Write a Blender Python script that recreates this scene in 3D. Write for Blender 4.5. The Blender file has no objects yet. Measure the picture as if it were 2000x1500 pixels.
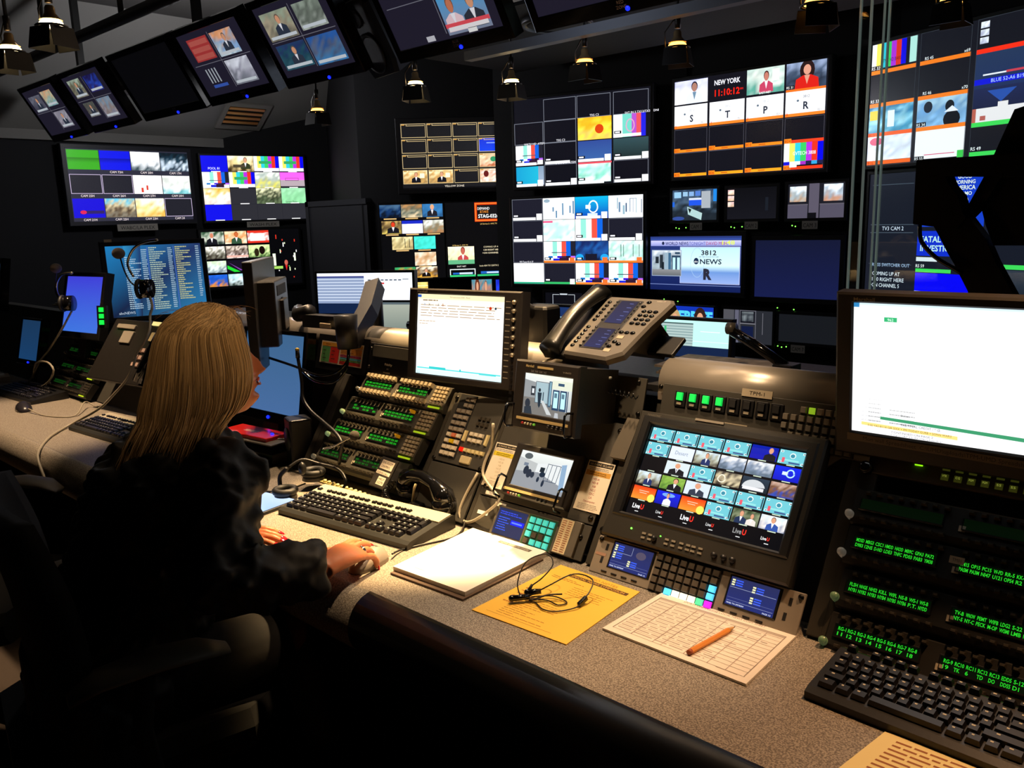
import bpy, math, random
import numpy as np
from mathutils import Matrix, Vector, Euler
random.seed(7)
SC = bpy.context.scene
COL = SC.collection
PI = math.pi
R = math.radians
sin, cos = math.sin, math.cos

# ------------------------------------------------------------------ materials
MT = {}
def lin(c):
    return tuple((v / 12.92 if v <= 0.04045 else ((v + 0.055) / 1.055) ** 2.4) for v in c[:3])
def hx(s):
    s = s.lstrip('#')
    return tuple(int(s[i:i + 2], 16) / 255 for i in (0, 2, 4))
def mat(name, col=(.5, .5, .5), rough=.5, metal=0., emit=None, es=1., bump=0., bscale=60., spot=None, spec=.5, coat=0., alpha=None, trans=0., sheen=0., varn=0., vs=8.):
    """procedural principled material; col is sRGB (0-1) or hex"""
    if name in MT: return MT[name]
    m = bpy.data.materials.new(name); m.use_nodes = True
    nt = m.node_tree; b = nt.nodes['Principled BSDF']
    if isinstance(col, str): col = hx(col)
    c = (*lin(col), 1)
    b.inputs['Base Color'].default_value = c
    b.inputs['Roughness'].default_value = rough
    b.inputs['Metallic'].default_value = metal
    b.inputs['Specular IOR Level'].default_value = spec
    b.inputs['Coat Weight'].default_value = coat
    b.inputs['Coat Roughness'].default_value = .08
    b.inputs['Transmission Weight'].default_value = trans
    if sheen: b.inputs['Sheen Weight'].default_value = sheen
    if emit is not None:
        if isinstance(emit, str): emit = hx(emit)
        b.inputs['Emission Color'].default_value = (*lin(emit), 1)
        b.inputs['Emission Strength'].default_value = es
    tc = nt.nodes.new('ShaderNodeTexCoord')
    nz = nt.nodes.new('ShaderNodeTexNoise'); nz.inputs['Scale'].default_value = bscale; nz.inputs['Detail'].default_value = 4
    nt.links.new(tc.outputs['Object'], nz.inputs['Vector'])
    # slight roughness variation so nothing is perfectly uniform
    mr = nt.nodes.new('ShaderNodeMapRange')
    mr.inputs['To Min'].default_value = max(0.02, rough - .06); mr.inputs['To Max'].default_value = min(1, rough + .06)
    nt.links.new(nz.outputs['Fac'], mr.inputs['Value']); nt.links.new(mr.outputs['Result'], b.inputs['Roughness'])
    if bump:
        bp = nt.nodes.new('ShaderNodeBump'); bp.inputs['Strength'].default_value = bump; bp.inputs['Distance'].default_value = .002
        nt.links.new(nz.outputs['Fac'], bp.inputs['Height']); nt.links.new(bp.outputs['Normal'], b.inputs['Normal'])
    if spot or varn:
        n2 = nt.nodes.new('ShaderNodeTexNoise'); n2.inputs['Scale'].default_value = vs if varn else bscale * 6; n2.inputs['Detail'].default_value = 2
        nt.links.new(tc.outputs['Object'], n2.inputs['Vector'])
        cr = nt.nodes.new('ShaderNodeValToRGB')
        c2 = (*lin(hx(spot) if isinstance(spot, str) else spot), 1) if spot else tuple(v * (1 - varn) for v in c[:3]) + (1,)
        cr.color_ramp.elements[0].position = .40; cr.color_ramp.elements[0].color = c2
        cr.color_ramp.elements[1].position = .60; cr.color_ramp.elements[1].color = c
        nt.links.new(n2.outputs['Fac'], cr.inputs['Fac']); nt.links.new(cr.outputs['Color'], b.inputs['Base Color'])
    MT[name] = m
    return m

def emis_attr(name, strength=1., rough=.25, spec=.5):
    m = bpy.data.materials.new(name); m.use_nodes = True
    nt = m.node_tree; b = nt.nodes['Principled BSDF']
    a = nt.nodes.new('ShaderNodeAttribute'); a.attribute_name = 'Col'
    b.inputs['Base Color'].default_value = (.006, .006, .008, 1)
    b.inputs['Roughness'].default_value = rough
    b.inputs['Specular IOR Level'].default_value = spec
    b.inputs['Emission Strength'].default_value = strength
    nt.links.new(a.outputs['Color'], b.inputs['Emission Color'])
    MT[name] = m
    return m
def print_attr(name, rough=.6):
    """ink on paper / printed labels: base colour from the mesh's colour attribute"""
    m = bpy.data.materials.new(name); m.use_nodes = True
    nt = m.node_tree; b = nt.nodes['Principled BSDF']
    a = nt.nodes.new('ShaderNodeAttribute'); a.attribute_name = 'Col'
    b.inputs['Roughness'].default_value = rough
    nt.links.new(a.outputs['Color'], b.inputs['Base Color'])
    MT[name] = m
    return m

# ------------------------------------------------------------------ mesh builder
class MB:
    def __init__(s): s.v = []; s.f = []; s.m = []; s.sm = []; s.M = Matrix()
    def _add(s, vs, fs, mi=0, smooth=False, M=None):
        o = len(s.v); T = s.M @ M if M is not None else s.M
        s.v += [tuple(T @ Vector(v)) for v in vs]
        s.f += [tuple(i + o for i in f) for f in fs]
        s.m += [mi] * len(fs); s.sm += [smooth] * len(fs)
        return s
    def box(s, x0, x1, y0, y1, z0, z1, mi=0, M=None, ch=0., tp=0.):
        """axis box, optional chamfer ch on all top/vertical edges, tp shrinks the +z face"""
        if ch <= 0 and tp <= 0:
            v = [(x0, y0, z0), (x1, y0, z0), (x1, y1, z0), (x0, y1, z0), (x0, y0, z1), (x1, y0, z1), (x1, y1, z1), (x0, y1, z1)]
            f = [(0, 3, 2, 1), (4, 5, 6, 7), (0, 1, 5, 4), (1, 2, 6, 5), (2, 3, 7, 6), (3, 0, 4, 7)]
            return s._add(v, f, mi, False, M)
        if tp > 0 and ch <= 0:
            v = [(x0, y0, z0), (x1, y0, z0), (x1, y1, z0), (x0, y1, z0), (x0 + tp, y0 + tp, z1), (x1 - tp, y0 + tp, z1), (x1 - tp, y1 - tp, z1), (x0 + tp, y1 - tp, z1)]
            f = [(0, 3, 2, 1), (4, 5, 6, 7), (0, 1, 5, 4), (1, 2, 6, 5), (2, 3, 7, 6), (3, 0, 4, 7)]
            return s._add(v, f, mi, False, M)
        def ring(z, e, c):
            a, b, cc, d = x0 + e, x1 - e, y0 + e, y1 - e
            return [(a + c, cc, z), (b - c, cc, z), (b, cc + c, z), (b, d - c, z), (b - c, d, z), (a + c, d, z), (a, d - c, z), (a, cc + c, z)]
        rr = [ring(z0, ch * .0, ch), ring(z1 - ch, 0, ch), ring(z1 - ch * .3, ch * .3, ch), ring(z1, ch + tp, ch * .6)]
        v = sum(rr, []); f = [tuple(reversed(range(8)))]
        for k in range(3):
            for i in range(8):
                j = (i + 1) % 8
                f.append((k * 8 + i, k * 8 + j, k * 8 + 8 + j, k * 8 + 8 + i))
        f.append(tuple(range(24, 32)))
        return s._add(v, f, mi, False, M)
    def rings(s, rs, mi=0, smooth=True, closed=True, cap=True, M=None, loop=False):
        n = len(rs[0]); v = sum([list(r) for r in rs], []); f = []
        K = len(rs)
        for k in range(K if loop else K - 1):
            k2 = (k + 1) % K
            for i in range(n if closed else n - 1):
                j = (i + 1) % n
                f.append((k * n + i, k * n + j, k2 * n + j, k2 * n + i))
        if cap and not loop:
            f.append(tuple(reversed(range(n)))); f.append(tuple(range((K - 1) * n, K * n)))
        return s._add(v, f, mi, smooth, M)
    def cyl(s, p0, p1, r0, r1=None, n=16, mi=0, smooth=True, cap=True, M=None):
        r1 = r0 if r1 is None else r1
        p0, p1 = Vector(p0), Vector(p1); d = (p1 - p0).normalized()
        a = d.orthogonal().normalized(); b = d.cross(a)
        R_ = [[tuple(p + (a * cos(t) + b * sin(t)) * r) for t in [2 * PI * i / n for i in range(n)]] for p, r in ((p0, r0), (p1, r1))]
        return s.rings(R_, mi, smooth, cap=cap, M=M)
    def lathe(s, prof, n=24, mi=0, M=None, cap=False):
        """prof: [(r,z)...] about local z"""
        rs = [[(r * cos(2 * PI * i / n), r * sin(2 * PI * i / n), z) for i in range(n)] for r, z in prof]
        return s.rings(rs, mi, True, cap=cap, M=M)
    def tube(s, pts, r, n=8, mi=0, M=None, cap=True, closed=False):
        """swept tube; r a number or a list"""
        P = [Vector(p) for p in pts]; K = len(P)
        rr = r if isinstance(r, (list, tuple)) else [r] * K
        rs = []; a = None
        for i, p in enumerate(P):
            if closed: d = (P[(i + 1) % K] - P[i - 1])
            else: d = P[min(i + 1, K - 1)] - P[max(i - 1, 0)]
            if d.length < 1e-9: d = Vector((0, 0, 1))
            d.normalize()
            if a is None: a = d.orthogonal().normalized()
            else:
                a = a - d * a.dot(d)
                a = a.normalized() if a.length > 1e-6 else d.orthogonal().normalized()
            b = d.cross(a)
            rs.append([tuple(p + (a * cos(2 * PI * k / n) + b * sin(2 * PI * k / n)) * rr[i]) for k in range(n)])
        return s.rings(rs, mi, True, cap=cap and not closed, M=M, loop=closed)
    def sph(s, c, r, n=16, m=10, mi=0, M=None, sc=(1, 1, 1)):
        rs = []
        for k in range(m + 1):
            t = PI * k / m; q = max(sin(t), 1e-3)
            rs.append([(c[0] + r * sc[0] * q * cos(2 * PI * i / n), c[1] + r * sc[1] * q * sin(2 * PI * i / n), c[2] - r * sc[2] * cos(t)) for i in range(n)])
        return s.rings(rs, mi, True, M=M)
    def prism(s, poly, h0, h1, mi=0, M=None, smooth=False):
        """poly in xy extruded h0..h1 in z"""
        n = len(poly)
        return s.rings([[(x, y, h0) for x, y in poly], [(x, y, h1) for x, y in poly]], mi, smooth, M=M)
    def prismx(s, poly, x0, x1, mi=0, smooth=False):
        """poly in (y,z) extruded along x"""
        return s.rings([[(x0, y, z) for y, z in poly], [(x1, y, z) for y, z in poly]], mi, smooth)
    def frame(s, x0, x1, y0, y1, ix0, ix1, iy0, iy1, z0, z1, mi=0, bv=0.):
        """picture frame: outer rect, inner opening; front face at z1 with inner bevel bv"""
        o = [(x0, y0), (x1, y0), (x1, y1), (x0, y1)]; i_ = [(ix0, iy0), (ix1, iy0), (ix1, iy1), (ix0, iy1)]
        c = min(.004, (x1 - x0) * .02)
        o2 = [(x0 + c, y0 + c), (x1 - c, y0 + c), (x1 - c, y1 - c), (x0 + c, y1 - c)]
        i2 = [(ix0 - bv, iy0 - bv), (ix1 + bv, iy0 - bv), (ix1 + bv, iy1 + bv), (ix0 - bv, iy1 + bv)]
        L = [[(x, y, z0) for x, y in o], [(x, y, z1 - c) for x, y in o], [(x, y, z1) for x, y in o2], [(x, y, z1) for x, y in i2], [(x, y, z1 - max(bv, .002)) for x, y in i_], [(x, y, z0) for x, y in i_]]
        return s.rings(L, mi, False, cap=False, loop=True)
    def build(s, name, mats, parent=None, smooth=None, loc=None, rot=None):
        me = bpy.data.meshes.new(name)
        me.from_pydata(s.v, [], s.f)
        if not isinstance(mats, (list, tuple)): mats = [mats]
        for m_ in mats: me.materials.append(m_)
        me.polygons.foreach_set('material_index', s.m)
        me.polygons.foreach_set('use_smooth', [bool(x) if smooth is None else smooth for x in s.sm])
        me.validate(); me.update()
        o = bpy.data.objects.new(name, me); COL.objects.link(o)
        if parent is not None: o.parent = parent
        if loc is not None: o.location = loc
        if rot is not None: o.rotation_euler = rot
        return o
def TR(loc=(0, 0, 0), rot=(0, 0, 0)):
    return Matrix.Translation(loc) @ Euler(rot).to_matrix().to_4x4()

# ------------------------------------------------------------------ object bookkeeping
def tag(o, label, cat, group=None):
    o['label'] = label; o['category'] = cat
    if group: o['group'] = group
    return o
def thing(name, label, cat, loc=(0, 0, 0), rot=(0, 0, 0), group=None):
    o = bpy.data.objects.new(name, None); COL.objects.link(o)
    o.empty_display_size = .05; o.location = loc; o.rotation_euler = rot
    return tag(o, label, cat, group)
def struct(o): o['kind'] = 'structure'; return o
def dup(root, loc, rot=None, label=None, group=None):
    r = root.copy(); COL.objects.link(r); r.location = loc
    if rot is not None: r.rotation_euler = rot
    if label: r['label'] = label
    if group: r['group'] = group
    for ch in list(root.children):
        c = ch.copy(); COL.objects.link(c); c.parent = r
        for g in ch.children:
            d = g.copy(); COL.objects.link(d); d.parent = c
    return r

# ------------------------------------------------------------------ 2-D drawing into coloured quads (screens, printed paper)
_txt = {}
def text_geo(t, bold=0.):
    key = (t, bold)
    if key in _txt: return _txt[key]
    cu = bpy.data.curves.new('t', 'FONT'); cu.body = t; cu.resolution_u = 2; cu.offset = bold
    ob = bpy.data.objects.new('t', cu)
    me = bpy.data.meshes.new_from_object(ob)
    vs = [(v.co.x, v.co.y) for v in me.vertices]; fs = [tuple(p.vertices) for p in me.polygons]
    bpy.data.objects.remove(ob); bpy.data.curves.remove(cu); bpy.data.meshes.remove(me)
    if vs:
        xs = [v[0] for v in vs]; ys = [v[1] for v in vs]
        bb = (min(xs), max(xs), min(ys), max(ys))
    else: bb = (0, 1, 0, 1)
    _txt[key] = (vs, fs, bb)
    return _txt[key]
class Scr:
    """canvas w x h units (y down) mapped on W x H metres, lower-left at the local origin"""
    def __init__(s, w, h, W, H, bg=(0.03, 0.03, 0.035), dz=.0003):
        s.w, s.h, s.W, s.H, s.dz = w, h, W, H, dz
        s.v = []; s.f = []; s.c = []; s.bb = []
        if bg is not None: s.rect(0, 0, w, h, bg, 0)
    def _p(s, x, y, l): return (x / s.w * s.W, s.H - y / s.h * s.H, l * s.dz)
    def _lay(s, xs, ys, l):
        """painter's order: lift a shape above every earlier shape it overlaps"""
        x0, x1, y0, y1 = min(xs), max(xs), min(ys), max(ys); e = 1e-3
        z = 0
        for (a, b, c, d, zz) in s.bb:
            if zz >= z and a < x1 - e and b > x0 + e and c < y1 - e and d > y0 + e: z = zz + 1
        s.bb.append((x0, x1, y0, y1, z)); return z
    def poly(s, pts, col, l=1):
        if isinstance(col, str): col = hx(col)
        l = s._lay([p[0] for p in pts], [p[1] for p in pts], l)
        o = len(s.v); n = len(pts)
        cols = col if isinstance(col, list) else [col] * n
        a = sum(pts[i][0] * pts[(i + 1) % n][1] - pts[(i + 1) % n][0] * pts[i][1] for i in range(n))
        idx = list(range(n)) if a < 0 else list(reversed(range(n)))
        for i in range(n):
            s.v.append(s._p(*pts[i], l)); s.c.append((*lin(cols[i]), 1))
        s.f.append(tuple(o + i for i in idx))
    def rect(s, x, y, w, h, col, l=1): s.poly([(x, y), (x + w, y), (x + w, y + h), (x, y + h)], col, l)
    def grad(s, x, y, w, h, c0, c1, l=1, hor=False):
        c0 = hx(c0) if isinstance(c0, str) else c0; c1 = hx(c1) if isinstance(c1, str) else c1
        s.poly([(x, y), (x + w, y), (x + w, y + h), (x, y + h)], [c0, c1, c1, c0] if hor else [c0, c0, c1, c1], l)
    def box(s, x, y, w, h, t, col, l=2):
        s.rect(x, y, w, t, col, l); s.rect(x, y + h - t, w, t, col, l); s.rect(x, y, t, h, col, l); s.rect(x + w - t, y, t, h, col, l)
    def ell(s, cx, cy, rx, ry, col, l=2, n=14, a0=0, a1=2 * PI):
        s.poly([(cx + rx * cos(a0 + (a1 - a0) * i / n), cy + ry * sin(a0 + (a1 - a0) * i / n)) for i in range(n)], col, l)
    def ringe(s, cx, cy, rx, ry, t, col, l=2, n=18):
        for i in range(n):
            a, b = 2 * PI * i / n, 2 * PI * (i + 1) / n
            s.poly([(cx + rx * cos(a), cy + ry * sin(a)), (cx + rx * cos(b), cy + ry * sin(b)), (cx + (rx - t) * cos(b), cy + (ry - t) * sin(b)), (cx + (rx - t) * cos(a), cy + (ry - t) * sin(a))], col, l)
    def text(s, x, y, h, t, col, l=3, w=None, al='l', bold=0., capf=1.0):
        """x,y = lower-left of the text in canvas units, h = cap height"""
        if isinstance(col, str): col = hx(col)
        vs, fs, bb = text_geo(t, bold)
        if not fs: return
        k = h / .73
        tw = (bb[1] - bb[0]) * k; kx = k * ((w / tw) if w else 1.)
        tw = (bb[1] - bb[0]) * kx
        ox = x - (tw / 2 if al == 'c' else tw if al == 'r' else 0)
        l = s._lay([ox, ox + tw], [y - h, y], l)
        o = len(s.v); c = (*lin(col), 1)
        for vx, vy in vs:
            s.v.append(s._p(ox + (vx - bb[0]) * kx, y - vy * k, l)); s.c.append(c)
        for f in fs: s.f.append(tuple(o + i for i in f))
    def lines(s, x, y, w, h, n, col, seed=0, l=2, fill=.45, lo=.4):
        """n rows of tiny illegible type"""
        r = random.Random(seed); st = h / n
        for i in range(n):
            xx = x; end = x + w * (lo + (1 - lo) * r.random())
            while xx < end:
                ww = min(w * (.05 + .12 * r.random()), end - xx)
                s.rect(xx, y + i * st + st * (1 - fill) / 2, ww, st * fill, col, l); xx += ww + w * .02
    def bars(s, x, y, w, h, cols, l=1, gap=0):
        n = len(cols)
        for i, c in enumerate(cols): s.rect(x + w * i / n, y, w / n + .0, h, c, l)
    def ph(s, x, y, w, h, pal, seed=0, nx=9, ny=6, l=1):
        """soft blotchy picture: smooth grid of colours picked from a top-to-bottom palette"""
        r = random.Random(seed); pal = [hx(p) if isinstance(p, str) else p for p in pal]
        g = []
        for j in range(ny + 1):
            row = []
            for i in range(nx + 1):
                t = j / ny * (len(pal) - 1) + r.uniform(-.7, .7); t = max(0, min(len(pal) - 1, t))
                a = pal[int(t)]; b = pal[min(int(t) + 1, len(pal) - 1)]; f = t - int(t); k = r.uniform(.93, 1.1)
                row.append(tuple(min(1.3, (a[q] * (1 - f) + b[q] * f) * k) for q in range(3)))
            g.append(row)
        for j in range(ny):
            for i in range(nx):
                s.poly([(x + w * i / nx, y + h * j / ny), (x + w * (i + 1) / nx, y + h * j / ny), (x + w * (i + 1) / nx, y + h * (j + 1) / ny), (x + w * i / nx, y + h * (j + 1) / ny)],
                       [g[j][i], g[j][i + 1], g[j + 1][i + 1], g[j + 1][i]], l)
    def man(s, cx, y, w, h, skin='#d79a78', hair='#6a5a50', coat='#15151c', shirt='#e8e8f0', tie=None, l=2, long=False):
        """head-and-shoulders figure standing on the line y+h"""
        hw = w * .17; hh = h * .22
        if long: s.ell(cx, y + hh * 1.25, hw * 1.75, hh * 1.9, hair, l)
        s.poly([(cx - w * .48, y + h), (cx - w * .44, y + h * .62), (cx - w * .15, y + h * .47), (cx + w * .15, y + h * .47), (cx + w * .44, y + h * .62), (cx + w * .48, y + h)], coat, l + .3)
        if shirt: s.poly([(cx - w * .11, y + h * .47), (cx + w * .11, y + h * .47), (cx, y + h * .85)], shirt, l + .6)
        if tie: s.poly([(cx - w * .03, y + h * .52), (cx + w * .03, y + h * .52), (cx, y + h * .82)], tie, l + .8)
        if not long: s.ell(cx, y + hh * .95, hw * 1.08, hh * 1.05, hair, l + .6)
        s.ell(cx, y + hh * 1.15, hw * .88, hh * .95, skin, l + .9)
    def build(s, name, m, parent, loc=(0, 0, 0), rot=(0, 0, 0)):
        me = bpy.data.meshes.new(name); me.from_pydata(s.v, [], s.f)
        a = me.color_attributes.new('Col', 'FLOAT_COLOR', 'POINT')
        a.data.foreach_set('color', np.array(s.c, dtype=np.float32).ravel())
        me.materials.append(m); me.update()
        o = bpy.data.objects.new(name, me); COL.objects.link(o)
        if parent is not None: o.parent = parent
        o.location = loc; o.rotation_euler = rot
        return o

GLOW = emis_attr('display_glow', 1.3)
GLOWHI = emis_attr('display_glow_bright', 2.4)
GLOWLO = emis_attr('display_glow_dim', .7, .7, .15)
INK = print_attr('printed_sheet')

BLACK = mat('black_plastic', '#121214', .42, bump=.05, bscale=300)
GLOSS = mat('gloss_black_plastic', '#0b0b0d', .12, coat=.3)
MATTE = mat('matte_black', '#0c0c0d', .7)
METALK = mat('black_powder_metal', '#24231f', .5, bump=.08, bscale=400)
PANELK = mat('charcoal_panel', '#423f38', .5, bump=.06, bscale=350)
GREYM = mat('grey_anodised', '#6f6a60', .38, .3, bump=.03, bscale=200)
ALU = mat('brushed_aluminium', '#8d8578', .32, .75, bump=.04, bscale=90)
STEEL = mat('bright_steel', '#b8b2a8', .22, .95)
LABEL = mat('label_tape', '#b7ab93', .6)
WHITEP = mat('white_paper', '#f1ede2', .7)
BLUELED = mat('blue_led', '#0010ff', .3, emit='#1020ff', es=3)
GREENLED = mat('green_led', '#30ff40', .3, emit='#80ff50', es=2.2)
WHITELED = mat('white_led', '#ffffff', .3, emit='#e8f4d8', es=1.2)
RUB = mat('rubber_black', '#101010', .55)
CABLEG = mat('beige_cable', '#a39a86', .5)
CABLEK = mat('black_cable', '#0d0d0d', .35)
# ------------------------------------------------------------------ room shell
CARPET = mat('carpet', '#5b4d40', .95, bump=.6, bscale=500, spot='#43382e')
WALLK = mat('black_wall_paint', '#131316', .8, bump=.05, bscale=120)
WALLG = mat('dark_grey_wall', '#242427', .85, bump=.08, bscale=200)
CEIL = mat('ceiling_paint', '#4a4744', .9, bump=.05, bscale=80)
SOFF = mat('soffit_paint', '#96938e', .85, bump=.04, bscale=80)
def slab(name, x0, x1, y0, y1, z0, z1, m): return struct(MB().box(x0, x1, y0, y1, z0, z1).build(name, m))
slab('floor', -8, 2.5, -2, 7, -.1, 0, CARPET)
slab('ceiling', -8, 2.5, -2, 7, 3.0, 3.1, CEIL)
slab('wall_left', -7.4, -7.26, -2, 5.2, 0, 3.0, WALLG)
def vwall(name, A, B, m=WALLK, th=.1, z1=3.0):
    A = Vector(A); B = Vector(B); d = B - A; n = Vector((-d.y, d.x)).normalized() * th
    return struct(MB().prism([(A.x, A.y), (B.x, B.y), (B.x + n.x, B.y + n.y), (A.x + n.x, A.y + n.y)], 0, z1).build(name, m))
vwall('wall_front', (-7.35, 3.55), (-6.85, 5.0))
vwall('wall_front.001', (-6.9, 4.9), (-5.05, 3.9))
vwall('wall_front.002', (-5.05, 3.85), (-4.1, 4.83))
vwall('wall_front.003', (-4.2, 4.4), (-2.85, 4.72))
vwall('wall_front.004', (-2.95, 4.74), (-1.6, 4.74))
vwall('wall_front.005', (-1.7, 4.78), (.9, 3.76))
vwall('wall_right', (.9, 3.8), (.9, -2))
vwall('wall_rear', (2.4, -1.9), (-8, -1.9), WALLG)
# sloping soffit above the left wall
o = struct(MB().rings([[(-7.3, y, 2.25), (-7.3, y, 2.19), (-6.2, y, 3.0), (-6.25, y, 3.04)] for y in (-2, 5.0)], 0, False).build('trim_soffit', SOFF))
o = struct(MB().box(-7.28, -7.2, -2, 4.9, 2.18, 2.255).build('trim_1', SOFF))
o = struct(MB().box(-5.75, -5.0, 3.86, 3.89, 0, 1.62).box(-5.78, -5.74, 3.85, 3.90, 0, 1.65).box(-5.78, -5.0, 3.85, 3.90, 1.61, 1.65).build('trim_2', mat('grey_trim', '#2c2c30', .6)))
# air vent in the soffit
v = thing('air_vent', 'square metal air vent with louvres coloured orange as if lit set in the sloping soffit', 'vent')
nrm = Matrix.Rotation(0, 4, 'X')
v.matrix_world = Matrix(((0, -.80, .6, -6.86), (1, 0, 0, 4.12), (0, -.6, -.8, 2.52), (0, 0, 0, 1)))
v.matrix_world = Matrix(((0, -.805, .593, -6.93), (1, 0, 0, 4.05), (0, -.593, -.805, 2.435), (0, 0, 0, 1)))
MB().frame(-.22, .22, -.16, .16, -.18, .18, -.12, .12, 0, .02).build('frame', mat('vent_metal', '#8c8780', .5), v)
mb = MB()
for k in range(4): mb.box(-.17, .17, -.1 + k * .055, -.075 + k * .055, .004, .012, M=None)
mb.build('louvre', mat('vent_orange_light', '#d8904c', .35, .3), v)  # orange light on the louvres is put into their colour
MB().box(-.18, .18, -.12, .12, 0, .003).build('grille_back', MATTE, v)

# ------------------------------------------------------------------ wall displays
WH = '#ffffff'; BK = '#08080b'
BARC = ['#e8f0ec', '#f0e060', '#30c8d8', '#38c860', '#b030d8', '#e03020', '#0808e0']
def ybars(s, x, y, w, h, full=True):
    if full:
        s.bars(x, y, w, h * .68, ['#ffffff', '#ffffff', '#90e0d0', '#ffffff', '#f05040', '#1060d8', '#20202c'])
        s.bars(x, y + h * .68, w, h * .1, ['#ffffff', '#1070c0', '#ffffff', '#3010d0', '#402840', '#201830', '#b060ff'])
        s.rect(x, y + h * .78, w, h * .22, '#fff8f8', 1); s.rect(x + w * .3, y + h * .8, w * .25, h * .14, '#1020d0', 2); s.rect(x + w * .5, y + h * .76, w * .3, h * .2, '#301830', 2)
        s.rect(x + w * .25, y + h * .5, w * .5, h * .04, '#405060', 2)
    else: s.bars(x, y, w, h, ['#ffffff', '#90e0d0', '#ffffff', '#f05040', '#1060d8', '#20202c'])
def wall_mon(label, A, B, z0, z1, draw, cu=(160, 90), bez=.02, glow=None, group='monitor wall', plate=None, m=None, th=.05, name='wall_monitor', leds=()):
    A = Vector((A[0], A[1], z0)); B = Vector((B[0], B[1], z0)); W = (B - A).length; H = z1 - z0
    yaw = math.atan2(B.y - A.y, B.x - A.x)
    t = thing(name, label, 'monitor', tuple(A), (PI / 2, 0, yaw), group)
    mb = MB().frame(-bez, W + bez, -bez, H + bez, 0, W, 0, H, -th, .006, bv=.002); mb.box(-bez, W + bez, -bez, H + bez, -th - .002, -th + .01)
    mb.build('frame', m or BLACK, t)
    s = Scr(cu[0], cu[1], W, H, BK); draw(s)
    s.build('screen', glow or GLOW, t, (0, 0, .0005))
    if plate:
        tx, px_, pw, ph_ = plate
        p = Scr(100, 24, pw, ph_, hx('#c0baae')); p.text(50, 19, 13, tx, '#15130f', 1, w=84, al='c')
        p.build('label_plate', INK, t, (px_ * W, -bez - ph_ * .9, .008))
    for q in leds:
        MB().sph((q[0] * W, q[1], .007), .004, 8, 6).build('indicator_led', GREENLED if len(q) < 3 else q[2], t)
    return t
def abar(s, x, y, w, h, c='#ff9020', t='', tc='#802000'):
    s.rect(x, y, w, h, c, 2)
    if t: s.text(x + w * .02, y + h * .9, h * .8, t, tc, 3)

# --- far left wall
def d_wabc(s):
    s.rect(0, 0, 160, 90, '#2a2a38'); cw, ch = 39, 24
    g = [['#38a020', '#1018d8', 'sky', 'stu'], ['k', 'k', 'bb', 'pool'], ['blu', 'city', 'des', 'k']]
    n = [['', 'CAM 73H', 'CAM 20H', 'CAM 17H'], ['CAM 25H', 'CAM 26H', 'CAM 27H', 'CAM 20H'], ['CAM 21H', 'CAM 22H', 'CAM 23H', 'CAM 24']]
    for j in range(3):
        for i in range(4):
            x, y = 1 + i * 40, 1.5 + j * 30; k = g[j][i]
            if k[0] == '#':
                s.rect(x, y, cw, ch, k); s.grad(x, y + ch * .4, cw, ch * .25, tuple(c * .7 for c in hx(k)), hx(k), 1.5)
            elif k == 'k': s.rect(x, y, cw, ch, '#202028'); s.box(x, y, cw, ch, .6, '#c8b8d8')
            elif k == 'sky': s.ph(x, y, cw, ch, ['#ffffff', '#f8f8ff', '#e8ecf0', '#384850'], 3)
            elif k == 'stu': s.ph(x, y, cw, ch, ['#101820', '#183040', '#e0f0ff', '#102030'], 9, 12, 8)
            elif k == 'bb': s.ph(x, y, cw, ch, ['#ffffff', '#fff4f0', '#ffffff'], 4); s.rect(x + 10, y + 16, 3, 6, '#d04030', 2); s.rect(x + 17, y + 13, 2.5, 6, '#d04030', 2)
            elif k == 'pool': s.ph(x, y, cw, ch, ['#ffffff', '#d0d8d0', '#ffffff', '#60b0b8'], 5)
            elif k == 'blu': s.rect(x, y, cw, ch, '#1408c8'); s.rect(x + 8, y + 15, 30, 4, '#2a1c60', 2); s.ell(x + 12, y + 17, 4, 2.4, '#d02050', 3)
            elif k == 'city': s.ph(x, y, cw, ch, ['#60b8d8', '#d8c8a0', '#504030', '#807868'], 6, 12, 8)
            elif k == 'des': s.ph(x, y, cw, ch, ['#fffff0', '#f8e0a0', '#e8b050'], 7)
            s.text(x + cw / 2, y + ch + 4, 3, n[j][i], '#f0e0e0', 3, al='c') if n[j][i] else None
wall_mon('large lit multiview monitor on the left wall with a green cell and CAM captions', (-7.15, 2.6), (-7.15, 3.6), 1.55, 2.12, d_wabc, plate=('WABC/LA PLEX', .33, .34, .055), m=mat('grey_bezel', '#3a3a42', .4), bez=.035)
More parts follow.
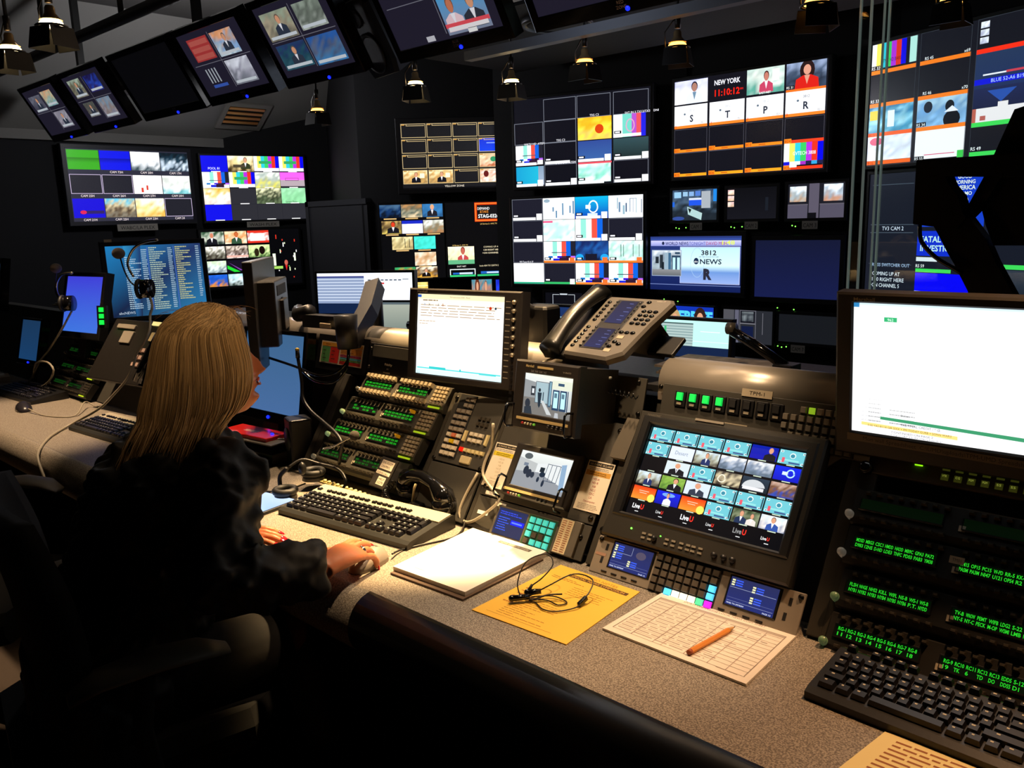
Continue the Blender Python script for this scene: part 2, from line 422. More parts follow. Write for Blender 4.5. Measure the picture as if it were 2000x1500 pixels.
def d_wash(s):
    s.rect(0, 0, 160, 90, '#202028'); cw, ch = 39.5, 22
    for j in range(4):
        for i in range(4):
            x, y = i * 40, j * 22.5; k = (j, i)
            if k == (0, 0) or k == (3, 0): s.rect(x, y, cw, ch, '#1010d8')
            elif k in ((0, 2), (0, 3), (1, 1)):
                s.bars(x, y, cw, ch * .75, BARC); s.rect(x, y + ch * .75, cw, ch * .2, '#e8e8f0', 1); s.rect(x + 8, y + ch * .3, 20, 4, '#30a060', 2)
            elif k == (1, 0): ybars(s, x, y, cw, ch)
            elif k == (0, 1): s.ph(x, y, cw, ch, ['#fff8e0', '#e8d090', '#403018'], 21); s.man(x + 27, y + 2, 16, 16, coat='#303820'); s.rect(x + 8, y + 12, 18, 4, '#484030', 2)
            elif k == (1, 2): s.ph(x, y, cw, ch, ['#f0f0e8', '#a0b0a8', '#e8e060'], 22)
            elif k == (1, 3): s.rect(x, y, cw, ch * .5, '#ff60f0'); s.rect(x, y + ch * .5, cw, ch * .4, '#b0a0a8'); s.box(x + 8, y + 8, 22, 4, .6, '#604060')
            elif k == (2, 0): s.ph(x, y, cw, ch, ['#e8b840', '#fff8f0', '#e0d0c8'], 23)
            elif k == (2, 2): s.ph(x, y, cw, ch, ['#f0f0c0', '#283020', '#607050'], 24, 12, 8)
            elif k == (2, 3): s.ph(x, y, cw, ch, ['#a0e0b0', '#88d098', '#90d8a0'], 25)
            else: s.rect(x, y, cw, ch, '#2a2a30')
            s.rect(x + 14, y + ch - 1, 14, 1.2, '#f0f0f0', 3)
    s.text(10, 19, 3.4, 'POOL 81', '#f0f0ff', 3); s.text(126, 66, 2.8, 'Senate Floor', '#103010', 3)
wall_mon('large lit multiview monitor with colour bars beside the corner of the left wall', (-7.15, 3.72), (-6.91, 4.62), 1.53, 2.10, d_wash, plate=('WASH PLEX', .38, .3, .05))
def d_w2(s):
    s.rect(0, 0, 160, 82, '#050507'); cw = 35
    P = [['#305038', '#e8e8d8', '#203028'], ['#f0d8b0', '#e89050', '#fff0d8'], ['#e04030', '#ffffff', '#e04030']]
    for i in range(3): s.ph(1 + i * 36.5, 1, cw, 18, P[i], 30 + i)
    s.man(17, 2, 18, 17, skin='#d08060', hair='#b8b0a8'); s.man(56, 2, 18, 17, skin='#c86838', hair='#a04818', coat='#305038'); s.rect(78, 5, 24, 11, '#fff8f4', 2)
    s.rect(74, 1, 35, 3, '#d83020', 2); s.rect(74, 16, 35, 3, '#d83020', 2)
    for i in range(3): s.ph(1 + i * 36.5, 22, cw, 18, [['#fff8f0', '#909080', '#302820'], ['#e0d0c0', '#302018', '#f8e8e0'], ['#e0f0b0', '#c0d890', '#406030']][i], 40 + i, 12, 7)
    s.ell(96, 30, 5, 6, '#180c08', 2); s.ell(87, 33, 4, 6, '#282010', 2); s.rect(38, 36, 35, 2.5, '#f0b0a0', 2)
    s.ph(1, 43, cw, 17, ['#d0e8c0', '#e0f0f0', '#607078'], 46, 10, 7)
    s.rect(37.5, 43, cw, 17, '#141020'); s.poly([(37.5, 50), (58, 60), (48, 60), (37.5, 55)], '#20d030', 2); s.poly([(40, 46), (62, 58), (58, 58)], '#8040a0', 2)
    s.rect(74, 43, cw, 17, '#0c0c10')
    s.ph(1, 63, cw, 17, ['#2060d0', '#1850c0', '#d08030'], 47); s.ph(37.5, 63, cw, 17, ['#a0d8e8', '#e8f4f8', '#203028'], 48)
    r = random.Random(5)
    for k in range(16): s.rect(115 + r.random() * 40, 8 + r.random() * 66, 1.6, 1 + 6 * r.random(), r.choice(['#e0f0c0', '#d03020', '#60d060', '#f0f0f0']), 2)
    s.ell(135, 50, 3, 4, '#c06050', 2); s.poly([(133, 54), (137, 54), (135, 62)], '#d02020', 3)
    s.rect(113, 36, 5, 18, '#e8f4d8', 2); s.rect(149, 36, 3, 12, '#e8f4d8', 2); s.rect(113, 55, 16, 4, '#a0d060', 2)
wall_mon('multiview monitor with rows of news faces under the colour bar monitor', (-7.17, 3.66), (-6.93, 4.52), .93, 1.44, d_w2, cu=(160, 82))

# --- angled wall behind the woman (yellow zone)
def PY(u): return (-4.77 + .6934 * u, 4.02 + .7206 * u)
def d_yel(s):
    s.rect(0, 0, 160, 98, '#17171a'); cw, ch = 38, 21; Y = '#c8b080'
    for j in range(4):
        for i in range(4):
            x, y = 1 + i * 39.7, 1 + j * 23.4; k = (j, i)
            if k == (1, 3): s.grad(x, y, cw, ch, '#1830c8', '#1040e0'); s.rect(x + 12, y + 7, 16, 1.5, '#80a0ff', 2)
            elif k == (2, 3): s.ph(x, y, cw, ch, ['#d8b080', '#f0e0c0', '#c06840'], 50, 10, 7); s.ell(x + 22, y + 9, 5, 4, '#309060', 2)
            elif k in ((3, 0), (3, 1)): s.ph(x, y, cw, ch, ['#fff0c0', '#d8a860', '#a08050'], 51, 10, 6); s.man(x + 20, y + 3, 15, 16, hair='#806040'); s.rect(x + 26, y + 5, 7, 7, '#fff8d0', 1.5)
            elif k == (3, 3): s.ph(x, y, cw, ch, ['#f8e8e0', '#e8a080', '#fffaf0'], 52, 10, 7); s.ell(x + 10, y + 8, 4, 5, '#601818', 2)
            s.box(x, y, cw, ch, .8, Y); s.rect(x + 8, y + 2.6, cw - 10, .8, Y, 2); s.rect(x + 8, y, .8, 3, Y, 2); s.rect(x + 1, y + .8, 5, 1.6, '#b88840', 2)
    s.text(80, 98, 3.2, 'YELLOW ZONE', '#e8dcc8', 3, al='c')
wall_mon('multiview monitor of mostly empty yellow-outlined cells captioned YELLOW ZONE', PY(0), PY(.745), 1.703, 2.163, d_yel, cu=(160, 100), m=mat('dark_bezel', '#1e1e22', .4), bez=.035)
def d_yl(s):
    s.rect(0, 0, 100, 117, '#09090b')
    C = [(0, 1, 33, 20, ['#406080', '#103060', '#0c1018']), (34, 1, 33, 20, ['#b08050', '#506058', '#e0c8a0']), (67.5, 1, 32, 20, ['#3070a8', '#3878b0', '#285888']),
         (2, 26, 31, 20, ['#c0a060', '#403020', '#d8c060']), (34, 26, 33, 20, ['#f8f0ff', '#ffffff', '#f0e8ff']), (68, 26, 32, 20, ['#f0f0e8', '#80806a', '#a87850']),
         (17, 51, 33, 20, ['#f8e8b0', '#a09060', '#f0d898']), (52, 51, 34, 20, ['#48e0d0', '#40d8c8', '#40d8c8']),
         (52, 76, 34, 21, ['#f8e8d0', '#c09060', '#fff8e8']), (19, 95 + 4, 33, 17, ['#30a060', '#d88030', '#c04020']), (53, 99, 34, 17, ['#fff0d0', '#503828', '#f0b040'])]
    for i, (x, y, w, h, p) in enumerate(C): s.ph(x, y, w, h, p, 60 + i, 8, 6); s.rect(x + 6, y + h + .8, 20, 1.8, '#d8b070', 2)
    s.man(83, 2, 17, 18, skin='#e0a080', hair='#d8b070', coat='#202028'); s.man(20, 27, 20, 18, skin='#d83c20', hair='#402818'); s.rect(34, 26, 33, 5, '#1828b8', 2)
    s.rect(37, 54, 1, 14, '#303028', 2); s.rect(44, 54, 1, 14, '#303028', 2); s.man(69, 102, 15, 13, coat='#181010'); s.man(35, 102, 17, 13, coat='#180c08')
wall_mon('dark wall monitor with small news cells and one turquoise cell below YELLOW ZONE', PY(-.18), PY(.28), 1.06, 1.6, d_yl, cu=(100, 117), bez=.012)
def d_yr(s):
    s.rect(0, 0, 100, 122, '#09090b')
    s.rect(49, 1, 46, 31, '#e04010'); s.box(50, 2, 44, 29, 1.5, '#ff8030', 1.5); s.rect(53, 5, 38, 23, '#141214', 2)
    s.text(54, 13, 4.5, 'DEMAND', '#ffffff', 3, w=20); s.text(58, 18, 4, '&TAKE', '#f09030', 3, w=14); s.text(55, 26, 6, 'STAG-0326', '#ffffff', 3, w=34, bold=.02)
    s.text(58, 37, 2.5, 'LA Service 2 - NYC TV', '#e8c070', 3, w=28)
    s.text(10, 71, 2.5, 'LA Bureau 3 - NYC TV', '#e8c070', 3, w=26)
    s.ph(2, 72, 44, 29, ['#fff4d8', '#f0e8c0', '#c8d8a0'], 80, 10, 7); s.man(27, 73, 20, 27, skin='#c06050', hair='#702020', coat='#c04848'); s.rect(2, 94, 44, 7, '#60b080', 1.8)
    s.text(24, 106, 2.6, 'EAST NET', '#f0e8e0', 3, al='c')
    s.text(62, 75, 2.8, 'COMING UP AT', '#e8d8b0', 3); s.text(62, 80, 2.8, '1:00 RIGHT HERE', '#f8e8c0', 3); s.text(60, 85, 2.8, '>ON CHANNEL 5', '#f8e8c0', 3)
    s.text(54, 106, 2.8, 'Studio 4004 TV3 1200/TW 212PR / ...', '#e8d8b0', 3, w=42)
    s.box(4, 109, 43, 13, 1.4, '#e8f4f0'); s.rect(4, 119, 43, 3, '#30c070', 3); s.rect(9, 115, 34, 3, '#2060b8', 3); s.rect(20, 115, 22, 3, '#c8dcf0', 3.5)
    s.rect(50, 119, 46, 3, '#30c070', 3); s.rect(56, 114, 36, 4, '#2060b8', 3); s.rect(66, 115, 20, 2.4, '#c8dcf0', 3.5); s.rect(90, 113, 6, 8, '#38c050', 3.5)
wall_mon('dark wall monitor with an orange STAG-0326 card and mostly empty cells', PY(.295), PY(.735), 1.06, 1.6, d_yr, cu=(100, 122), bez=.01)
def d_gold(s): s.ph(0, 0, 100, 90, ['#f0d880', '#e0b850', '#f8f0a0', '#c89840'], 91, 8, 7); [s.rect(0, 12 + k * 20, 100, 4, '#f8f0b0', 2) for k in range(4)]
wall_mon('small wall monitor with a gold striped picture, lowest row', PY(-.02), PY(.145), .86, 1.03, d_gold, cu=(100, 90), bez=.01)
def d_two(s):
    s.ph(0, 0, 100, 90, ['#3888a0', '#c08068', '#506070'], 92); s.man(28, 5, 40, 85, hair='#603020', coat='#e08080', long=True); s.man(70, 5, 40, 85, coat='#283848')
wall_mon('small wall monitor with two presenters side by side, lowest row', PY(.47), PY(.62), .86, 1.035, d_two, cu=(100, 90), bez=.01)
def d_bald(s): s.ph(0, 0, 100, 90, ['#1828c0', '#2040d8', '#402858'], 93); s.man(65, 8, 50, 82, hair='#d09070', skin='#d88868', coat='#182048')
wall_mon('small wall monitor with one suited man on a blue set, lowest row', PY(.65), PY(.75), .86, 1.03, d_bald, cu=(100, 90), bez=.01)

# --- centre wall
def P2(u): return (-3.98 + .9737 * u, 4.33 + .2285 * u)
G2 = '#707480'
def cellbar(s, x, y, w, h, c=WH, box=True):
    s.rect(x + 1, y + h - 3, w - 10, 3, c, 3)
    if box: s.rect(x + w - 8, y + h - 7, 7, 7, c, 3)
    s.rect(x + 1, y + h - 6.5, 8, 3, '#0c0c10', 3); s.rect(x + 2, y + h - 5.8, 5.5, 1.6, '#e8e8f0', 4)
def d_s2u(s):
    s.rect(0, 0, 160, 98, '#101018'); cw, ch = 40, 23
    X = [0, 37, 77, 119]
    for (j, i) in [(0, 1), (0, 2), (0, 3), (1, 0), (1, 1), (2, 1), (3, 1), (3, 3)]: s.box(X[i] + (0), 2 + j * 24, 36 if i == 0 else 39, 24, .6, G2)
    s.ph(78, 26, 39, 24, ['#f8b020', '#f8e040', '#f8c860'], 101, 8, 6); s.ell(103, 39, 5, 5, '#d04010', 2)
    s.bars(119, 26, 36, 24, ['#f4fffa', '#f4fffa', '#70d0c0', '#70d0c0', '#b050c8', '#e05058', '#2020d8']); s.ringe(138, 38, 5, 7, 1.2, '#d8a0c0', 2)
    s.grad(78, 51, 39, 22, '#304890', '#3860a0', hor=False); s.grad(119, 51, 39, 22, '#304a50', '#1c2828')
    ybars(s, 1, 51, 34, 22)
    s.grad(1, 75, 28, 21, '#1898c8', '#20b0d0', hor=True); s.grad(29, 75, 7, 21, '#8098b0', '#a0b0c8')
    s.ph(78, 74, 38, 22, ['#e8fff8', '#80d8c0', '#f0fffa'], 102, 9, 6); s.rect(78, 74, 39, 2, '#e05060', 2)
    for (j, i) in [(2, 1), (2, 2), (2, 3), (3, 0), (3, 1), (3, 3), (1, 3), (2, 0), (3, 2)]: cellbar(s, X[i], 2 + j * 24, 36 if i == 0 else 40, 23.5, box=(j > 1 and (j, i) not in ((2, 1), (2, 0), (3, 2))))
    for x, y, t in [(92, 25, 'TSG C3'), (132, 26, 'SAT IN 3 TX12/TX3 MDNI'), (52, 49, 'TSG C3'), (50, 74, 'KABC SAT -ATEM'), (12, 51, 'WKTV HD -ATEM')]: s.text(x, y, 2.4, t, '#f0f0f8', 4)
wall_mon('multiview monitor with an orange cell and colour bars, upper of the centre-left pair', P2(.03), P2(1.0), 1.68, 2.25, d_s2u, cu=(160, 98), glow=GLOWHI if False else None, bez=.02)
def hall(s, x, y, w, h, dark=1.):
    s.rect(x, y, w, h, '#f8fcff')
    for k, (a, b, ww, hh) in enumerate([(.3, .3, .05, .45), (.42, .45, .06, .4), (.5, .35, .04, .4), (.62, .15, .02, .6), (.8, .15, .02, .65), (.62, .15, .2, .02), (.71, .15, .012, .62), (.25, .1, .03, .5), (.95, .2, .02, .6)]):
        s.rect(x + w * a, y + h * b, w * ww, h * hh, ['#6080a0', '#90b0c0', '#405878'][k % 3], 2)
def d_s2l(s):
    s.rect(0, 0, 160, 97, '#101018')
    for j in range(4):
        for i in range(4):
            x, y = i * 40, j * 24.2; w, h = 39.5, 23.7; k = (j, i); wb = WH
            if k in ((0, 0), (1, 0), (2, 0), (1, 3), (3, 1)): s.rect(x, y, w, h, '#1c1c28'); s.box(x, y, w, h, .5, G2)
            elif k == (0, 1): s.rect(x, y, w, h, '#fbfdff'); [s.rect(x + a, y + b, 1.8, c, '#6088a8', 2) for a, b, c in ((12, 10, 5), (16, 14, 8), (24, 6, 13), (33, 9, 8), (37, 4, 14))]; s.ell(x + 5, y + 3, 4, 2, '#90a8b8', 2)
            elif k == (0, 2): s.grad(x, y, w, h, '#10b0e0', '#1020b0'); s.ringe(x + 22, y + 11, 6, 7, 1.5, '#f0ffff', 2); s.rect(x + 13, y + 9, 6, 4, '#f0ffff', 3); s.rect(x + 15, y + 18, 12, 3, '#d0e0f8', 3)
            elif k == (0, 3): hall(s, x, y, w, h)
            elif k == (1, 1): s.ph(x, y, w, h, ['#ffffff', '#b0f0e0', '#ffffff'], 110, 9, 6); s.rect(x, y + 1, 12, 2, '#e85080', 2)
            elif k == (1, 2): ybars(s, x, y, w, h, False)
            elif k in ((2, 1), (3, 2), (3, 3)): ybars(s, x, y, w, h)
            elif k == (2, 2): s.ph(x, y, w, h, ['#182860', '#2058a0', '#101838'], 111, 10, 6); s.ell(x + 5, y + 18, 5, 4, '#20a0e8', 2); s.ell(x + 35, y + 18, 5, 4, '#20a0e8', 2); s.rect(x + 12, y + 14, 14, 8, '#181828', 2)
            elif k == (2, 3): s.ph(x, y, w, h, ['#f0fffc', '#a0d8c8', '#f4fffc'], 112, 11, 7); [s.rect(x + a, y + 4, .7, 13, '#406058', 2) for a in (14, 17, 28, 35)]
            elif k == (3, 0): s.rect(x, y, w, h, '#fdfdff'); s.rect(x, y + h - 2, w, 2, '#30a880', 2)
            if k in ((0, 0), (0, 2), (1, 0), (1, 2), (1, 3)): cellbar(s, x, y, w, h)
            if j >= 2 and k not in ((2, 0), (3, 0)):
                s.rect(x, y + h - 2.4, w, 2.4, '#f08030' if k != (3, 1) else '#30b060', 3); s.rect(x + w - 7, y + h - 6, 6, 6, '#f07030' if k != (3, 1) else '#f0f0f0', 3); s.rect(x + 1, y + h - 6, 8, 3, '#101018', 3); s.rect(x + 2, y + h - 5.4, 5, 1.6, '#ffffff', 4)
    s.text(8, 72.2, 2.2, 'WX Tower 02 ch 37', '#f0f0f8', 4, w=18)
wall_mon('brightest multiview monitor with white cells and colour bars, lower of the centre-left pair', P2(-.005), P2(.955), 1.02, 1.6, d_s2l, cu=(160, 97))
def d_s2b(s):
    s.rect(0, 0, 100, 130, '#0c0c12'); s.box(20, 4, 60, 40, 1, '#c8d0d8'); s.rect(38, 1, 24, 5, '#0c0c12', 3); s.rect(40, 2, 20, 3, '#c8d0d8', 4)
    s.rect(28, 38, 30, 2.5, '#e0e0e0', 3); s.rect(58, 38, 16, 2.5, '#e03030', 3); s.rect(20, 50, 60, 1, '#c8d0d8', 3); s.rect(40, 49, 20, 4, '#c8d0d8', 4)
    s.rect(14, 62, 74, 66, '#102848'); s.poly([(86, 64), (30, 128), (86, 128)], '#0a1428', 2)
    s.lines(16, 66, 26, 60, 11, '#a8c8d8', 3, 3); s.lines(46, 66, 20, 50, 9, '#c8c870', 4, 3)
wall_mon('narrow wall monitor with outlined cells over a blue text list behind the desk phone', P2(.24), P2(.52), .6, .965, d_s2b, cu=(100, 130))

YP = 4.62
def d_s3u(s):
    s.rect(0, 0, 160, 92, '#12121a'); X = [0, 40.5, 80.5, 120.5]; w = 38
    for i in range(4):
        for j in (2, 3): s.box(X[i], 46 + (j - 2) * 22.5, w, 22.5, .4, '#4a4a55')
    s.ph(0, 1, w, 21.5, ['#c8ccf8', '#e8e8ff', '#ffffff'], 120, 6, 5); s.man(23, 3, 20, 19.5, skin='#a87868', hair='#202030', coat='#e0e8f8', shirt='#6888a0')
    s.text(X[1] + 19, 9, 4.6, 'NEW YORK', '#f4f4ff', 3, w=28, al='c', bold=.02); s.text(X[1] + 19, 19, 6, '11:10:12', '#ff2010', 3, w=27, al='c', bold=.02); s.text(X[1] + 33, 16, 2, 'PM', '#ff2010', 3)
    s.ph(X[2], 0, w, 22, ['#b8d0c8', '#e0e8e0', '#58a090'], 121, 9, 6); s.man(X[2] + 20, 3, 15, 18, skin='#c07868', hair='#482020', coat='#c04060'); s.rect(X[2] + 26, 2, 7, 10, '#f8f8f0', 1.5); s.text(X[2] + 19, 22.2, 2, 'EAST NET', '#ffffff', 4, al='c')
    s.ph(X[3], 0, w, 22, ['#90a0c0', '#405068', '#283040'], 122, 8, 6); s.man(X[3] + 20, 1.5, 24, 20.5, skin='#d89880', hair='#281818', coat='#d02018', shirt='#d89880', long=True)
    s.rect(X[3], 18.5, 8, 3.2, '#0c0c10', 4); s.text(X[3] + .6, 21.2, 2.2, 'RS 31', '#ffffff', 5); s.rect(X[3], 22, w, 2.4, '#ff7020', 3)
    for i, L in enumerate('STPR'):
        x = X[i]; s.rect(x, 24, w, 21, '#fbfbff'); s.text(x + 20, 39.5, 6.5, L, '#283040', 3, al='c', bold=.03); s.rect(x, 42.5, w, 2.6, '#ff8028', 3); s.text(x + 1, 44.6, 3, L, '#d03010', 4)
        s.text(x + 20, 30, 2.4, '3812', '#405060' if i == 3 else '#a8b0b8', 3, al='c'); s.ell(x + 12, 32, 1.2, 1, '#607080', 3); s.text(x + 31, 42, 1.8, '35:1', '#303030', 4)
        abar(s, x, 65.3, w, 2.6, '#ff8820' if i < 3 else '#ff4020'); s.rect(x, 64, 7, 3.9, '#ff8820', 2.5); s.text(x + .6, 67.4, 2.9, '80' + str(i + 1), '#a02000', 4)
        abar(s, x, 88.3, w, 2.6, '#ffa020' if i < 3 else '#ff3818'); s.rect(x, 87, 7, 3.9, '#ff8820', 2.5); s.text(x + .6, 90.6, 2.9, '80' + str(i + 5), '#a02000', 4)
        s.rect(x + 14, 66.2, 7, .8, '#c05010', 4); s.rect(x + 14, 89.2, 7, .8, '#c05010', 4)
    s.bars(X[3], 68, w, 16, BARC); s.bars(X[3], 84, w, 3, ['#1818d0', '#1818d0', '#ffffff', '#a030c0', '#202048', '#30a0d8', '#202048']); s.rect(X[3] + 6, 84, 7, 5, '#ffffff', 4); s.text(X[3] + 20, 78.5, 3.2, 'GVTECH 3808', '#ffffff', 4, al='c', w=22)
wall_mon('multiview monitor reading NEW YORK with white S T P R cards and orange bars', (-2.87, YP), (-1.92, YP), 1.69, 2.265, d_s3u, cu=(160, 92))
def d_c1(s):
    s.ph(0, 0, 100, 62, ['#283850', '#506880', '#182028', '#202830'], 130, 14, 10)
    for x, y, w_, h_, c in [(4, 4, 16, 12, '#90c0e0'), (24, 4, 11, 9, '#90b8d8'), (38, 4, 11, 9, '#80a8d8'), (52, 3, 12, 10, '#5078c8'), (66, 4, 20, 34, '#a0a8b0'), (92, 1, 8, 24, '#2080d8'), (38, 20, 28, 12, '#2050d8'), (38, 17, 28, 4, '#d0d8f0')]: s.rect(x, y, w_, h_, c, 2)
    s.poly([(34, 34), (68, 48), (66, 62), (36, 50)], '#a8c8c8', 2); s.poly([(36, 37), (44, 40), (40, 48)], '#101818', 3); s.ell(14, 58, 14, 4, '#304890', 2); s.rect(0, 24, 5, 10, '#2060d0', 2)
L3 = [(.1, -.028), (.18, -.03), (.34, -.03)]
wall_mon('small camera monitor with a newsroom picture over a CAM 1 plate', (-2.88, YP), (-2.57, YP), 1.43, 1.615, d_c1, cu=(100, 62), plate=('CAM 1', .42, .085, .045), bez=.02, leds=[(.1, -.045), (.17, -.05), (.33, -.045)], group='camera monitors')
def d_c2(s):
    s.grad(0, 0, 100, 62, '#0c0c10', '#14141a'); [s.ph(1, 3 + k * 12, 13, 10, ['#d8b0b0', '#f8e8d8', '#c8a080'], 131 + k, 3, 3) for k in range(3)]; s.rect(78, 20, 6, 26, '#181c24', 2)
wall_mon('small dark camera monitor with three bright strips over a CAM 2 plate', (-2.5, YP), (-2.19, YP), 1.43, 1.61, d_c2, cu=(100, 62), plate=('CAM 2', .38, .085, .045), bez=.02, leds=[(.1, -.045), (.17, -.05), (.33, -.045)], group='camera monitors')
def d_c3(s):
    s.rect(0, 0, 100, 58, '#34323e'); s.rect(0, 0, 37, 36, '#1a1a22', 1.5); s.rect(57, 0, 43, 36, '#1a1a22', 1.5)
    s.ph(3, 4, 30, 26, ['#f0f8ff', '#a0b0b8', '#b89070'], 135, 6, 5, 2); s.ph(64, 2, 33, 28, ['#f0f8ff', '#90a0b0', '#c09078'], 136, 6, 5, 2)
    s.rect(38, 0, 18, 58, '#55505f', 1.6); s.rect(0, 34, 37, 2, '#58545f', 2); s.rect(57, 34, 43, 2, '#58545f', 2); s.rect(36.5, 0, 1.5, 58, '#15151c', 2.2); s.rect(56, 0, 1.5, 58, '#15151c', 2.2)
    s.rect(15, 49, 37, 9, '#0c0c10', 3); s.rect(0, 36, 36, 22, '#4e4a5a', 1.7); s.rect(58, 36, 42, 22, '#4e4a5a', 1.7)
wall_mon('small camera monitor with two framed screens in its picture over a CAM 3 plate', (-2.12, YP), (-1.8, YP), 1.427, 1.615, d_c3, cu=(100, 58), plate=('CAM 3', .28, .09, .045), bez=.02, leds=[(.1, -.04), (.16, -.045)], group='camera monitors')
def d_abc(s):
    s.grad(0, 0, 160, 80, '#283878', '#101c50'); s.rect(1, 3, 158, 2, '#304898', 1.2); s.grad(1, 6, 158, 8, '#c8c8f0', '#8890d0', 1.4)
    s.ell(24, 10, 2.4, 2.6, '#202848', 2); s.text(28, 12.6, 5, 'WORLD NEWS', '#202860', 2, w=42, bold=.015); s.text(71, 12.6, 5, 'TONIGHT', '#4048a0', 2, w=29); s.text(101, 12.6, 5, 'DAVID MUIR', '#a03058', 2, w=36)
    s.text(128, 12, 6, '1:48', '#d8e860', 3, w=21, bold=.02)
    s.grad(55, 16, 103, 26, '#b8e0f0', '#d0f0f4', 2); s.grad(55, 42, 103, 10, '#d0f0f4', '#6890d0', 2); s.grad(55, 52, 103, 16, '#6890d0', '#90a8e0', 2); s.box(55, 15, 103, 54, .8, '#b8c0e8', 2.3)
    s.ringe(86, 38, 12, 22, .6, '#a0c0e0', 2.4)
    s.text(106, 27, 7, '3812', '#202028', 3, w=26, al='c', bold=.02); s.text(106, 30.5, 1.8, 'SEE THE WHOLE PICTURE', '#404860', 3, w=34, al='c')
    s.ell(84, 36, 4.4, 4.8, '#182848', 3); s.text(84, 38, 3, 'abc', '#ffffff', 4, w=6.4, al='c'); s.text(91, 40, 7.4, 'NEWS', '#182038', 3, w=37, bold=.02); s.text(104, 62, 15, 'R', '#282838', 3, al='c', bold=.06)
    s.rect(3, 20, 55, 39, '#98a8c0', 2.1); s.ph(4, 21, 53, 37, ['#d8e0e8', '#788898', '#a8b8c0', '#606878'], 140, 10, 8, 2.2)
    for x, y, w_, h_, c in [(10, 30, 6, 10, '#202830'), (18, 27, 6, 20, '#283038'), (22, 38, 4, 17, '#182028'), (27, 24, 10, 26, '#90a8b8'), (40, 28, 16, 27, '#284058'), (42, 31, 5, 21, '#b8e0f0'), (50, 31, 5, 21, '#b8e0f0'), (34, 24, 5, 28, '#3a6080'), (46, 23, 9, 3, '#304860')]: s.rect(x, y, w_, h_, c, 2.6)
    s.grad(4, 49, 53, 9, '#88898c', '#606468', 2.5); s.rect(0, 71, 160, 1, '#6878b0', 3)
wall_mon('blue news graphic monitor reading 3812 abc NEWS R', (-3.03, YP - .02), (-2.39, YP - .02), .995, 1.332, d_abc, cu=(160, 80), bez=.03, leds=[(.17, -.06), (.33, -.07)])
def d_blue(s): s.grad(0, 0, 160, 100, '#121630', '#141a44')
wall_mon('large blank dark blue monitor between the news graphic and the glass', (-2.31, YP), (-1.81, YP), .975, 1.305, d_blue, cu=(160, 100), bez=.03, leds=[(.3, -.06), (.5, -.065)])
def d_deb(s):
    s.rect(0, 0, 100, 60, '#1030a8'); s.text(14, 28, 20, 'DEBRIEF', '#50c8e8', 2, w=84, bold=.05); s.man(24, 12, 38, 48, hair='#b89868', coat='#383838', long=True); s.man(74, 8, 42, 52, hair='#301c18', coat='#c04080', shirt='#d89878', long=True)
wall_mon('small wall monitor showing two women under the word DEBRIEF', (-2.91, YP - .05), (-2.55, YP - .05), .69, .9, d_deb, cu=(100, 60), bez=.012)
def d_c7(s):
    s.rect(0, 0, 100, 62, '#24262c'); s.rect(0, 0, 22, 62, '#4a4a50', 1.5); s.rect(24, 0, 8, 62, '#585868', 1.6); s.rect(36, 2, 28, 22, '#101018', 1.7); s.ph(38, 3, 24, 18, ['#70787c', '#20242c'], 150, 4, 4, 2); s.rect(35, 24, 32, 2, '#686870', 2); s.rect(38, 30, 24, 24, '#101838', 2); s.box(34, 0, 33, 60, 1.2, '#60606a', 2.2); s.rect(80, 4, 1, 40, '#6a6a72', 2)
wall_mon('dim small monitor with a dark studio picture right of DEBRIEF', (-2.51, YP), (-2.19, YP), .69, .89, d_c7, cu=(100, 62), bez=.02, glow=GLOW, group='camera monitors')
def d_off(s): s.rect(0, 0, 100, 62, '#14161a')
wall_mon('blank dark small monitor over a CAM 7 plate, near the large spreadsheet monitor', (-2.15, YP), (-1.75, YP), .72, .88, d_off, cu=(100, 62), bez=.02, plate=('CAM 7', .2, .085, .045), leds=[(.0, -.03), (.06, -.035), (.13, -.03)], group='camera monitors')

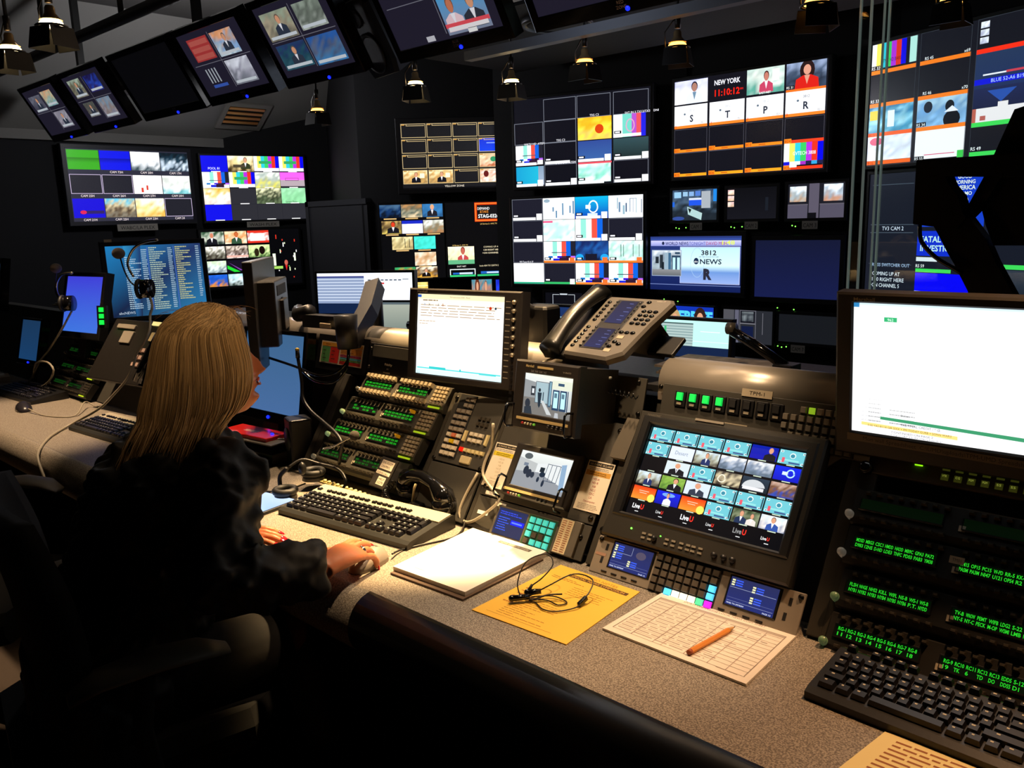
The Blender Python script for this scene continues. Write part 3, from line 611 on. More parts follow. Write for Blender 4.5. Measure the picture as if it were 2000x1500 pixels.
# --- right wall (seen through the glass)
def PR(u): return (-1.62 + .9315 * u, 4.62 - .3637 * u)
def d_rsu(s):
    s.rect(0, 0, 160, 90, '#17171f'); X = [0, 42, 85, 128]; w = 39
    s.bars(0, 0, 30, 18, BARC); s.rect(33, 0, 6, 18, '#b8e8dc'); s.rect(0, 16, 8, 3.4, '#101018', 3); s.text(.5, 18.8, 2.4, 'RS 32', '#ffffff', 4); s.text(10, 14.4, 2.6, 'TMC HD BARS', '#101018', 4, w=16); s.rect(0, 19.4, w, 2.8, '#ff8020', 2)
    s.rect(X[1], 19.4, w, 2.8, '#ff8020', 2); s.text(X[1] + 4, 19, 2.2, 'RS 45', '#ffffff', 4); s.text(X[1] + 34, 19, 2.2, 'x69', '#ffffff', 4)
    s.text(1, 43, 2.4, 'RS 33', '#ffffff', 4); s.rect(0, 43.6, w, 2.8, '#ff8020', 2); s.rect(X[1], 43.6, w, 2.8, '#ff8020', 2); s.text(X[1] + 4, 43, 2.2, 'RS 46', '#ffffff', 4); s.text(X[1] + 34, 43, 2.2, 'x70', '#ffffff', 4)
    s.ph(0, 46.4, w, 19, ['#2878a8', '#a8e0f0', '#3088b0'], 160, 10, 7); s.rect(1, 49, 7, 7, '#e0c838', 2); s.rect(17, 50, 6, 12, '#f0f8ff', 2)
    s.ph(X[1], 46.4, w, 19, ['#b0d0e0', '#6898c8', '#88b8e0'], 161, 9, 6); s.ell(X[1] + 9, 52, 3.5, 4, '#182030', 2); s.ell(X[1] + 26, 53, 3.5, 4, '#101820', 2); s.ell(X[1] + 28, 62, 6.5, 6, '#0c1018', 2.2); s.poly([(X[1] + 22, 57), (X[1] + 33, 57), (X[1] + 28, 53)], '#f0f0f8', 2.4); s.rect(X[1], 62, 8, 3, '#101018', 3); s.text(X[1] + .5, 64.8, 2.2, 'RS 34', '#ffffff', 4)
    s.rect(0, 65.4, w, 2.8, '#ff6020', 2); s.text(1, 68, 2.6, '815', '#a02000', 4); s.rect(X[1], 65.4, w, 2.8, '#ff8020', 2)
    s.ph(0, 68.2, w, 18, ['#f4f4ff', '#d0d8e8', '#f8f8ff'], 162, 9, 6); s.ell(8, 72, 6, 3, '#d86080', 2); s.rect(0, 86.4, w, 2.8, '#ff6820', 2); s.text(1, 89, 2.6, '816', '#a02000', 4); s.text(.5, 86, 2, 'RS 44', '#ffffff', 4)
    s.rect(X[1], 68.2, w, 20, '#fcfcff'); s.rect(X[1] + 8, 85, 24, .6, '#e06080', 3); s.rect(X[1], 86, 8, 3, '#101018', 3); s.text(X[1] + .5, 88.6, 2.2, 'RS 55', '#ffffff', 4); s.rect(X[1] + 34, 84, 5, 5, '#40c850', 3)
    [s.ph(X[2] + 2, 2 + 5 * k, 6, 4, ['#ffffff', '#c0c0d8'], 163 + k, 3, 2, 2) for k in range(3)]; s.rect(X[2], 19.4, w, 3, '#ff3018', 2); s.grad(X[2], 22.4, w, 23, '#283858', '#20305a', 1)
    s.rect(X[2] + 6, 36, 20, 1, '#f0f0f8', 3); s.rect(X[2] + 22, 35.6, 14, 1.4, '#d04050', 3); s.rect(X[2], 39, w - 4, 3.6, '#1018d8', 3); s.text(X[2] + 12, 41.8, 2.4, 'BLUE 52-A6 B19', '#c0d8ff', 4)
    s.grad(X[2], 45, w, 14, '#202850', '#182040'); s.poly([(X[2] + 10, 47), (X[2] + 30, 47), (X[2] + 20, 55)], '#2850a8', 3); s.rect(X[2], 58, w, 9, '#f0e8e8', 2); s.rect(X[2], 58, 3, 9, '#c06050', 3); s.rect(X[2] + 6, 63, 4, 3, '#b86058', 3); s.rect(X[2] + 18, 55, 7, 4, '#f0e8e8', 3); s.rect(X[2], 67, w, 3, '#40d858', 3)
    s.text(X[2] + 1, 85.4, 2.4, 'RS 49', '#ffffff', 4); s.rect(X[2], 86.4, 26, 2.8, '#40d858', 3)
    for i in range(4): s.box(X[i], 0, w, 90, .3, '#3c4048', 1.4)
wall_mon('multiview monitor with RS captions and orange bars seen through the glass', PR(-.09), PR(1.02), 1.69, 2.30, d_rsu, cu=(160, 90), group='monitors behind the glass')
def d_rsl(s):
    s.rect(0, 0, 160, 90, '#181b26'); s.rect(3, 8, 38, .5, '#4a5460', 2); s.rect(3, 38, 40, .5, '#4a5460', 2); s.rect(3, 44, 40, .5, '#4a5460', 2); s.text(24, 42.5, 3, 'TV3 CAM 2', '#d8e0f0', 3, al='c'); s.rect(3, 68, 40, .4, '#4a5460', 2)
    s.text(24, 70, 2.6, 'ROSS SWITCHER OUT', '#a8c0e0', 3, al='c'); s.text(7, 77, 3, 'COMING UP AT', '#e8f0f8', 3, w=26); s.text(7, 81.5, 3, '1:00 RIGHT HERE', '#e8f0f8', 3, w=30); s.text(5, 86, 3, '>ON CHANNEL 5', '#e8f0f8', 3, w=28)
    s.grad(47, 2, 53, 38, '#1038c0', '#1840c8')
    for t, y, h_ in [('GOOD', 7, 2.6), ('MORNING', 10.6, 2.6), ('AMERICA', 14.6, 3), ('PROMO', 18.4, 2.6), ('GO', 23.6, 3.8), ('QUICK', 29.6, 4.6)]: s.text(83, y, h_, t, '#e8f0e0', 3, al='c', bold=.02)
    s.rect(47, 43, 45, 18, '#1030c8'); s.text(50, 51, 4.4, 'FATAL', '#c8f0e8', 3, bold=.02); s.text(50, 57.5, 4.4, 'INVESTIG', '#c8f0e8', 3, bold=.02); s.rect(47, 62, 18, 3, '#e0e8e8', 2); s.text(47, 69.6, 2.4, 'RS 59', '#ffffff', 4); s.rect(47, 70.4, 30, 2.6, '#40d858', 3)
    s.rect(47, 73.5, 45, 14.5, '#0808f0'); s.rect(47, 87, 45, 2.2, '#e8f0ff', 3); s.text(66, 89, 1.8, 'FATAL FLIGHT INVESTIGATION', '#0818c0', 4, w=24)
    s.text(100, 64, 2.6, 'RS 53', '#ffffff', 4); s.rect(98, 65.4, 62, 3, '#40d858', 3); s.grad(98, 69, 62, 20, '#303844', '#1c222c')
wall_mon('dark blue multiview monitor with GOOD MORNING AMERICA text seen through the glass', PR(-.06), PR(1.0), 1.03, 1.645, d_rsl, cu=(160, 90), group='monitors behind the glass')

# ------------------------------------------------------------------ glass partition
gm = bpy.data.materials.new('partition_glass'); gm.use_nodes = True; nt = gm.node_tree; nt.nodes.clear()
o_ = nt.nodes.new('ShaderNodeOutputMaterial'); mx = nt.nodes.new('ShaderNodeMixShader'); tb = nt.nodes.new('ShaderNodeBsdfTransparent'); gl = nt.nodes.new('ShaderNodeBsdfGlossy')
tb.inputs[0].default_value = (.9, .95, .96, 1); gl.inputs['Roughness'].default_value = .02; mx.inputs[0].default_value = .045
nt.links.new(tb.outputs[0], mx.inputs[1]); nt.links.new(gl.outputs[0], mx.inputs[2]); nt.links.new(mx.outputs[0], o_.inputs[0])
EDGE = mat('glass_edge', '#a8bab4', .25, spec=.8, emit='#9fb0a8', es=.16)  # faint glow stands in for light caught along the glass edges
struct(MB().box(-1.066, .9, 3.0, 3.012, .02, 2.98).build('window_1', gm))
struct(MB().box(-1.137, -1.108, 2.987, 2.995, .02, 2.98).build('window_2', gm))
mb = MB()
for x, y, r in [(-1.14, 2.985, .0028), (-1.105, 2.985, .0028), (-1.068, 3.0, .002), (-1.052, 3.0, .0025)]: mb.box(x - r, x + r, y, y + .012, .02, 2.98)
struct(mb.build('window_3', EDGE))
# ------------------------------------------------------------------ console desk and sloped rack fronts
SL = R(57)
def PL(x, s, h=0.): return (x, 1.325 + s * cos(SL) - h * sin(SL), .74 + s * sin(SL) + h * cos(SL))
UP = R(75); UY0, UZ0 = 1.505, 1.017
def PU(x, s, h=0.): return (x, UY0 + s * cos(UP) - h * sin(UP), UZ0 + s * sin(UP) + h * cos(UP))
def pthing(name, label, cat, x, s, h=0., group=None, up=False, dt=0.):
    return thing(name, label, cat, (PU if up else PL)(x, s, h), ((UP if up else SL) + dt, 0, 0), group)

def speckle():
    m = mat('speckled_laminate', '#9a8f80', .42, bump=.03, bscale=900)
    nt = m.node_tree; b = nt.nodes['Principled BSDF']; tc = nt.nodes['Texture Coordinate']
    def ramp(scale, lo, hi, c0, c1):
        n = nt.nodes.new('ShaderNodeTexNoise'); n.inputs['Scale'].default_value = scale; n.inputs['Detail'].default_value = 3
        nt.links.new(tc.outputs['Object'], n.inputs['Vector'])
        r = nt.nodes.new('ShaderNodeValToRGB'); r.color_ramp.elements[0].position = lo; r.color_ramp.elements[1].position = hi
        r.color_ramp.elements[0].color = (*lin(hx(c0)), 1); r.color_ramp.elements[1].color = (*lin(hx(c1)), 1)
        nt.links.new(n.outputs['Fac'], r.inputs['Fac']); return r
    a = ramp(380, .40, .62, '#655c51', '#aba192'); c = ramp(900, .62, .72, '#000000', '#c0c0c0')
    mx = nt.nodes.new('ShaderNodeMix'); mx.data_type = 'RGBA'; mx.inputs['B'].default_value = (*lin(hx('#d8cfc0')), 1)
    nt.links.new(c.outputs['Color'], mx.inputs['Factor']); nt.links.new(a.outputs['Color'], mx.inputs['A']); nt.links.new(mx.outputs['Result'], b.inputs['Base Color'])
    return m
LAM = speckle()
XL, XR = -5.6, .62
desk = thing('console_desk', 'long speckled grey laminate console desk with a rounded black front edge', 'desk', (0, 0, 0))
MB().box(XL, XR, .945, 1.36, .705, .74).build('worktop', LAM, desk)
prof = [(.945, .74)] + [(.945 - .062 * sin(a) , .675 + .065 * cos(a)) for a in [R(8 + 14 * k) for k in range(13)]] + [(.945, .61)]
MB().prismx(prof, XL, -1.29, smooth=True).build('front_edge', LAM, desk)
MB().prismx(prof, -1.29, XR, smooth=True).build('front_edge', mat('edge_vinyl', '#0c0c0b', .32, bump=.03, bscale=500), desk)
MB().box(XL, XR, 1.30, 1.33, .02, .705).build('front_panel', mat('desk_panel', '#17150f', .6), desk)
for x in (-5.5, -3.0, -.2): MB().box(x - .03, x + .03, .99, 1.36, .0, .705).build('leg', mat('desk_panel', '#17150f', .6), desk)
MB().box(XL, XR, 1.36, 1.40, .0, .70).build('back_panel', MATTE, desk)

hs = thing('console_rack', 'charcoal sloped equipment rack body rising along the back of the desk', 'equipment rack', (0, 0, 0))
prof = [(1.365, .742), (1.543, 1.015), (1.56, 1.07), (1.62, 1.07), (1.66, .742)]
MB().prismx(prof, -2.17, XR).build('rack_body', PANELK, hs)
MB().prismx(prof, XL, -2.9).build('rack_body', PANELK, hs)
MB().prismx([(1.53, .742), (1.53, 1.0), (1.56, 1.07), (1.62, 1.07), (1.66, .742)], -2.9, -2.17).build('rack_body', PANELK, hs)
# divider rails between bays: raised strips with a dark groove
RAIL = mat('rack_rail', '#3b372f', .45, bump=.05, bscale=300)
RAILD = mat('rack_side_cheek', '#5d564a', .5, bump=.05, bscale=300)
for x, w_ in [(-2.115, .05), (-1.603, .02), (-1.4, .02), (-1.03, .045), (-.545, .05)]:
    mb = MB(); mb.M = TR(PL(x, .0), (SL, 0, 0)); mb.box(0, w_, 0, .325, -.02, .012, ch=.002); mb.box(w_ * .45, w_ * .45 + .003, 0, .325, .012, .0125)
    mb.build('rack_rail', RAIL, hs)
# tan side cheek (bracket) beside the big LCD
mb = MB(); mb.M = TR(PL(-1.045, 0), (SL, 0, 0)); mb.prism([(.0, .235), (.04, .235), (.045, .33), (.012, .33), (.0, .26)], .012, .03); mb.build('rack_cheek', RAILD, hs)
# aluminium tube rail
ALUT = mat('satin_aluminium_tube', '#a89f92', .33, .45, bump=.02, bscale=40)
rl = thing('tube_rail', 'thick satin aluminium tube rail capping the console behind the small LCD monitors', 'rail')
def halftube(x0, x1):
    cy, cz, r = 1.584, 1.108, .056
    pr = [(cy - r * 1.0, 1.089)] + [(cy - r * cos(a), cz + r * sin(a) * .9) for a in [PI * k / 14 for k in range(15)]] + [(cy + r, 1.089)]
    return MB().prismx(pr, x0, x1, smooth=True)
halftube(-.985, -.585).build('tube', ALUT, rl)
MB().box(-.985, -.585, 1.526, 1.63, 1.072, 1.089).build('lip', ALUT, rl)
rl2 = thing('tube_rail', 'aluminium tube rail behind the monitor arm, with a dark joint band', 'rail')
halftube(-2.9, -1.2).build('tube', ALUT, rl2)
MB().box(-2.9, -1.2, 1.526, 1.63, 1.072, 1.089).build('lip', ALUT, rl2)
mb = MB(); cy, cz, r = 1.582, 1.112, .052
mb.prismx([(cy - r, 1.07)] + [(cy - r * cos(a), cz + r * sin(a) * .9) for a in [PI * k / 14 for k in range(15)]] + [(cy + r, 1.07)], -2.03, -1.965, smooth=True); mb.build('joint_band', mat('band_grey', '#4c4a46', .5), rl2)
MB().box(-1.2, -.985, 1.54, 1.62, 1.085, 1.10).build('top_panel', MATTE, hs)

def knob(mb, x, y, r, h, z=0., mi=0): mb.cyl((x, y, z), (x, y, z + h * .8), r, r * .92, 14, mi); mb.cyl((x, y, z + h * .8), (x, y, z + h), r * .92, r * .75, 14, mi)
def screws(parent, pts, z=.0, r=.0045):
    mb = MB()
    for x, y in pts: mb.cyl((x, y, z), (x, y, z + .003), r * 1.25, r * 1.25, 12); mb.sph((x, y, z + .003), r, 10, 6, sc=(1, 1, .5))
    return mb.build('screw', STEEL if False else mat('dark_screw', '#2a2825', .3, .8), parent)
KEYB = mat('beige_key', '#9a8d74', .45); KEYD = mat('dark_key', '#3a352c', .45); LCDG = emis_attr('green_display', .8, .15)
KEYL = mat('lime_strip', '#a0c020', .4, emit='#a8d020', es=.5); GOLDK = mat('amber_key', '#c89020', .4, emit='#d09010', es=.25)
def intercom(x, s, w, label, lever, seed, knobc=None, txt=None, gold=False, tilt=R(-7), dark=False, group='intercom key panels', h=.071, pad=True, bright=1.):
    t = pthing('intercom_station', label, 'intercom', x, s - .008, -.006, group, dt=tilt)
    mb = MB()
    # rounded body: section in (y,z) extruded along x
    pr = [(0, 0), (-.004, .012), (.002, .024), (.012, .028), (h - .004, .028), (h, .022), (h, 0)]
    mb.rings([[(0, y, z) for y, z in pr], [(w, y, z) for y, z in pr]], 0, False)
    mb.build('body', PANELK if not dark else mat('dark_unit', '#1d1b17', .5), t)
    kw = w * .78; r = random.Random(seed)
    for row, yy in ((0, h * .80), (1, h * .10)):
      for half in (0, 1):
        mb = MB()
        for i in range(half * 8, half * 8 + 8):
            xx = w * .035 + kw * .47 * ((i % 8) / 8) + (kw * .53 if i > 7 else 0)
            if lever: mb.box(xx, xx + kw * .045, yy, yy + h * .19, .028, .040, tp=.0015)
            else: mb.box(xx + .002, xx + kw * .04, yy + .001, yy + h * .12, .028, .036, tp=.002)
        mb.build('keys', KEYB if lever else KEYD, t)
    for k in (0, 1):
        W_, H_ = kw * .43, h * .30; x0 = w * .03 + k * kw * .53; y0 = h * .40
        MB().frame(x0 - .003, x0 + W_ + .003, y0 - .002, y0 + H_ + .002, x0, x0 + W_, y0, y0 + H_, .027, .031, bv=.001).build('display_bezel', BLACK, t)
        c = Scr(100, 22, W_, H_, '#041004')
        g = tuple(v * bright for v in hx('#30e830'))
        T = txt[k] if txt else None
        for i in range(8):
            for q in range(2):
                if T and i < len(T[q]): c.text(3 + i * 12, 10 + q * 9.5, 6.6, T[q][i], g, 3, w=min(9.8, 3.2 * len(T[q][i])) , bold=.02)
                elif not T and r.random() < .92: c.text(3 + i * 12, 10 + q * 9.5, 6.4, ''.join(r.choice('ABCDENMPSW') for _ in range(3)) + str(r.randint(1, 9)), g, 3, w=9.4, bold=.01)
        c.build('display', LCDG, t, (x0, y0, .0285))
    if pad:
        mb = MB()
        for i in range(4):
            for j in range(5): mb.box(w * .845 + i * w * .036, w * .845 + i * w * .036 + w * .031, h * .14 + j * h * .165, h * .14 + j * h * .165 + h * .135, .028, .033, tp=.001)
        mb.build('keypad', KEYB if not dark else KEYD, t)
        MB().box(w * .85, w * .97, h * .0, h * .07, .028, .031).build('lit_strip', KEYL, t)
    mb = MB(); knob(mb, -.006 + w * .01, h * .2, .008, .02, .018); mb.build('knob', mat('knob_' + str(knobc), knobc or '#8a8a84', .25, .6 if not knobc else 0, emit=knobc, es=.15 if knobc else 0), t)
    MB().box(w * .43, w * .455, h * .35, h * .5, .028, .0295).build('centre_label', LABEL, t)
    if gold:
        mb = MB(); mb.box(w * .74, w * .775, h * .72, h * .86, .03, .045, tp=.003); mb.build('amber_key', GOLDK, t)
    return t
G1 = 'intercom key panels in front of the woman'
TX = [('MDSD MDGS CSC1 HMDD HADD MD9C GDAS PAYZ', 'DOOS 12NS D-ND LDE3 TNFC PDO3 PAB3 YMSB')]
intercom(-1.985, .272, .372, 'top intercom panel with tall beige lever keys under the word processor monitor', True, 1, group=G1)
intercom(-2.012, .196, .385, 'second intercom panel from the top, small dark keys and an amber key', False, 2, '#b8d8a0', gold=True, group=G1)
intercom(-2.035, .120, .388, 'third intercom panel from the top, microphone ball resting over its left display', False, 3, '#b0d8a0', gold=True, group=G1)
intercom(-2.055, .044, .395, 'lowest intercom panel with dim displays and a taped card at its right end', False, 4, '#8a8878', group=G1, bright=.55, pad=False)
G2_ = 'intercom key panels far down the desk'
for k, s in enumerate((.262, .182, .102, .022)):
    intercom(-4.19, s, .43, ['top', 'second', 'third', 'lowest'][k] + ' of the dim intercom panels far down the desk by the purple-blue screen', False, 10 + k, dark=True, group=G2_, bright=.4)
# beige lit key strip lying on the desk under the panels
ks = thing('key_strip', 'thin strip of small glowing beige buttons along the foot of the intercom stack', 'button strip', (-2.0, 1.312, .7405), (0, 0, -R(1)))
MB().box(0, .36, -.012, .004, 0, .004).build('base', mat('strip_base', '#8a7f50', .5), ks)
mb = MB()
for i in range(17): mb.cyl((.012 + i * .021, -.004, .004), (.012 + i * .021, -.004, .010), .006, .0045, 10)
mb.build('button', mat('beige_button', '#d0c890', .4), ks)
# taped card
cd = thing('taped_card', 'small black card with white printed strips taped to the lowest intercom panel', 'card', PL(-1.745, .02, .045), (SL - R(4), 0, R(-6)))
MB().box(0, .075, 0, .085, 0, .004, ch=.001).build('card', mat('card_dark', '#2c2823', .5), cd)
c = Scr(75, 85, .071, .081, '#2c2823'); c.rect(8, 6, 60, 26, '#e8dcc8'); c.rect(4, 38, 66, 10, '#efe4d0'); c.rect(26, 54, 36, 24, '#efe4d0'); c.text(12, 16, 8, 'ENG ROOM', '#201810', w=50); c.text(12, 28, 7, 'CONTROL', '#201810', w=46); c.text(8, 46.5, 6, 'PLEASE CALL', '#201810', w=56); c.text(30, 64, 7, 'HELP', '#201810', w=28); c.text(30, 75, 8, '5579', '#201810', w=28)
c.build('printed_strip', INK, cd, (.002, .002, .0042))

# ------------------------------------------------------------------ fidelity speaker panel + colour chart
t = pthing('speaker_unit', 'black speaker panel with white lettering left of the word processor monitor', 'speaker panel', -1.985, .012, .004, up=True)
MB().box(0, .28, -.0, .092, 0, .012, ch=.002).box(.02, .24, .05, .085, .012, .013).build('panel', BLACK, t)
MB().box(.02, .24, .052, .086, .0125, .016, ch=.001).build('grille', mat('grille_grey', '#3c3a36', .6), t)
c = Scr(100, 40, .1, .04, None); c.text(4, 14, 7, 'Fidelity', '#e8e0d0', w=34, bold=.02); c.text(16, 26, 5, 'A 1', '#e8e0d0'); c.text(2, 37, 4, 'SPEAKERS', '#e8e0d0', w=30)
c.build('lettering', INK, t, (.075, .004, .0126)); screws(t, [(.008, .02), (.008, .075), (.272, .02)], .012)
ch = pthing('colour_chart', 'colour-coded paper chart in green, red and stripes pinned behind the monitor arm', 'chart', -2.245, .022, .006, up=True)
MB().box(-.02, .24, -.02, .09, -.004, 0).build('backing', BLACK, ch)
c = Scr(220, 72, .218, .07, '#efe0c8'); c.rect(4, 4, 95, 12, '#f0a830'); c.rect(6, 18, 44, 50, '#60a860'); c.rect(52, 18, 46, 50, '#e02820'); c.rect(104, 4, 112, 10, '#f0a830'); c.rect(106, 16, 50, 20, '#e8a050'); c.rect(160, 16, 54, 20, '#e89838')
c.rect(106, 38, 108, 7, '#c03860'); c.rect(106, 46, 108, 6, '#60c8d8'); c.rect(106, 53, 108, 5, '#70a850'); c.rect(106, 59, 108, 10, '#d02818')
for x, y, w_, h_, k in [(24, 6, 50, 8, 1), (14, 24, 28, 38, 3), (60, 24, 30, 38, 3), (110, 6, 90, 6, 1), (108, 18, 100, 16, 3), (110, 39, 98, 28, 5)]: c.lines(x, y, w_, h_, k, '#30180c', k, fill=.25)
c.build('sheet', INK, ch, (0, 0, .0005))

# ------------------------------------------------------------------ production key panel (bay 2)
kp = pthing('production_controller', 'tall dark control panel with columns of pale keys and one lit red key', 'key panel', -1.583, .0, .012)
MB().box(0, .18, .135, .325, 0, .006, ch=.0015).box(0, .18, .0, .131, 0, .006, ch=.0015).build('panel_plate', PANELK, kp)
W1 = mat('pale_key', '#d8cdb4', .4); W2 = mat('tan_key', '#8f8678', .45); REDK = mat('lit_red_key', '#ff1808', .4, emit='#ff1808', es=.9); YELK = mat('yellow_key', '#d8b820', .4); PINKK = mat('pink_key', '#d07858', .4)
mb = MB(); mb.box(.018, .078, .148, .322, .006, .008); mb.build('key_bed', MATTE, kp)
for j in range(10):
    y = .152 + j * .0168
    for i in range(3):
        if j > 7 and i == 0: continue
        m_ = W1 if j < 4 else W2
        nm = 'key'
        if (j, i) == (3, 1): m_ = PINKK
        if (j, i) == (2, 1): m_ = YELK
        MB().box(.022 + i * .018 + (.004 if j > 6 else 0), .037 + i * .018 + (.004 if j > 6 else 0), y, y + .012, .008, .014, tp=.0015).build(nm, m_, kp)
for (x, y, w_, h_, m_) in [(.080, .198, .009, .03, mat('cream_key', '#d8c890', .4)), (.158, .198, .009, .03, mat('cream_key', '#d8c890', .4))] + [(.084 + i * .015, .172, .011, .011, REDK if i == 0 else mat('cream_key', '#d8c890', .4)) for i in range(6)] + [(.1 + i * .017, .20 + j * .016, .013, .011, W1) for i in range(3) for j in range(2)] + [(.108 + i * .015, .245 + j * .016, .011, .010, KEYD) for i in range(3) for j in range(2)]:
    MB().box(x, x + w_, y, y + h_, .006, .012, tp=.0012).build('key', m_, kp)
MB().box(.1, .135, .142, .162, .006, .012, ch=.002).build('lcd_counter', mat('cream_plate', '#c8b88c', .5), kp)
screws(kp, [(.005, .14), (.175, .14), (.005, .31)], .006)
g = thing('wall_phone_base', 'low black telephone cradle on the desk at the foot of the key panel', 'telephone base', (-1.60, 1.27, .7405), (0, 0, R(-4)))
MB().box(0, .13, 0, .07, 0, .022, ch=.006).build('cradle', GLOSS, g); MB().box(.02, .06, .02, .05, .022, .03, ch=.004).build('plunger', GLOSS, g)

# ------------------------------------------------------------------ big rack monitors
SILV = mat('silver_button', '#b5a890', .3, .6)
def marshall(name, label, P0, tilt, yaw, W, H, fr, draw, cu, knobs=True, glow=GLOW, depth=.05):
    l, r_, b, t_ = fr
    t = thing(name, label, 'monitor', P0, (tilt, 0, yaw))
    mb = MB().frame(-l, W + r_, -b, H + t_, 0, W, 0, H, -.03, .006, bv=.003); mb.box(-l + .01, W + r_ - .01, -b + .01, H + t_ - .01, -depth, -.02)
    mb.build('housing', mat('monitor_housing', '#2a2623', .45, bump=.05, bscale=300), t)
    s = Scr(cu[0], cu[1], W, H, '#f8f8fa'); draw(s); s.build('screen', glow, t, (0, 0, .001))
    if knobs:
        mb = MB()
        for k in range(7): mb.cyl((W + r_ * .62, H - .012 - k * .0215, .006), (W + r_ * .62, H - .012 - k * .0215, .012), .006, .005, 14)
        mb.build('knob', SILV, t)
        mb = MB()
        for k in range(7): mb.box(W + r_ * .55, W + r_ * .68, H - .175 - k * .016 + .018, H - .168 - k * .016 + .018, .006, .0095)
        mb.build('button', BLACK, t)
        c = Scr(30, 225, r_ * .4, H, None)
        for k in range(14): c.rect(4, 10 + k * 15.4, 20, 2.6, '#8c8270')
        c.build('lettering', INK, t, (W + r_ * .08, 0, .0064))
    c = Scr(40, 8, .04, .008, None); c.text(0, 7, 6, 'Marshall', '#a89880', w=36, bold=.02); c.build('maker_lettering', INK, t, (.001, H + .003, .0064))
    return t
def d_doc(s):
    s.grad(0, 0, 160, 50, '#fff6d8', '#ffffff'); s.rect(0, 0, 160, 7, '#f4e6b8'); s.rect(0, 1, 7, 4, '#2858b0', 3); s.text(80, 4.5, 2.2, 'TV3 Instructions 2018 - Word', '#604828', 3, al='c')
    s.lines(10, 7.5, 60, 3, 1, '#806040', 1, 3, .5); s.lines(6, 14, 150, 20, 5, '#a07850', 2, 3, .22, .8)
    for i, c in enumerate(['#6080b0', '#303030', '#a0a0a0', '#808080', '#a04020']): s.text(12 + i * 9, 17, 4, 'AXa&B'[i], c, 3)
    s.ell(136, 17, 2.4, 2.4, '#c03010', 3); s.ell(145, 17, 1.8, 1.8, '#203040', 3); s.lines(4, 38, 40, 8, 2, '#c0a078', 5, 3, .25)
    s.rect(2, 110, 156, 2, '#60d8d8', 3); s.rect(26, 108, 32, 3.6, '#38c8c8', 3); s.rect(84, 108, 3, 3.6, '#38c8c8', 3); s.rect(120, 110.5, 30, 2.4, '#50d0d0', 3); s.rect(0, 113, 160, 7, '#d8fbff', 2); s.text(3, 119, 4, '( )', '#408080', 4)
marshall('monitor', 'dark-framed monitor with a bright white word processor page above the intercom panels', (-1.6942, 1.4388, 1.072), R(83), R(6), .291, .212, (.03, .055, .018, .015), d_doc, (160, 120), glow=GLOW, depth=.035)
arm = thing('monitor_stand', 'thick black monitor arm post standing right behind the word processor monitor', 'monitor arm', (-1.47, 1.70, 1.09))
MB().cyl((0, 0, -.35), (0, 0, .12), .03).box(-.04, .045, -.035, .035, -.06, .15, ch=.008).build('post', BLACK, arm)
MB().tube([(0, 0, .12), (-.02, -.06, .15), (-.06, -.13, .14)], .02, 10).build('arm', BLACK, arm)
def d_xls(s):
    s.grad(0, 0, 160, 120, '#f6fbff', '#fdfdff'); s.rect(0, 0, 160, 2, '#d0e8f4'); s.rect(0, 0, 5, 4, '#3080b8', 3); s.rect(27, 12, 11, 4, '#38b070', 3); s.text(32.5, 15.4, 2.6, '962', '#e0fff0', 4, al='c')
    r = random.Random(3)
    for k in range(9):
        y = 78 + k * 4; f = k / 9; col = tuple(.95 - .4 * f for _ in range(3))
        s.text(9, y + 3, 2, '#%d' % (70 + k * 6), col, 3); s.lines(15, y + .6, 12, 3, 1, col, k, 3, .4, .9)
        if k > 3: s.lines(28 + 6, y + .6, 12, 3, 1, col, k + 20, 3, .4, .9); s.lines(44, y + .6, 14, 3, 1, col, k + 30, 3, .4, .7)
    s.poly([(26, 103), (160, 106), (160, 109.5), (26, 105.8)], '#3c9468', 3)
    s.text(44, 109.6, 2.2, 'TAB FINAL CREDIT / ? @', '#303030', 3, w=34); s.poly([(9, 110), (92, 112), (92, 115.4), (9, 113)], '#f4d880', 3); s.text(15, 113.6, 2, '0:00 YAS 81/14 GIR SIXX + PM TODAY GURB + SONG WAR3', '#705820', 4, w=72)
    s.text(36, 117.4, 2, 'CONTINUED ON PAGE 2', '#303038', 3, w=36); s.text(36, 119.7, 1.6, 'http://187.15.39.10b/phaedra/', '#606878', 3, w=44); s.text(44, 101, 2.2, 'Shows', '#404040', 3)
t = marshall('monitor', 'large bright spreadsheet monitor at the right end above the dark intercom rack', (-.5468, 1.4898, 1.0772), R(95), 0, .305, .235, (.03, .06, .045, .018), d_xls, (160, 120), knobs=False)
c = Scr(305, 14, .31, .0135, '#6e6253'); c.text(28, 10.5, 8, 'Mon wall Spreadsheet  C:\\UMD\\uploads\\TPM-UMD Spreadsheet', '#2a2018', w=262); c.build('label_tape', INK, t, (-.006, -.0165, .0075), (0, 0, R(-1)))

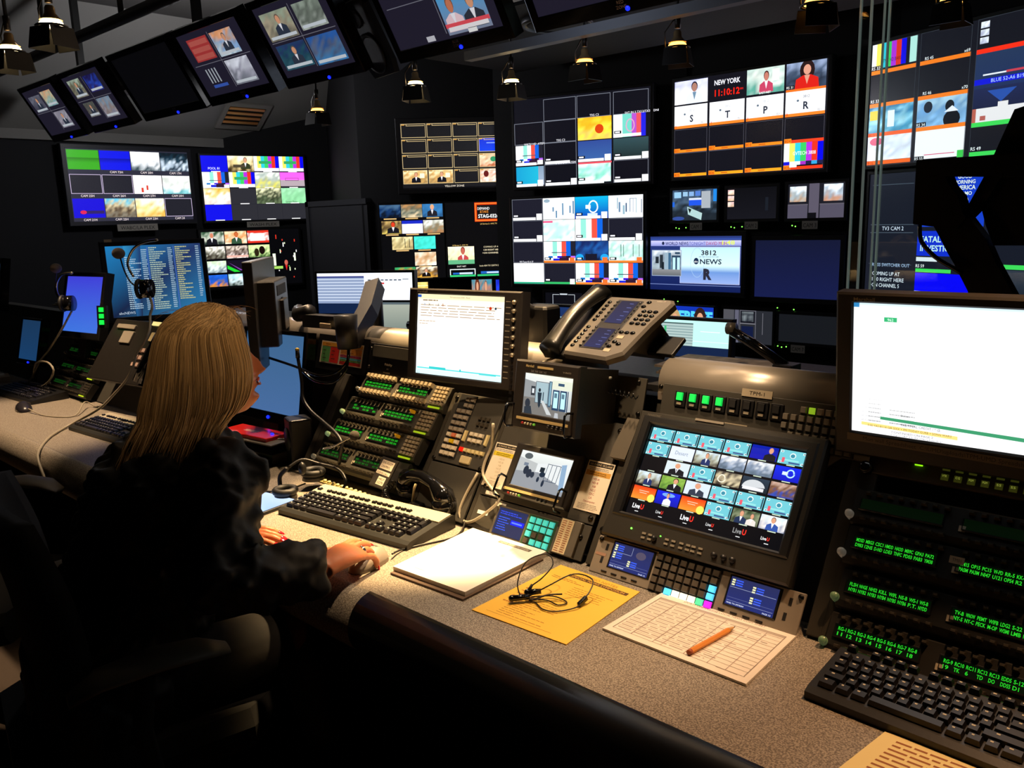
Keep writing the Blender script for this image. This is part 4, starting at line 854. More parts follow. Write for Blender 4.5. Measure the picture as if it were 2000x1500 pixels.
# ------------------------------------------------------------------ two small black rack monitors
def hallway(s, up=True):
    s.grad(0, 0, 160, 105, '#e0e4e0', '#a0a8ac')
    if up:
        s.poly([(0, 16), (45, 22), (45, 70), (0, 100)], '#8c9092'); s.poly([(0, 0), (160, 20), (160, 0)], '#e8ecd8'); s.poly([(0, 62), (60, 62), (160, 92), (160, 105), (0, 105)], '#74726e')
        s.rect(40, 20, 44, 54, '#9cb4bc'); s.box(40, 18, 44, 56, 1.6, '#404c58'); s.rect(24, 32, 14, 24, '#2c333a'); s.rect(28, 38, 7, 12, '#d8dce0')
        s.rect(84, 14, 10, 66, '#3c5468'); s.rect(87, 16, 5, 60, '#80a8b8'); s.rect(94, 10, 66, 22, '#d8dcc8'); s.rect(114, 16, 20, 7, '#35506a')
        for x in (98, 122): s.rect(x, 34, 22, 52, '#28405c'); s.rect(x + 4, 38, 14, 42, '#b8e4f0'); s.rect(x + 6, 42, 9, 12, '#587888')
        s.rect(146, 34, 3, 56, '#28405c'); s.ell(54, 40, 4, 5, '#1c242c'); s.poly([(48, 46), (62, 46), (60, 80), (56, 86), (52, 80)], '#20303c'); s.rect(66, 44, 3, 30, '#30404c'); s.ell(16, 78, 9, 12, '#28303a'); s.poly([(6, 88), (28, 84), (34, 105), (6, 105)], '#2a343e')
        s.poly([(60, 66), (70, 66), (100, 100), (84, 100)], '#c0c4c4'); s.poly([(110, 92), (120, 92), (122, 105), (108, 105)], '#b0b4b8')
    else:
        s.poly([(0, 20), (60, 30), (60, 70), (0, 80)], '#b0b4b4'); s.ell(26, 14, 13, 9, '#50585c'); s.poly([(60, 30), (160, 12), (160, 80), (60, 60)], '#d8dcdc'); s.poly([(0, 62), (70, 54), (160, 84), (160, 105), (0, 105)], '#8c9096')
        s.box(92, 24, 40, 50, 1.6, '#38485c'); s.rect(104, 26, 1.6, 46, '#38485c'); s.rect(118, 26, 1.6, 46, '#38485c'); s.poly([(132, 20), (146, 16), (158, 92), (144, 92)], '#88a4c0')
        for (x, y, w_, h_) in [(24, 42, 16, 26), (36, 50, 16, 26), (50, 56, 12, 18), (76, 50, 18, 16), (90, 72, 8, 20), (72, 66, 8, 16)]: s.ell(x + w_ / 2, y + h_ / 2, w_ / 2, h_ / 2, '#202c3c')
        s.rect(74, 38, 14, 14, '#202830'); s.rect(20, 34, 14, 9, '#6c7888')
def smallmon(label, P, rot, W, H, up, depth):
    t = thing('small_monitor', label, 'monitor', P, rot, 'small security camera monitors')
    l, r_, b, tp_ = (.03, .017, .037, .028) if up else (.022, .02, .026, .016)
    mb = MB().frame(-l, W + r_, -b, H + tp_, 0, W, 0, H, -.02, .005, bv=.002); mb.box(-l + .004, W + r_ - .002, -b + .03, H + tp_ - .004, -depth, -.015)
    mb.build('housing', mat('small_monitor_housing', '#272320', .5, bump=.05, bscale=300), t)
    s = Scr(160, 105, W, H, '#8090a0'); hallway(s, up); s.build('screen', GLOW, t, (0, 0, .001))
    MB().box(-.012, W + .0, -.015, -.009, .005, .007).build('label_strip', mat('cream_tape', '#c8b078', .6), t)
    if up:
        MB().box(W * .27, W * .6, H + .013, H + .018, .005, .0065).build('top_strip', mat('cream_tape', '#c8b078', .6), t)
        c = Scr(100, 20, W, .018, None); c.text(2, 8, 6.5, 'Marshall', '#c8b078', w=17, bold=.02); c.text(80, 13, 4, 'V-R653', '#a8a090', w=16); c.text(14, 19, 5, '2x2  5x5  2x4  1x2', '#a8a8a8', w=32); c.build('lettering', INK, t, (0, H + .003, .0055))
    for k in range(5): MB().cyl((.008 + k * .0085, -.022, .005), (.008 + k * .0085, -.022, .010), .0028, .0022, 10).build('knob', [mat('red_knob', '#a01810', .4), SILV, SILV, SILV, mat('green_knob', '#60a030', .4, emit='#60c030', es=.3)][k], t)
    mb = MB()
    for k in range(3 if not up else 4): mb.cyl((W * .62 + k * .012, -.02, .005), (W * .62 + k * .012, -.02, .012), .004, .003, 12)
    mb.build('dial', BLACK, t)
    for x in (-l + .006, W + r_ - .008):
        y0 = -b + .004 if up else -b - .01
        MB().tube([(x, y0, .004), (x, y0, .026), (x, y0 + .006, .032), (x, y0 + .044, .032), (x, y0 + .05, .026), (x, y0 + .05, .004)], .0028, 8).build('handle', GLOSS, t)
    return t
smallmon('upper small black rack monitor standing out from the console, entrance doors on its screen', (-1.228, 1.3496, 1.0431), (R(80), 0, 0), .137, .09, True, .14)
p = PL(-1.287, .121, .03)
smallmon('lower small black monitor tilted in the sloped panel, lobby people on its screen', p, (SL, 0, 0), .155, .087, False, .03)
bp = pthing('bay_plates', 'charcoal blank rack plates with white labels around the lower small monitor', 'rack plate', -1.385, 0, .010)
mb = MB(); mb.box(0, .345, .082, .318, 0, .004, ch=.001).box(.0, .345, -.0, .079, 0, .004, ch=.001); mb.build('plate', PANELK, bp)
for x, y in ((.018, .085), (.06, .065), (.015, .035)): MB().box(x, x + .034, y, y + .009, .004, .005).build('white_label', WHITEP, bp)
screws(bp, [(.01, .105), (.335, .095), (.335, .30), (.325, .05)], .004, .005)
def note(label, x, s, w, h, seed, red):
    n = pthing('taped_note', label, 'paper note', x, s, .017, 'printed source notes taped beside the lower small monitor')
    n.rotation_euler = (SL, R(0), R(0))
    c = Scr(70, 112, w, h, '#f4e8d0'); c.rect(3, 3, 64, 9, '#181410'); c.text(6, 10, 5, 'AIR PHONE 1812-6868', '#d8c8a8', w=58); c.lines(8, 14, 54, 7, 2, '#403020', seed, fill=.3, lo=.9); c.rect(3, 22, 64, 11, '#e8d030' if not red else '#d8a040'); c.lines(12, 24, 46, 8, 2, '#403010', seed + 1, fill=.3, lo=.9)
    for k, q in enumerate(['HD-A', 'HD-B', 'NB', 'NCC', 'CKC', 'LA', 'Decomputer']): c.text(35, 42 + k * 8.4, 5 if k < 6 else 4.4, q, '#a82018' if red else '#c8c0a0', al='c')
    c.lines(8, 96, 54, 13, 4, '#604030', seed + 3, fill=.25, lo=.8)
    MB().box(0, w, 0, h, -.0012, 0).build('paper', WHITEP, n); c.build('print', INK, n, (0, 0, .0003))
note('white note with a yellow band taped left of the lower small monitor', -1.388, .104, .072, .112, 5, False)
note('cream note with red lines of text taped right of the lower small monitor', -1.103, .107, .072, .115, 8, True)
# crumpled grey cloth-like duct tape under upper monitor
# ------------------------------------------------------------------ small LCD keypad (turquoise keys)
k = pthing('lcd_keypad', 'small grey control panel with a blue text LCD and turquoise lit keys', 'control panel', -1.307, -.004, .014)
MB().box(0, .19, 0, .073, 0, .008, ch=.0015).build('panel', GREYM, k)
c = Scr(100, 66, .088, .062, '#1a2048'); c.grad(0, 0, 100, 66, '#202a50', '#2a3050'); c.lines(8, 6, 80, 10, 2, '#3048d8', 1, fill=.5, lo=.7); c.lines(8, 20, 40, 36, 6, '#3858e0', 2, fill=.4); c.rect(52, 24, 46, 12, '#1020e8'); c.rect(56, 28, 36, 4, '#6080f0')
c.build('lcd', GLOW, k, (.008, .006, .0084))
TQ = mat('turquoise_key', '#50c8c0', .4, emit='#38b8b0', es=.75); DK = mat('unlit_key', '#4a4238', .5)
for i in range(4):
    for j in range(4):
        lit = not ((j, i) in ((1, 1), (1, 2), (0, 0)))
        MB().box(.106 + i * .019, .1205 + i * .019, .004 + j * .0165, .0175 + j * .0165, .008, .012, tp=.001).build('key', TQ if lit else DK, k)
MB().box(.1, .184, .001, .071, .008, .0085).build('key_bed', mat('bed_green', '#2c5030', .5), k)
st = pthing('strip_index', 'narrow cream paper index strip of names in a grey holder', 'label holder', -1.122, .0, .014)
MB().box(0, .062, 0, .08, 0, .01, ch=.002).build('holder', GREYM, st)
c = Scr(36, 80, .034, .076, '#e8d8b0'); [c.lines(3 + 17 * q, 2, 13, 76, 15, '#a05030', q, fill=.35, lo=.8) for q in (0, 1)]; c.build('paper_strip', INK, st, (.008, .002, .0104))

# ------------------------------------------------------------------ wide LCD multiviewer in the sloped bay
lc = pthing('rack_lcd_monitor', 'wide black LCD monitor with a grid of thumbnail pictures, sunk in the sloped console', 'monitor', -.998, .068, .020)
LW_, LH_ = .345, .198
mb = MB().frame(0, .412, 0, .282, .034, .034 + LW_, .056, .056 + LH_, -.01, .02, bv=.008); mb.build('housing', mat('lcd_housing', '#2e2b25', .45, bump=.04, bscale=300), lc)
MB().frame(.012, .4, .046, .272, .034, .034 + LW_, .056, .056 + LH_, .019, .0235, bv=.004).build('inner_bezel', BLACK, lc)
def tc_(s, x, y, w, h):
    s.rect(x, y, w, h, '#6cc0cc'); s.ell(x + w * .5, y + h * .36, w * .11, h * .2, '#e0f0e8'); s.ell(x + w * .5, y + h * .38, w * .08, h * .14, '#3888a0')
    s.rect(x + w * .14, y + h * .55, w * .1, h * .35, '#e05868'); s.rect(x + w * .25, y + h * .65, w * .5, h * .12, '#90d8d8'); s.rect(x + w * .4, y + h * .82, w * .4, h * .12, '#405888')
    for a, b in ((.04, .06), (.84, .06), (.04, .8), (.84, .8)): s.rect(x + w * a, y + h * b, w * .1, h * .14, '#e8fcff'); s.rect(x + w * (a + .03), y + h * (b + .04), w * .05, h * .07, '#203040')
    s.rect(x + w * .93, y + h * .1, w * .05, h * .8, '#284858')
def d_lcd(s):
    s.rect(0, 0, 160, 92, '#06070c')
    cw, ch = 26, 14.2
    for i in range(6):
        for j in range(6):
            x, y = .6 + i * 26.7, 1.2 + j * 15.3; k = (j, i); w, h = cw - .6, 13
            if k in ((0, 0), (0, 1), (0, 2), (0, 3), (0, 5), (1, 0), (2, 2), (3, 3), (3, 4), (3, 5), (4, 3)): tc_(s, x, y, w, h)
            elif k == (0, 4): s.grad(x, y, w, h, '#1020a0', '#0810a8'); s.man(x + 19, y + 1, 12, 12, hair='#c08870', shirt=None)
            elif k == (1, 1): s.rect(x, y, w, h, '#d8e0f4'); s.text(x + w / 2, y + 8, 4, 'Desert', '#809098', al='c', w=14)
            elif k in ((1, 2), (3, 0)): s.ph(x, y, w, h, ['#c8d8e0', '#a8a890', '#484038'], j * 6 + i, 9, 5); s.man(x + 13, y + 1, 10, 12, coat='#203060')
            elif k in ((1, 3), (1, 4)): s.ph(x, y, w, h, ['#e8e8e8', '#8090a8', '#586878'], j * 6 + i, 10, 6)
            elif k in ((1, 5),): s.grad(x, y, w, h, '#1028e0', '#1018b8'); s.ringe(x + 15, y + 6, 4, 4, 1.2, '#b0e0ff'); s.rect(x + 8, y + 5, 5, 3, '#d0f0ff')
            elif k == (2, 1): s.rect(x, y, w, h, '#d0dce0'); s.man(x + 13, y + 1, 18, 12, hair='#d8d0c8', tie='#303040')
            elif k == (3, 2): s.rect(x, y, w, h, '#d0dce8'); s.man(x + 13, y + 1, 17, 12, hair='#d09888', coat='#303848')
            elif k == (3, 1): s.ph(x, y, w, h, ['#88b048', '#78a040', '#507830'], 44); s.man(x + 16, y + 1, 16, 12, hair='#201810')
            elif k == (2, 3): s.ph(x, y, w, h, ['#504840', '#e0d0a8', '#302820'], 45, 8, 5); s.ringe(x + 7, y + 7, 4, 4, 1, '#f0e8d0')
            elif k == (2, 4): s.grad(x, y, w, h, '#283848', '#182028'); s.ell(x + 12, y + 10, 11, 8, '#c8ccd0', a0=PI, a1=2 * PI); s.rect(x + 2, y + 9, 20, 3, '#e0e0e4')
            elif k == (2, 5): s.ph(x, y, w, h, ['#c0a090', '#704830', '#3048a8'], 46, 11, 6)
            elif k in ((4, 0), (4, 2)): s.grad(x, y, w, h, '#e03810', '#f09030'); s.ell(x + 22, y + 10, 4, 4, '#ffe060'); s.rect(x + 7, y + 4, 11, .7, '#f8c0a0'); s.rect(x + 8, y + 6, 8, .7, '#f8c0a0')
            elif k == (4, 1): s.grad(x, y, w, h, '#1020e0', '#1018a0'); s.ell(x + 13, y + 3, 7, 2, '#70a0f0'); s.man(x + 13, y + 1, 9, 12, coat='#e8e8f0', hair='#302018')
            elif k == (4, 4): s.ph(x, y, w, h, ['#384830', '#889070', '#283020'], 47, 9, 5); s.man(x + 9, y + 1, 12, 12, coat='#203050'); s.man(x + 19, y + 2, 10, 11, coat='#e0d8d0')
            elif k == (4, 5): s.ph(x, y, w, h, ['#d0e0e8', '#f0e8e0', '#8890a8'], 48, 9, 5); s.man(x + 12, y + 1, 12, 12, coat='#3050a0')
            elif j == 5 or k == (2, 0):
                if j == 5:
                    b = (1.6, 1, 1.7, 1.0, 1.6, 1)[i]; a = (1, .8, 1, .8, .55, .9)[i]; s.text(x + 5, y + 7, 3.0 * b, 'Live', tuple(a for _ in range(3)), w=5.2 * b, bold=.02); s.text(x + 5 + 5.6 * b, y + 7, 3.1 * b, 'U', (.95, .2, .15), w=2.2 * b, bold=.03); s.rect(x + 9, y + 9.5, 4, .7, '#e0e0e0')
            if j < 5: s.rect(x + w * .35, y + h + .3, w * .3, .9, '#c8d8c0')
s = Scr(160, 92, LW_, LH_, '#06070c'); d_lcd(s); s.build('screen', GLOW, lc, (.034, .056, .006))
c = Scr(412, 40, .412, .04, None); c.text(20, 12, 6, 'PANASONIC', '#6a6458', w=34); c.build('maker_lettering', INK, lc, (0, .242 - .0, .0205))
MB().box(.135, .2, .2765, .2815, .02, .0225).build('label_strip', mat('grey_tape', '#8a8274', .6), lc)
mb = MB()
for grp, x0 in ((2, .098), (2, .152), (2, .185), (2, .212)):
    for i in range(grp):
        for j in range(2): mb.box(x0 + i * .015, x0 + i * .015 + .009, .012 + j * .009, .016 + j * .009, .02, .0225)
mb.build('button', mat('pale_slot_button', '#8e8676', .5), lc)
for x in (.128, .262, .282, .30): mb = MB(); knob(mb, x, .018, .006, .008, .02); mb.build('knob', BLACK, lc)
MB().sph((.07, .026, .021), .0022, 8, 6).build('power_led', GREENLED, lc); MB().sph((.14, .026, .021), .0016, 8, 6).build('indicator_led', GREENLED, lc)
screws(lc, [(-.012, .262), (-.012, .19), (-.012, .01)], -.006, .006)
# ------------------------------------------------------------------ grey panel, two LCDs
gp = pthing('router_controller', 'wide tan-grey router panel with two blue LCDs and a block of square keys', 'control panel', -1.008, -.012, .018)
MB().box(0, .452, 0, .078, 0, .004, ch=.001).build('faceplate', mat('tan_grey_plate', '#988d7e', .45, .15, bump=.03, bscale=200), gp)
for x0, q in ((.043, 0), (.31, 1)):
    MB().frame(x0 - .004, x0 + .1, .017, .075, x0, x0 + .094, .020, .072, .003, .006, bv=.001).build('lcd_bezel', BLACK, gp)
    c = Scr(94, 52, .094, .052, '#202858'); c.grad(0, 0, 94, 52, '#282c54', '#202a68')
    for kx, ky in ((3, 4), (3, 20), (42, 30)) if q == 0 else ((3, 4), (45, 8), (45, 28)):
        for r_ in range(3): c.rect(kx, ky + r_ * 4.4, 6, 2.8, '#e8e8b0'); c.rect(kx + 8, ky + r_ * 4.4, 14, 2.4, '#3858e0')
    c.rect(2, 18.5, 44 if q == 0 else 90, .6, '#a0a8c8'); c.rect(2, 44, 90, .6, '#8890b8'); c.rect(2, 38, 90, .5, '#606898'); c.text(3, 50, 3, 'PANEL TV6 UPSTREAM', '#e0e8ff', w=34); c.text(74, 51, 3, 'PAGE 1/2', '#e0e8ff', w=16)
    if q == 0: c.ell(68, 14, 12, 8, '#50485c'); c.rect(46, 2, .6, 16, '#a0a8c8')
    c.build('lcd', GLOW, gp, (x0, .020, .0045))
CY = mat('lit_cyan_key', '#60d0f8', .4, emit='#48c0f0', es=1.1); WK = mat('lit_white_key', '#fff0e0', .4, emit='#fff0d8', es=1.1); GK = mat('lit_green_key', '#60e8a8', .4, emit='#50e0a0', es=.8); MK = mat('lit_magenta_key', '#f030f0', .4, emit='#f020e8', es=.9); UK = mat('unlit_tan_key', '#5a5248', .45)
MB().box(.147, .29, .0, .077, .004, .0048).build('key_bed', MATTE, gp)
for i in range(8):
    for j in range(5):
        m_ = UK
        if j == 0: m_ = [UK, UK, CY, WK, WK, WK, GK, MK][i]
        if i == 7 and j in (1, 2): m_ = CY
        y0 = .001 + j * .0152
        MB().box(.149 + i * .0176, .1635 + i * .0176, y0, y0 + .0128, .0048, .010, tp=.001).build('key', m_, gp)
for x0 in (.03, .055, .08, .105, .30, .325, .35, .375): MB().box(x0, x0 + .014, .006, .009, .004, .0065, ch=.001).build('soft_key', MATTE, gp)
for x0, y0 in ((.024, .05), (.02, .022), (.425, .05), (.421, .022)): MB().box(x0, x0 + .006, y0, y0 + .014, .004, .0045).build('slot', MATTE, gp)
screws(gp, [(.008, .07), (.444, .07)], .004, .004)
MB().box(.004, .03, .037, .043, .004, .0046).build('label_strip', mat('rose_tape', '#a88470', .6), gp)
# ------------------------------------------------------------------ green-square panel and keypad
bp2 = pthing('button_controller', 'charcoal button panel with four lit green squares under the tube rail', 'button panel', -.965, .0, .006, up=True)
MB().box(0, .42, .0, .095, 0, .005, ch=.001).build('faceplate', PANELK, bp2)
GS = mat('lit_green_square', '#20d858', .4, emit='#18d850', es=.9)
for i in range(8):
    x = .034 + i * .031
    MB().box(x, x + .026, .05, .083, .005, .009, ch=.001).build('button_housing', BLACK, bp2)
    MB().box(x + .005, x + .020, .063, .080, .009, .013, tp=.001).build('button', GS if i < 4 else MATTE, bp2)
    MB().box(x + .007, x + .018, .054, .059, .009, .0105).build('button_label', LABEL, bp2)
LIM = mat('lit_lime_key', '#a0c830', .4, emit='#98c828', es=.6)
rows = [(.068, [3, 4, 5, 6, 7]), (.050, [1, 3, 4, 5, 6, 7][1:] + [1]), (.033, [1, 2, 3, 4, 5, 6]), (.016, [3, 4, 5, 6, 7, 8])]
for j, (y, cols) in enumerate([(.072, range(2, 7)), (.055, range(0, 7)), (.038, range(0, 7)), (.021, range(1, 8)), (.004, range(2, 9))]):
    for i in cols:
        x = .278 + i * .0162 - j * .001
        MB().box(x, x + .012, y, y + .0125, .005, .010, tp=.0012).build('key', LIM if (j == 0 and i == 3) else mat('key_grey', '#8e8678', .5), bp2)
for x, y, w_, h_, t_ in ((.185, .090, .065, .0155, 'TPM-1'), (.157, .016, .05, .0155, 'GG RELEASE ROUTER')):
    c = Scr(100, 26, w_, h_, '#b8ab92'); c.text(50, 19, 13 if len(t_) < 8 else 10, t_, '#30281c', w=50 if len(t_) < 8 else 88, al='c'); MB().box(x, x + w_, y, y + h_, .005, .007).build('label_plate', LABEL, bp2); c.build('label_print', INK, bp2, (x, y, .0073))
screws(bp2, [(-.008, .087), (-.022, .02)], .0, .004)
bl = pthing('rack_blank', 'blank charcoal rack panel behind the upper small monitor, coiled cord across its top', 'blank panel', -1.27, .0, .004, up=True)
MB().box(0, .26, .005, .1, 0, .005, ch=.001).build('faceplate', PANELK, bl); screws(bl, [(.24, .09), (.25, .02)], .005, .004)
# ------------------------------------------------------------------ right intercom rack
rt = pthing('source_selector', 'tan strip panel of small olive-lit keys with one bright lime key, top of right rack', 'selector panel', -.515, .312, .006)
MB().box(0, .6, -.004, .04, 0, .008, ch=.0015).build('faceplate', mat('tan_dark_plate', '#4f4638', .5), rt)
OL = mat('olive_key', '#4a4c20', .45, emit='#505418', es=.25)
mb = MB()
for i in range(20):
    for j in range(2): mb.box(.122 + i * .0205, .134 + i * .0205, .005 + j * .017, .016 + j * .017, .008, .013, tp=.001)
mb.build('key', OL, rt)
c = Scr(600, 40, .6, .04, None)
for i in range(20):
    for j in range(2): c.text(125 + i * 20.5, 30.5 - j * 17, 4, random.choice(['PGM', 'TX1', 'VTR', 'CG', 'SS']), '#98a040', w=7)
c.build('key_lettering', LCDG, rt, (0, 0, .0133))
MB().box(.077, .09, .023, .036, .008, .013, tp=.001).build('key', mat('lit_lime_bright', '#a0ff20', .4, emit='#90ff10', es=1.3), rt)
mb = MB(); knob(mb, .0, .002, .012, .02, .004); mb.build('knob', GLOSS, rt)
RX, RG = -.515, 'dark intercom panels in the right rack'
T0 = lambda a, b: (a.split(), b.split())
RT = [(.012, (T0('RG-1 RG-2 RG-3 RG-4 RG-5 RG-6 RG-7 RG-8', '11 12 13 14 15 16 17 18'), T0('RG-9 RC10 RC11 RC12 RC13 EDD5 S-12 R-14', '19 TK 6 TD DO DDS5 D1 D2')), 'lowest intercom panel of right rack, green display starting RG-1', '#6a8458'),
      (.090, (T0('FLSH NHGE NHS2 KILL WIFL NS-B WS-1 WS-B', 'NYB1 NYB2 NYB3 NYB4 NYB5 NYB6 P.T. NYDD'), T0('TV-B WNOW PEMT WIFB LDG2 S-22 R-3 TX4', 'NY-S NY-C PECK M-OP WSMI LMB NK TT')), 'intercom panel of right rack with green display starting FLSH', '#6a8458'),
      (.168, (T0('MDSD MBG3 CSC1 HMDD HADD MB9C GPA3 PA72', 'D983 12NS D-ND LDE3 TNFC PD03 PAB3 YM38'), T0('TM15 OP15 PC15 W-PD RR-5 KK-2 S4 F3', 'PASM PA3M NI47 U121 OPS4 R2 R8 R9')), 'intercom panel of right rack with green display starting MDSD', '#9a9080')]
for s_, tx, lb, kc in RT: intercom(RX + (.008 if s_ < .1 else 0), s_ - .022, .40, lb, False, 5, kc, tx, dark=True, group=RG, h=.07, pad=True, tilt=R(-4))
intercom(RX - .004, .217, .40, 'unlit intercom panel of right rack just below the tan selector strip', False, 6, '#9a9080', ((('',), ('',)), (('',), ('',))), dark=True, group=RG, h=.066, pad=True, tilt=R(-4))
c = Scr(100, 40, .022, .012, '#b09c80'); c.text(50, 28, 18, 'TM01', '#30281c', al='c', w=60)
tag(c.build('name_sticker', INK, None, PL(-.348, .178, .03), (SL, 0, 0)), 'small tan sticker with rounded corner between two green displays of right rack', 'sticker')
# ------------------------------------------------------------------ things on the desk
DZ = .7405
def on_desk(name, label, cat, x, y, yaw=0, group=None, z=DZ): return thing(name, label, cat, (x, y, z), (0, 0, R(yaw)), group)
SILB = mat('silver_plastic', '#b9b096', .35, .1)
KEYC = mat('black_keycap', '#18171a', .35, bump=.03, bscale=400)
def keyboard(label, x, y, yaw, w=.455, d=.17, silver=True, dark=False, legend='#b8b8b0', seed=0):
    t = on_desk('keyboard', label, 'keyboard', x, y, yaw)
    body = mat('keyboard_body', '#22221f', .4, bump=.04, bscale=300) if not dark else mat('keyboard_body_dark', '#101012', .4, bump=.03, bscale=300)
    hb = .034
    MB().prismx([(0, 0), (0, .012), (.012, .017), (d - .01, hb), (d, hb - .004), (d, 0)], 0, w).build('case', body, t)
    sl = math.atan2(hb - .017, d - .022)
    if silver:
        m = MB(); m.M = TR((0, .012, .017), (sl, 0, 0)); m.box(.003, w - .003, .101, .1475, 0, .0035, ch=.001); m.build('silver_band', SILB, t)
        m = MB(); m.M = TR((0, .012, .017), (sl, 0, 0)); m.box(w * .2, w - .006, d * .66, d * .78, 0, .0022, ch=.001); m.build('silver_band', SILB, t) if False else None
    m = MB(); m.M = TR((0, .012, .017), (sl, 0, 0))
    lg = Scr(w * 1000, d * 1000, w, d, None); lr = random.Random(seed)
    u = .0187; x0 = .012; y0 = .006
    def key(kx, ky, kw=1., kh=1., leg=True):
        a, b = x0 + kx * u, y0 + ky * u * 1.0; w_ = kw * u - .0022; h_ = kh * u - .0022
        m.box(a, a + w_, b, b + h_, .001, .0085, tp=.0022)
        if leg: lg.rect((a + w_ * .3) * 1000, (d - b - h_ * .75) * 1000, 3.2 + lr.random() * 2, 2.6, hx(legend))
    for kx, kw in ((0, 1.4), (1.45, 1.2), (2.7, 1.3), (4.05, 5.6), (9.7, 1.3), (11.05, 1.2), (12.3, 1.1), (13.4, 1.5)): key(kx, 0, kw, leg=kw < 2)
    for r_, off in ((1, 1.8), (2, 1.35), (3, 1.1), (4, .6)):
        n = (10, 11, 12, 12)[r_ - 1]
        key(0, r_, off - .03 if off > 1 else .95 * off + .4)
        st = off if off > 1 else 1.0
        for i in range(n): key(st + i, r_)
        key(st + n, r_, 14.95 - st - n)
    for g0, n in ((0, 1), (2, 4), (6.6, 4), (11, 4)):
        for i in range(n): key(g0 + i, 5.55, .95, .75)
    for i in range(3): key(15.4 + i, 5.55, .95, .75); key(15.4 + i, 4); key(15.4 + i, 3); key(15.4 + i, 0)
    key(16.4, 1)
    if w > .44:
        for i in range(4):
            for j in range(5):
                if i == 3 and j in (0, 2): continue
                key(18.7 + i, j, 1, 2 if (i == 3 and j in (1, 3)) else 1)
    m.build('keys', KEYC, t)
    l = lg.build('key_legends', INK, t); l.location = (0, .012 - .0088 * sin(sl), .017 + .0088 * cos(sl)); l.rotation_euler = (sl, 0, 0)
    for q in (.02, w - .03): MB().box(q, q + .012, d - .02, d - .012, -.0, .01).build('foot', RUB, t)
    return t
keyboard('silver-topped black keyboard beside the woman\'s right hand', -1.845, 1.078, 6.5)
keyboard('silver-topped black keyboard half hidden behind the woman\'s back', -3.30, 1.085, 4, w=.45, seed=2)
k3 = keyboard('black keyboard at the far end of the desk behind the black mouse', -4.40, 1.13, 3, w=.47, d=.16, silver=False, dark=True, seed=3)
keyboard('flat black keyboard in front of the dark intercom rack', -.468, 1.135, -2.5, w=.47, d=.135, silver=False, dark=True, seed=4, legend='#c8c0a8')
def mouse(label, x, y, yaw, body, w=.06, l=.105, h=.034):
    t = on_desk('computer_mouse', label, 'mouse', x, y, yaw)
    rs = []
    for k in range(13):
        a = PI * k / 12; yy = -l / 2 * cos(a); ww = w / 2 * (sin(a) ** .55) * (1 - .12 * cos(a)); hh = h * (sin(a) ** .7) * (1 + .25 * cos(a) * -1)
        ww = max(ww, .002); hh = max(hh, .002)
        rs.append([(ww * cos(b), yy, max(0, hh * sin(b))) for b in [PI * i / 10 for i in range(11)]] )
    MB().rings(rs, 0, True, closed=True).build('shell', body, t)
    MB().cyl((-.004, l * .26, h * .72), (.004, l * .26, h * .72), .010, n=14).build('scroll_wheel', RUB, t)
    MB().tube([(0, l * .05, h * .98), (0, l * .2, h * .92), (0, l * .38, h * .62)], .0012, 6).build('button_seam', RUB, t)
    return t
ms = mouse('grey two-tone computer mouse under the woman\'s right hand', -1.398, 1.022, 14, mat('mouse_grey', '#8f857a', .4))
mouse('black computer mouse on the far part of the desk', -3.84, 1.10, 78, mat('mouse_black', '#26242a', .28), l=.115, w=.064)
def cord(name, label, cat, pts, r, m, group=None, smooth=3):
    P = [Vector(p) for p in pts]; out = []
    for i in range(len(P) - 1):
        p0, p1, p2, p3 = P[max(i - 1, 0)], P[i], P[i + 1], P[min(i + 2, len(P) - 1)]
        for k in range(smooth):
            t = k / smooth
            out.append(.5 * ((2 * p1) + (-p0 + p2) * t + (2 * p0 - 5 * p1 + 4 * p2 - p3) * t * t + (-p0 + 3 * p1 - 3 * p2 + p3) * t ** 3))
    out.append(P[-1])
    mb = MB().tube(out, r, 8)
    if name is None: return mb
    return tag(mb.build(name, m), label, cat, group)
cord('mouse_cable', 'thin grey cable running from the grey mouse along the paper pad to the console', 'cable', [(-1.383, 1.078, .752), (-1.40, 1.12, .744), (-1.385, 1.18, .743), (-1.365, 1.24, .743), (-1.372, 1.28, .746), (-1.405, 1.325, .755)], .0022, CABLEK)
cord('mouse_cable', 'thin cable looping from the black mouse on the far part of the desk', 'cable', [(-3.78, 1.10, .755), (-3.66, 1.11, .743), (-3.56, 1.14, .743), (-3.52, 1.19, .745), (-3.60, 1.25, .77), (-3.66, 1.29, .765), (-3.62, 1.31, .742)], .0025, CABLEG)

# --- papers
def sheet(name, label, cat, corners, th, draw=None, cu=(100, 130), col='#f2eee2', m=None, group=None, n=6, curl=0.):
    """corners: front-left, front-right, back-right, back-left (x,y) world; th = stack height"""
    A, B, C_, D = [Vector(c) for c in corners]
    t = thing(name, label, cat, (A.x, A.y, DZ), (0, 0, math.atan2((B - A).y, (B - A).x)), group)
    iv = t.matrix_basis.inverted() if False else Matrix.Rotation(-math.atan2((B - A).y, (B - A).x), 2)
    loc = [iv @ (p - A) for p in (A, B, C_, D)]
    m_ = m or mat('paper_' + col.strip('#'), col, .75, bump=.02, bscale=60)
    MB().prism([(p.x, p.y) for p in loc], 0, th).build('sheet', m_, t)
    if draw:
        W = (B - A).length; H = (D - A).length
        c = Scr(cu[0], cu[1], 1, 1, None); draw(c)
        # map unit square bilinearly onto the sheet
        nv = []
        for (x, y, z) in c.v:
            p = loc[0] * (1 - x) * (1 - y) + loc[1] * x * (1 - y) + loc[2] * x * y + loc[3] * (1 - x) * y
            nv.append((p.x, p.y, th + z * .5 + .0002))
        c.v = nv; c.build('lettering', INK, t)
    return t
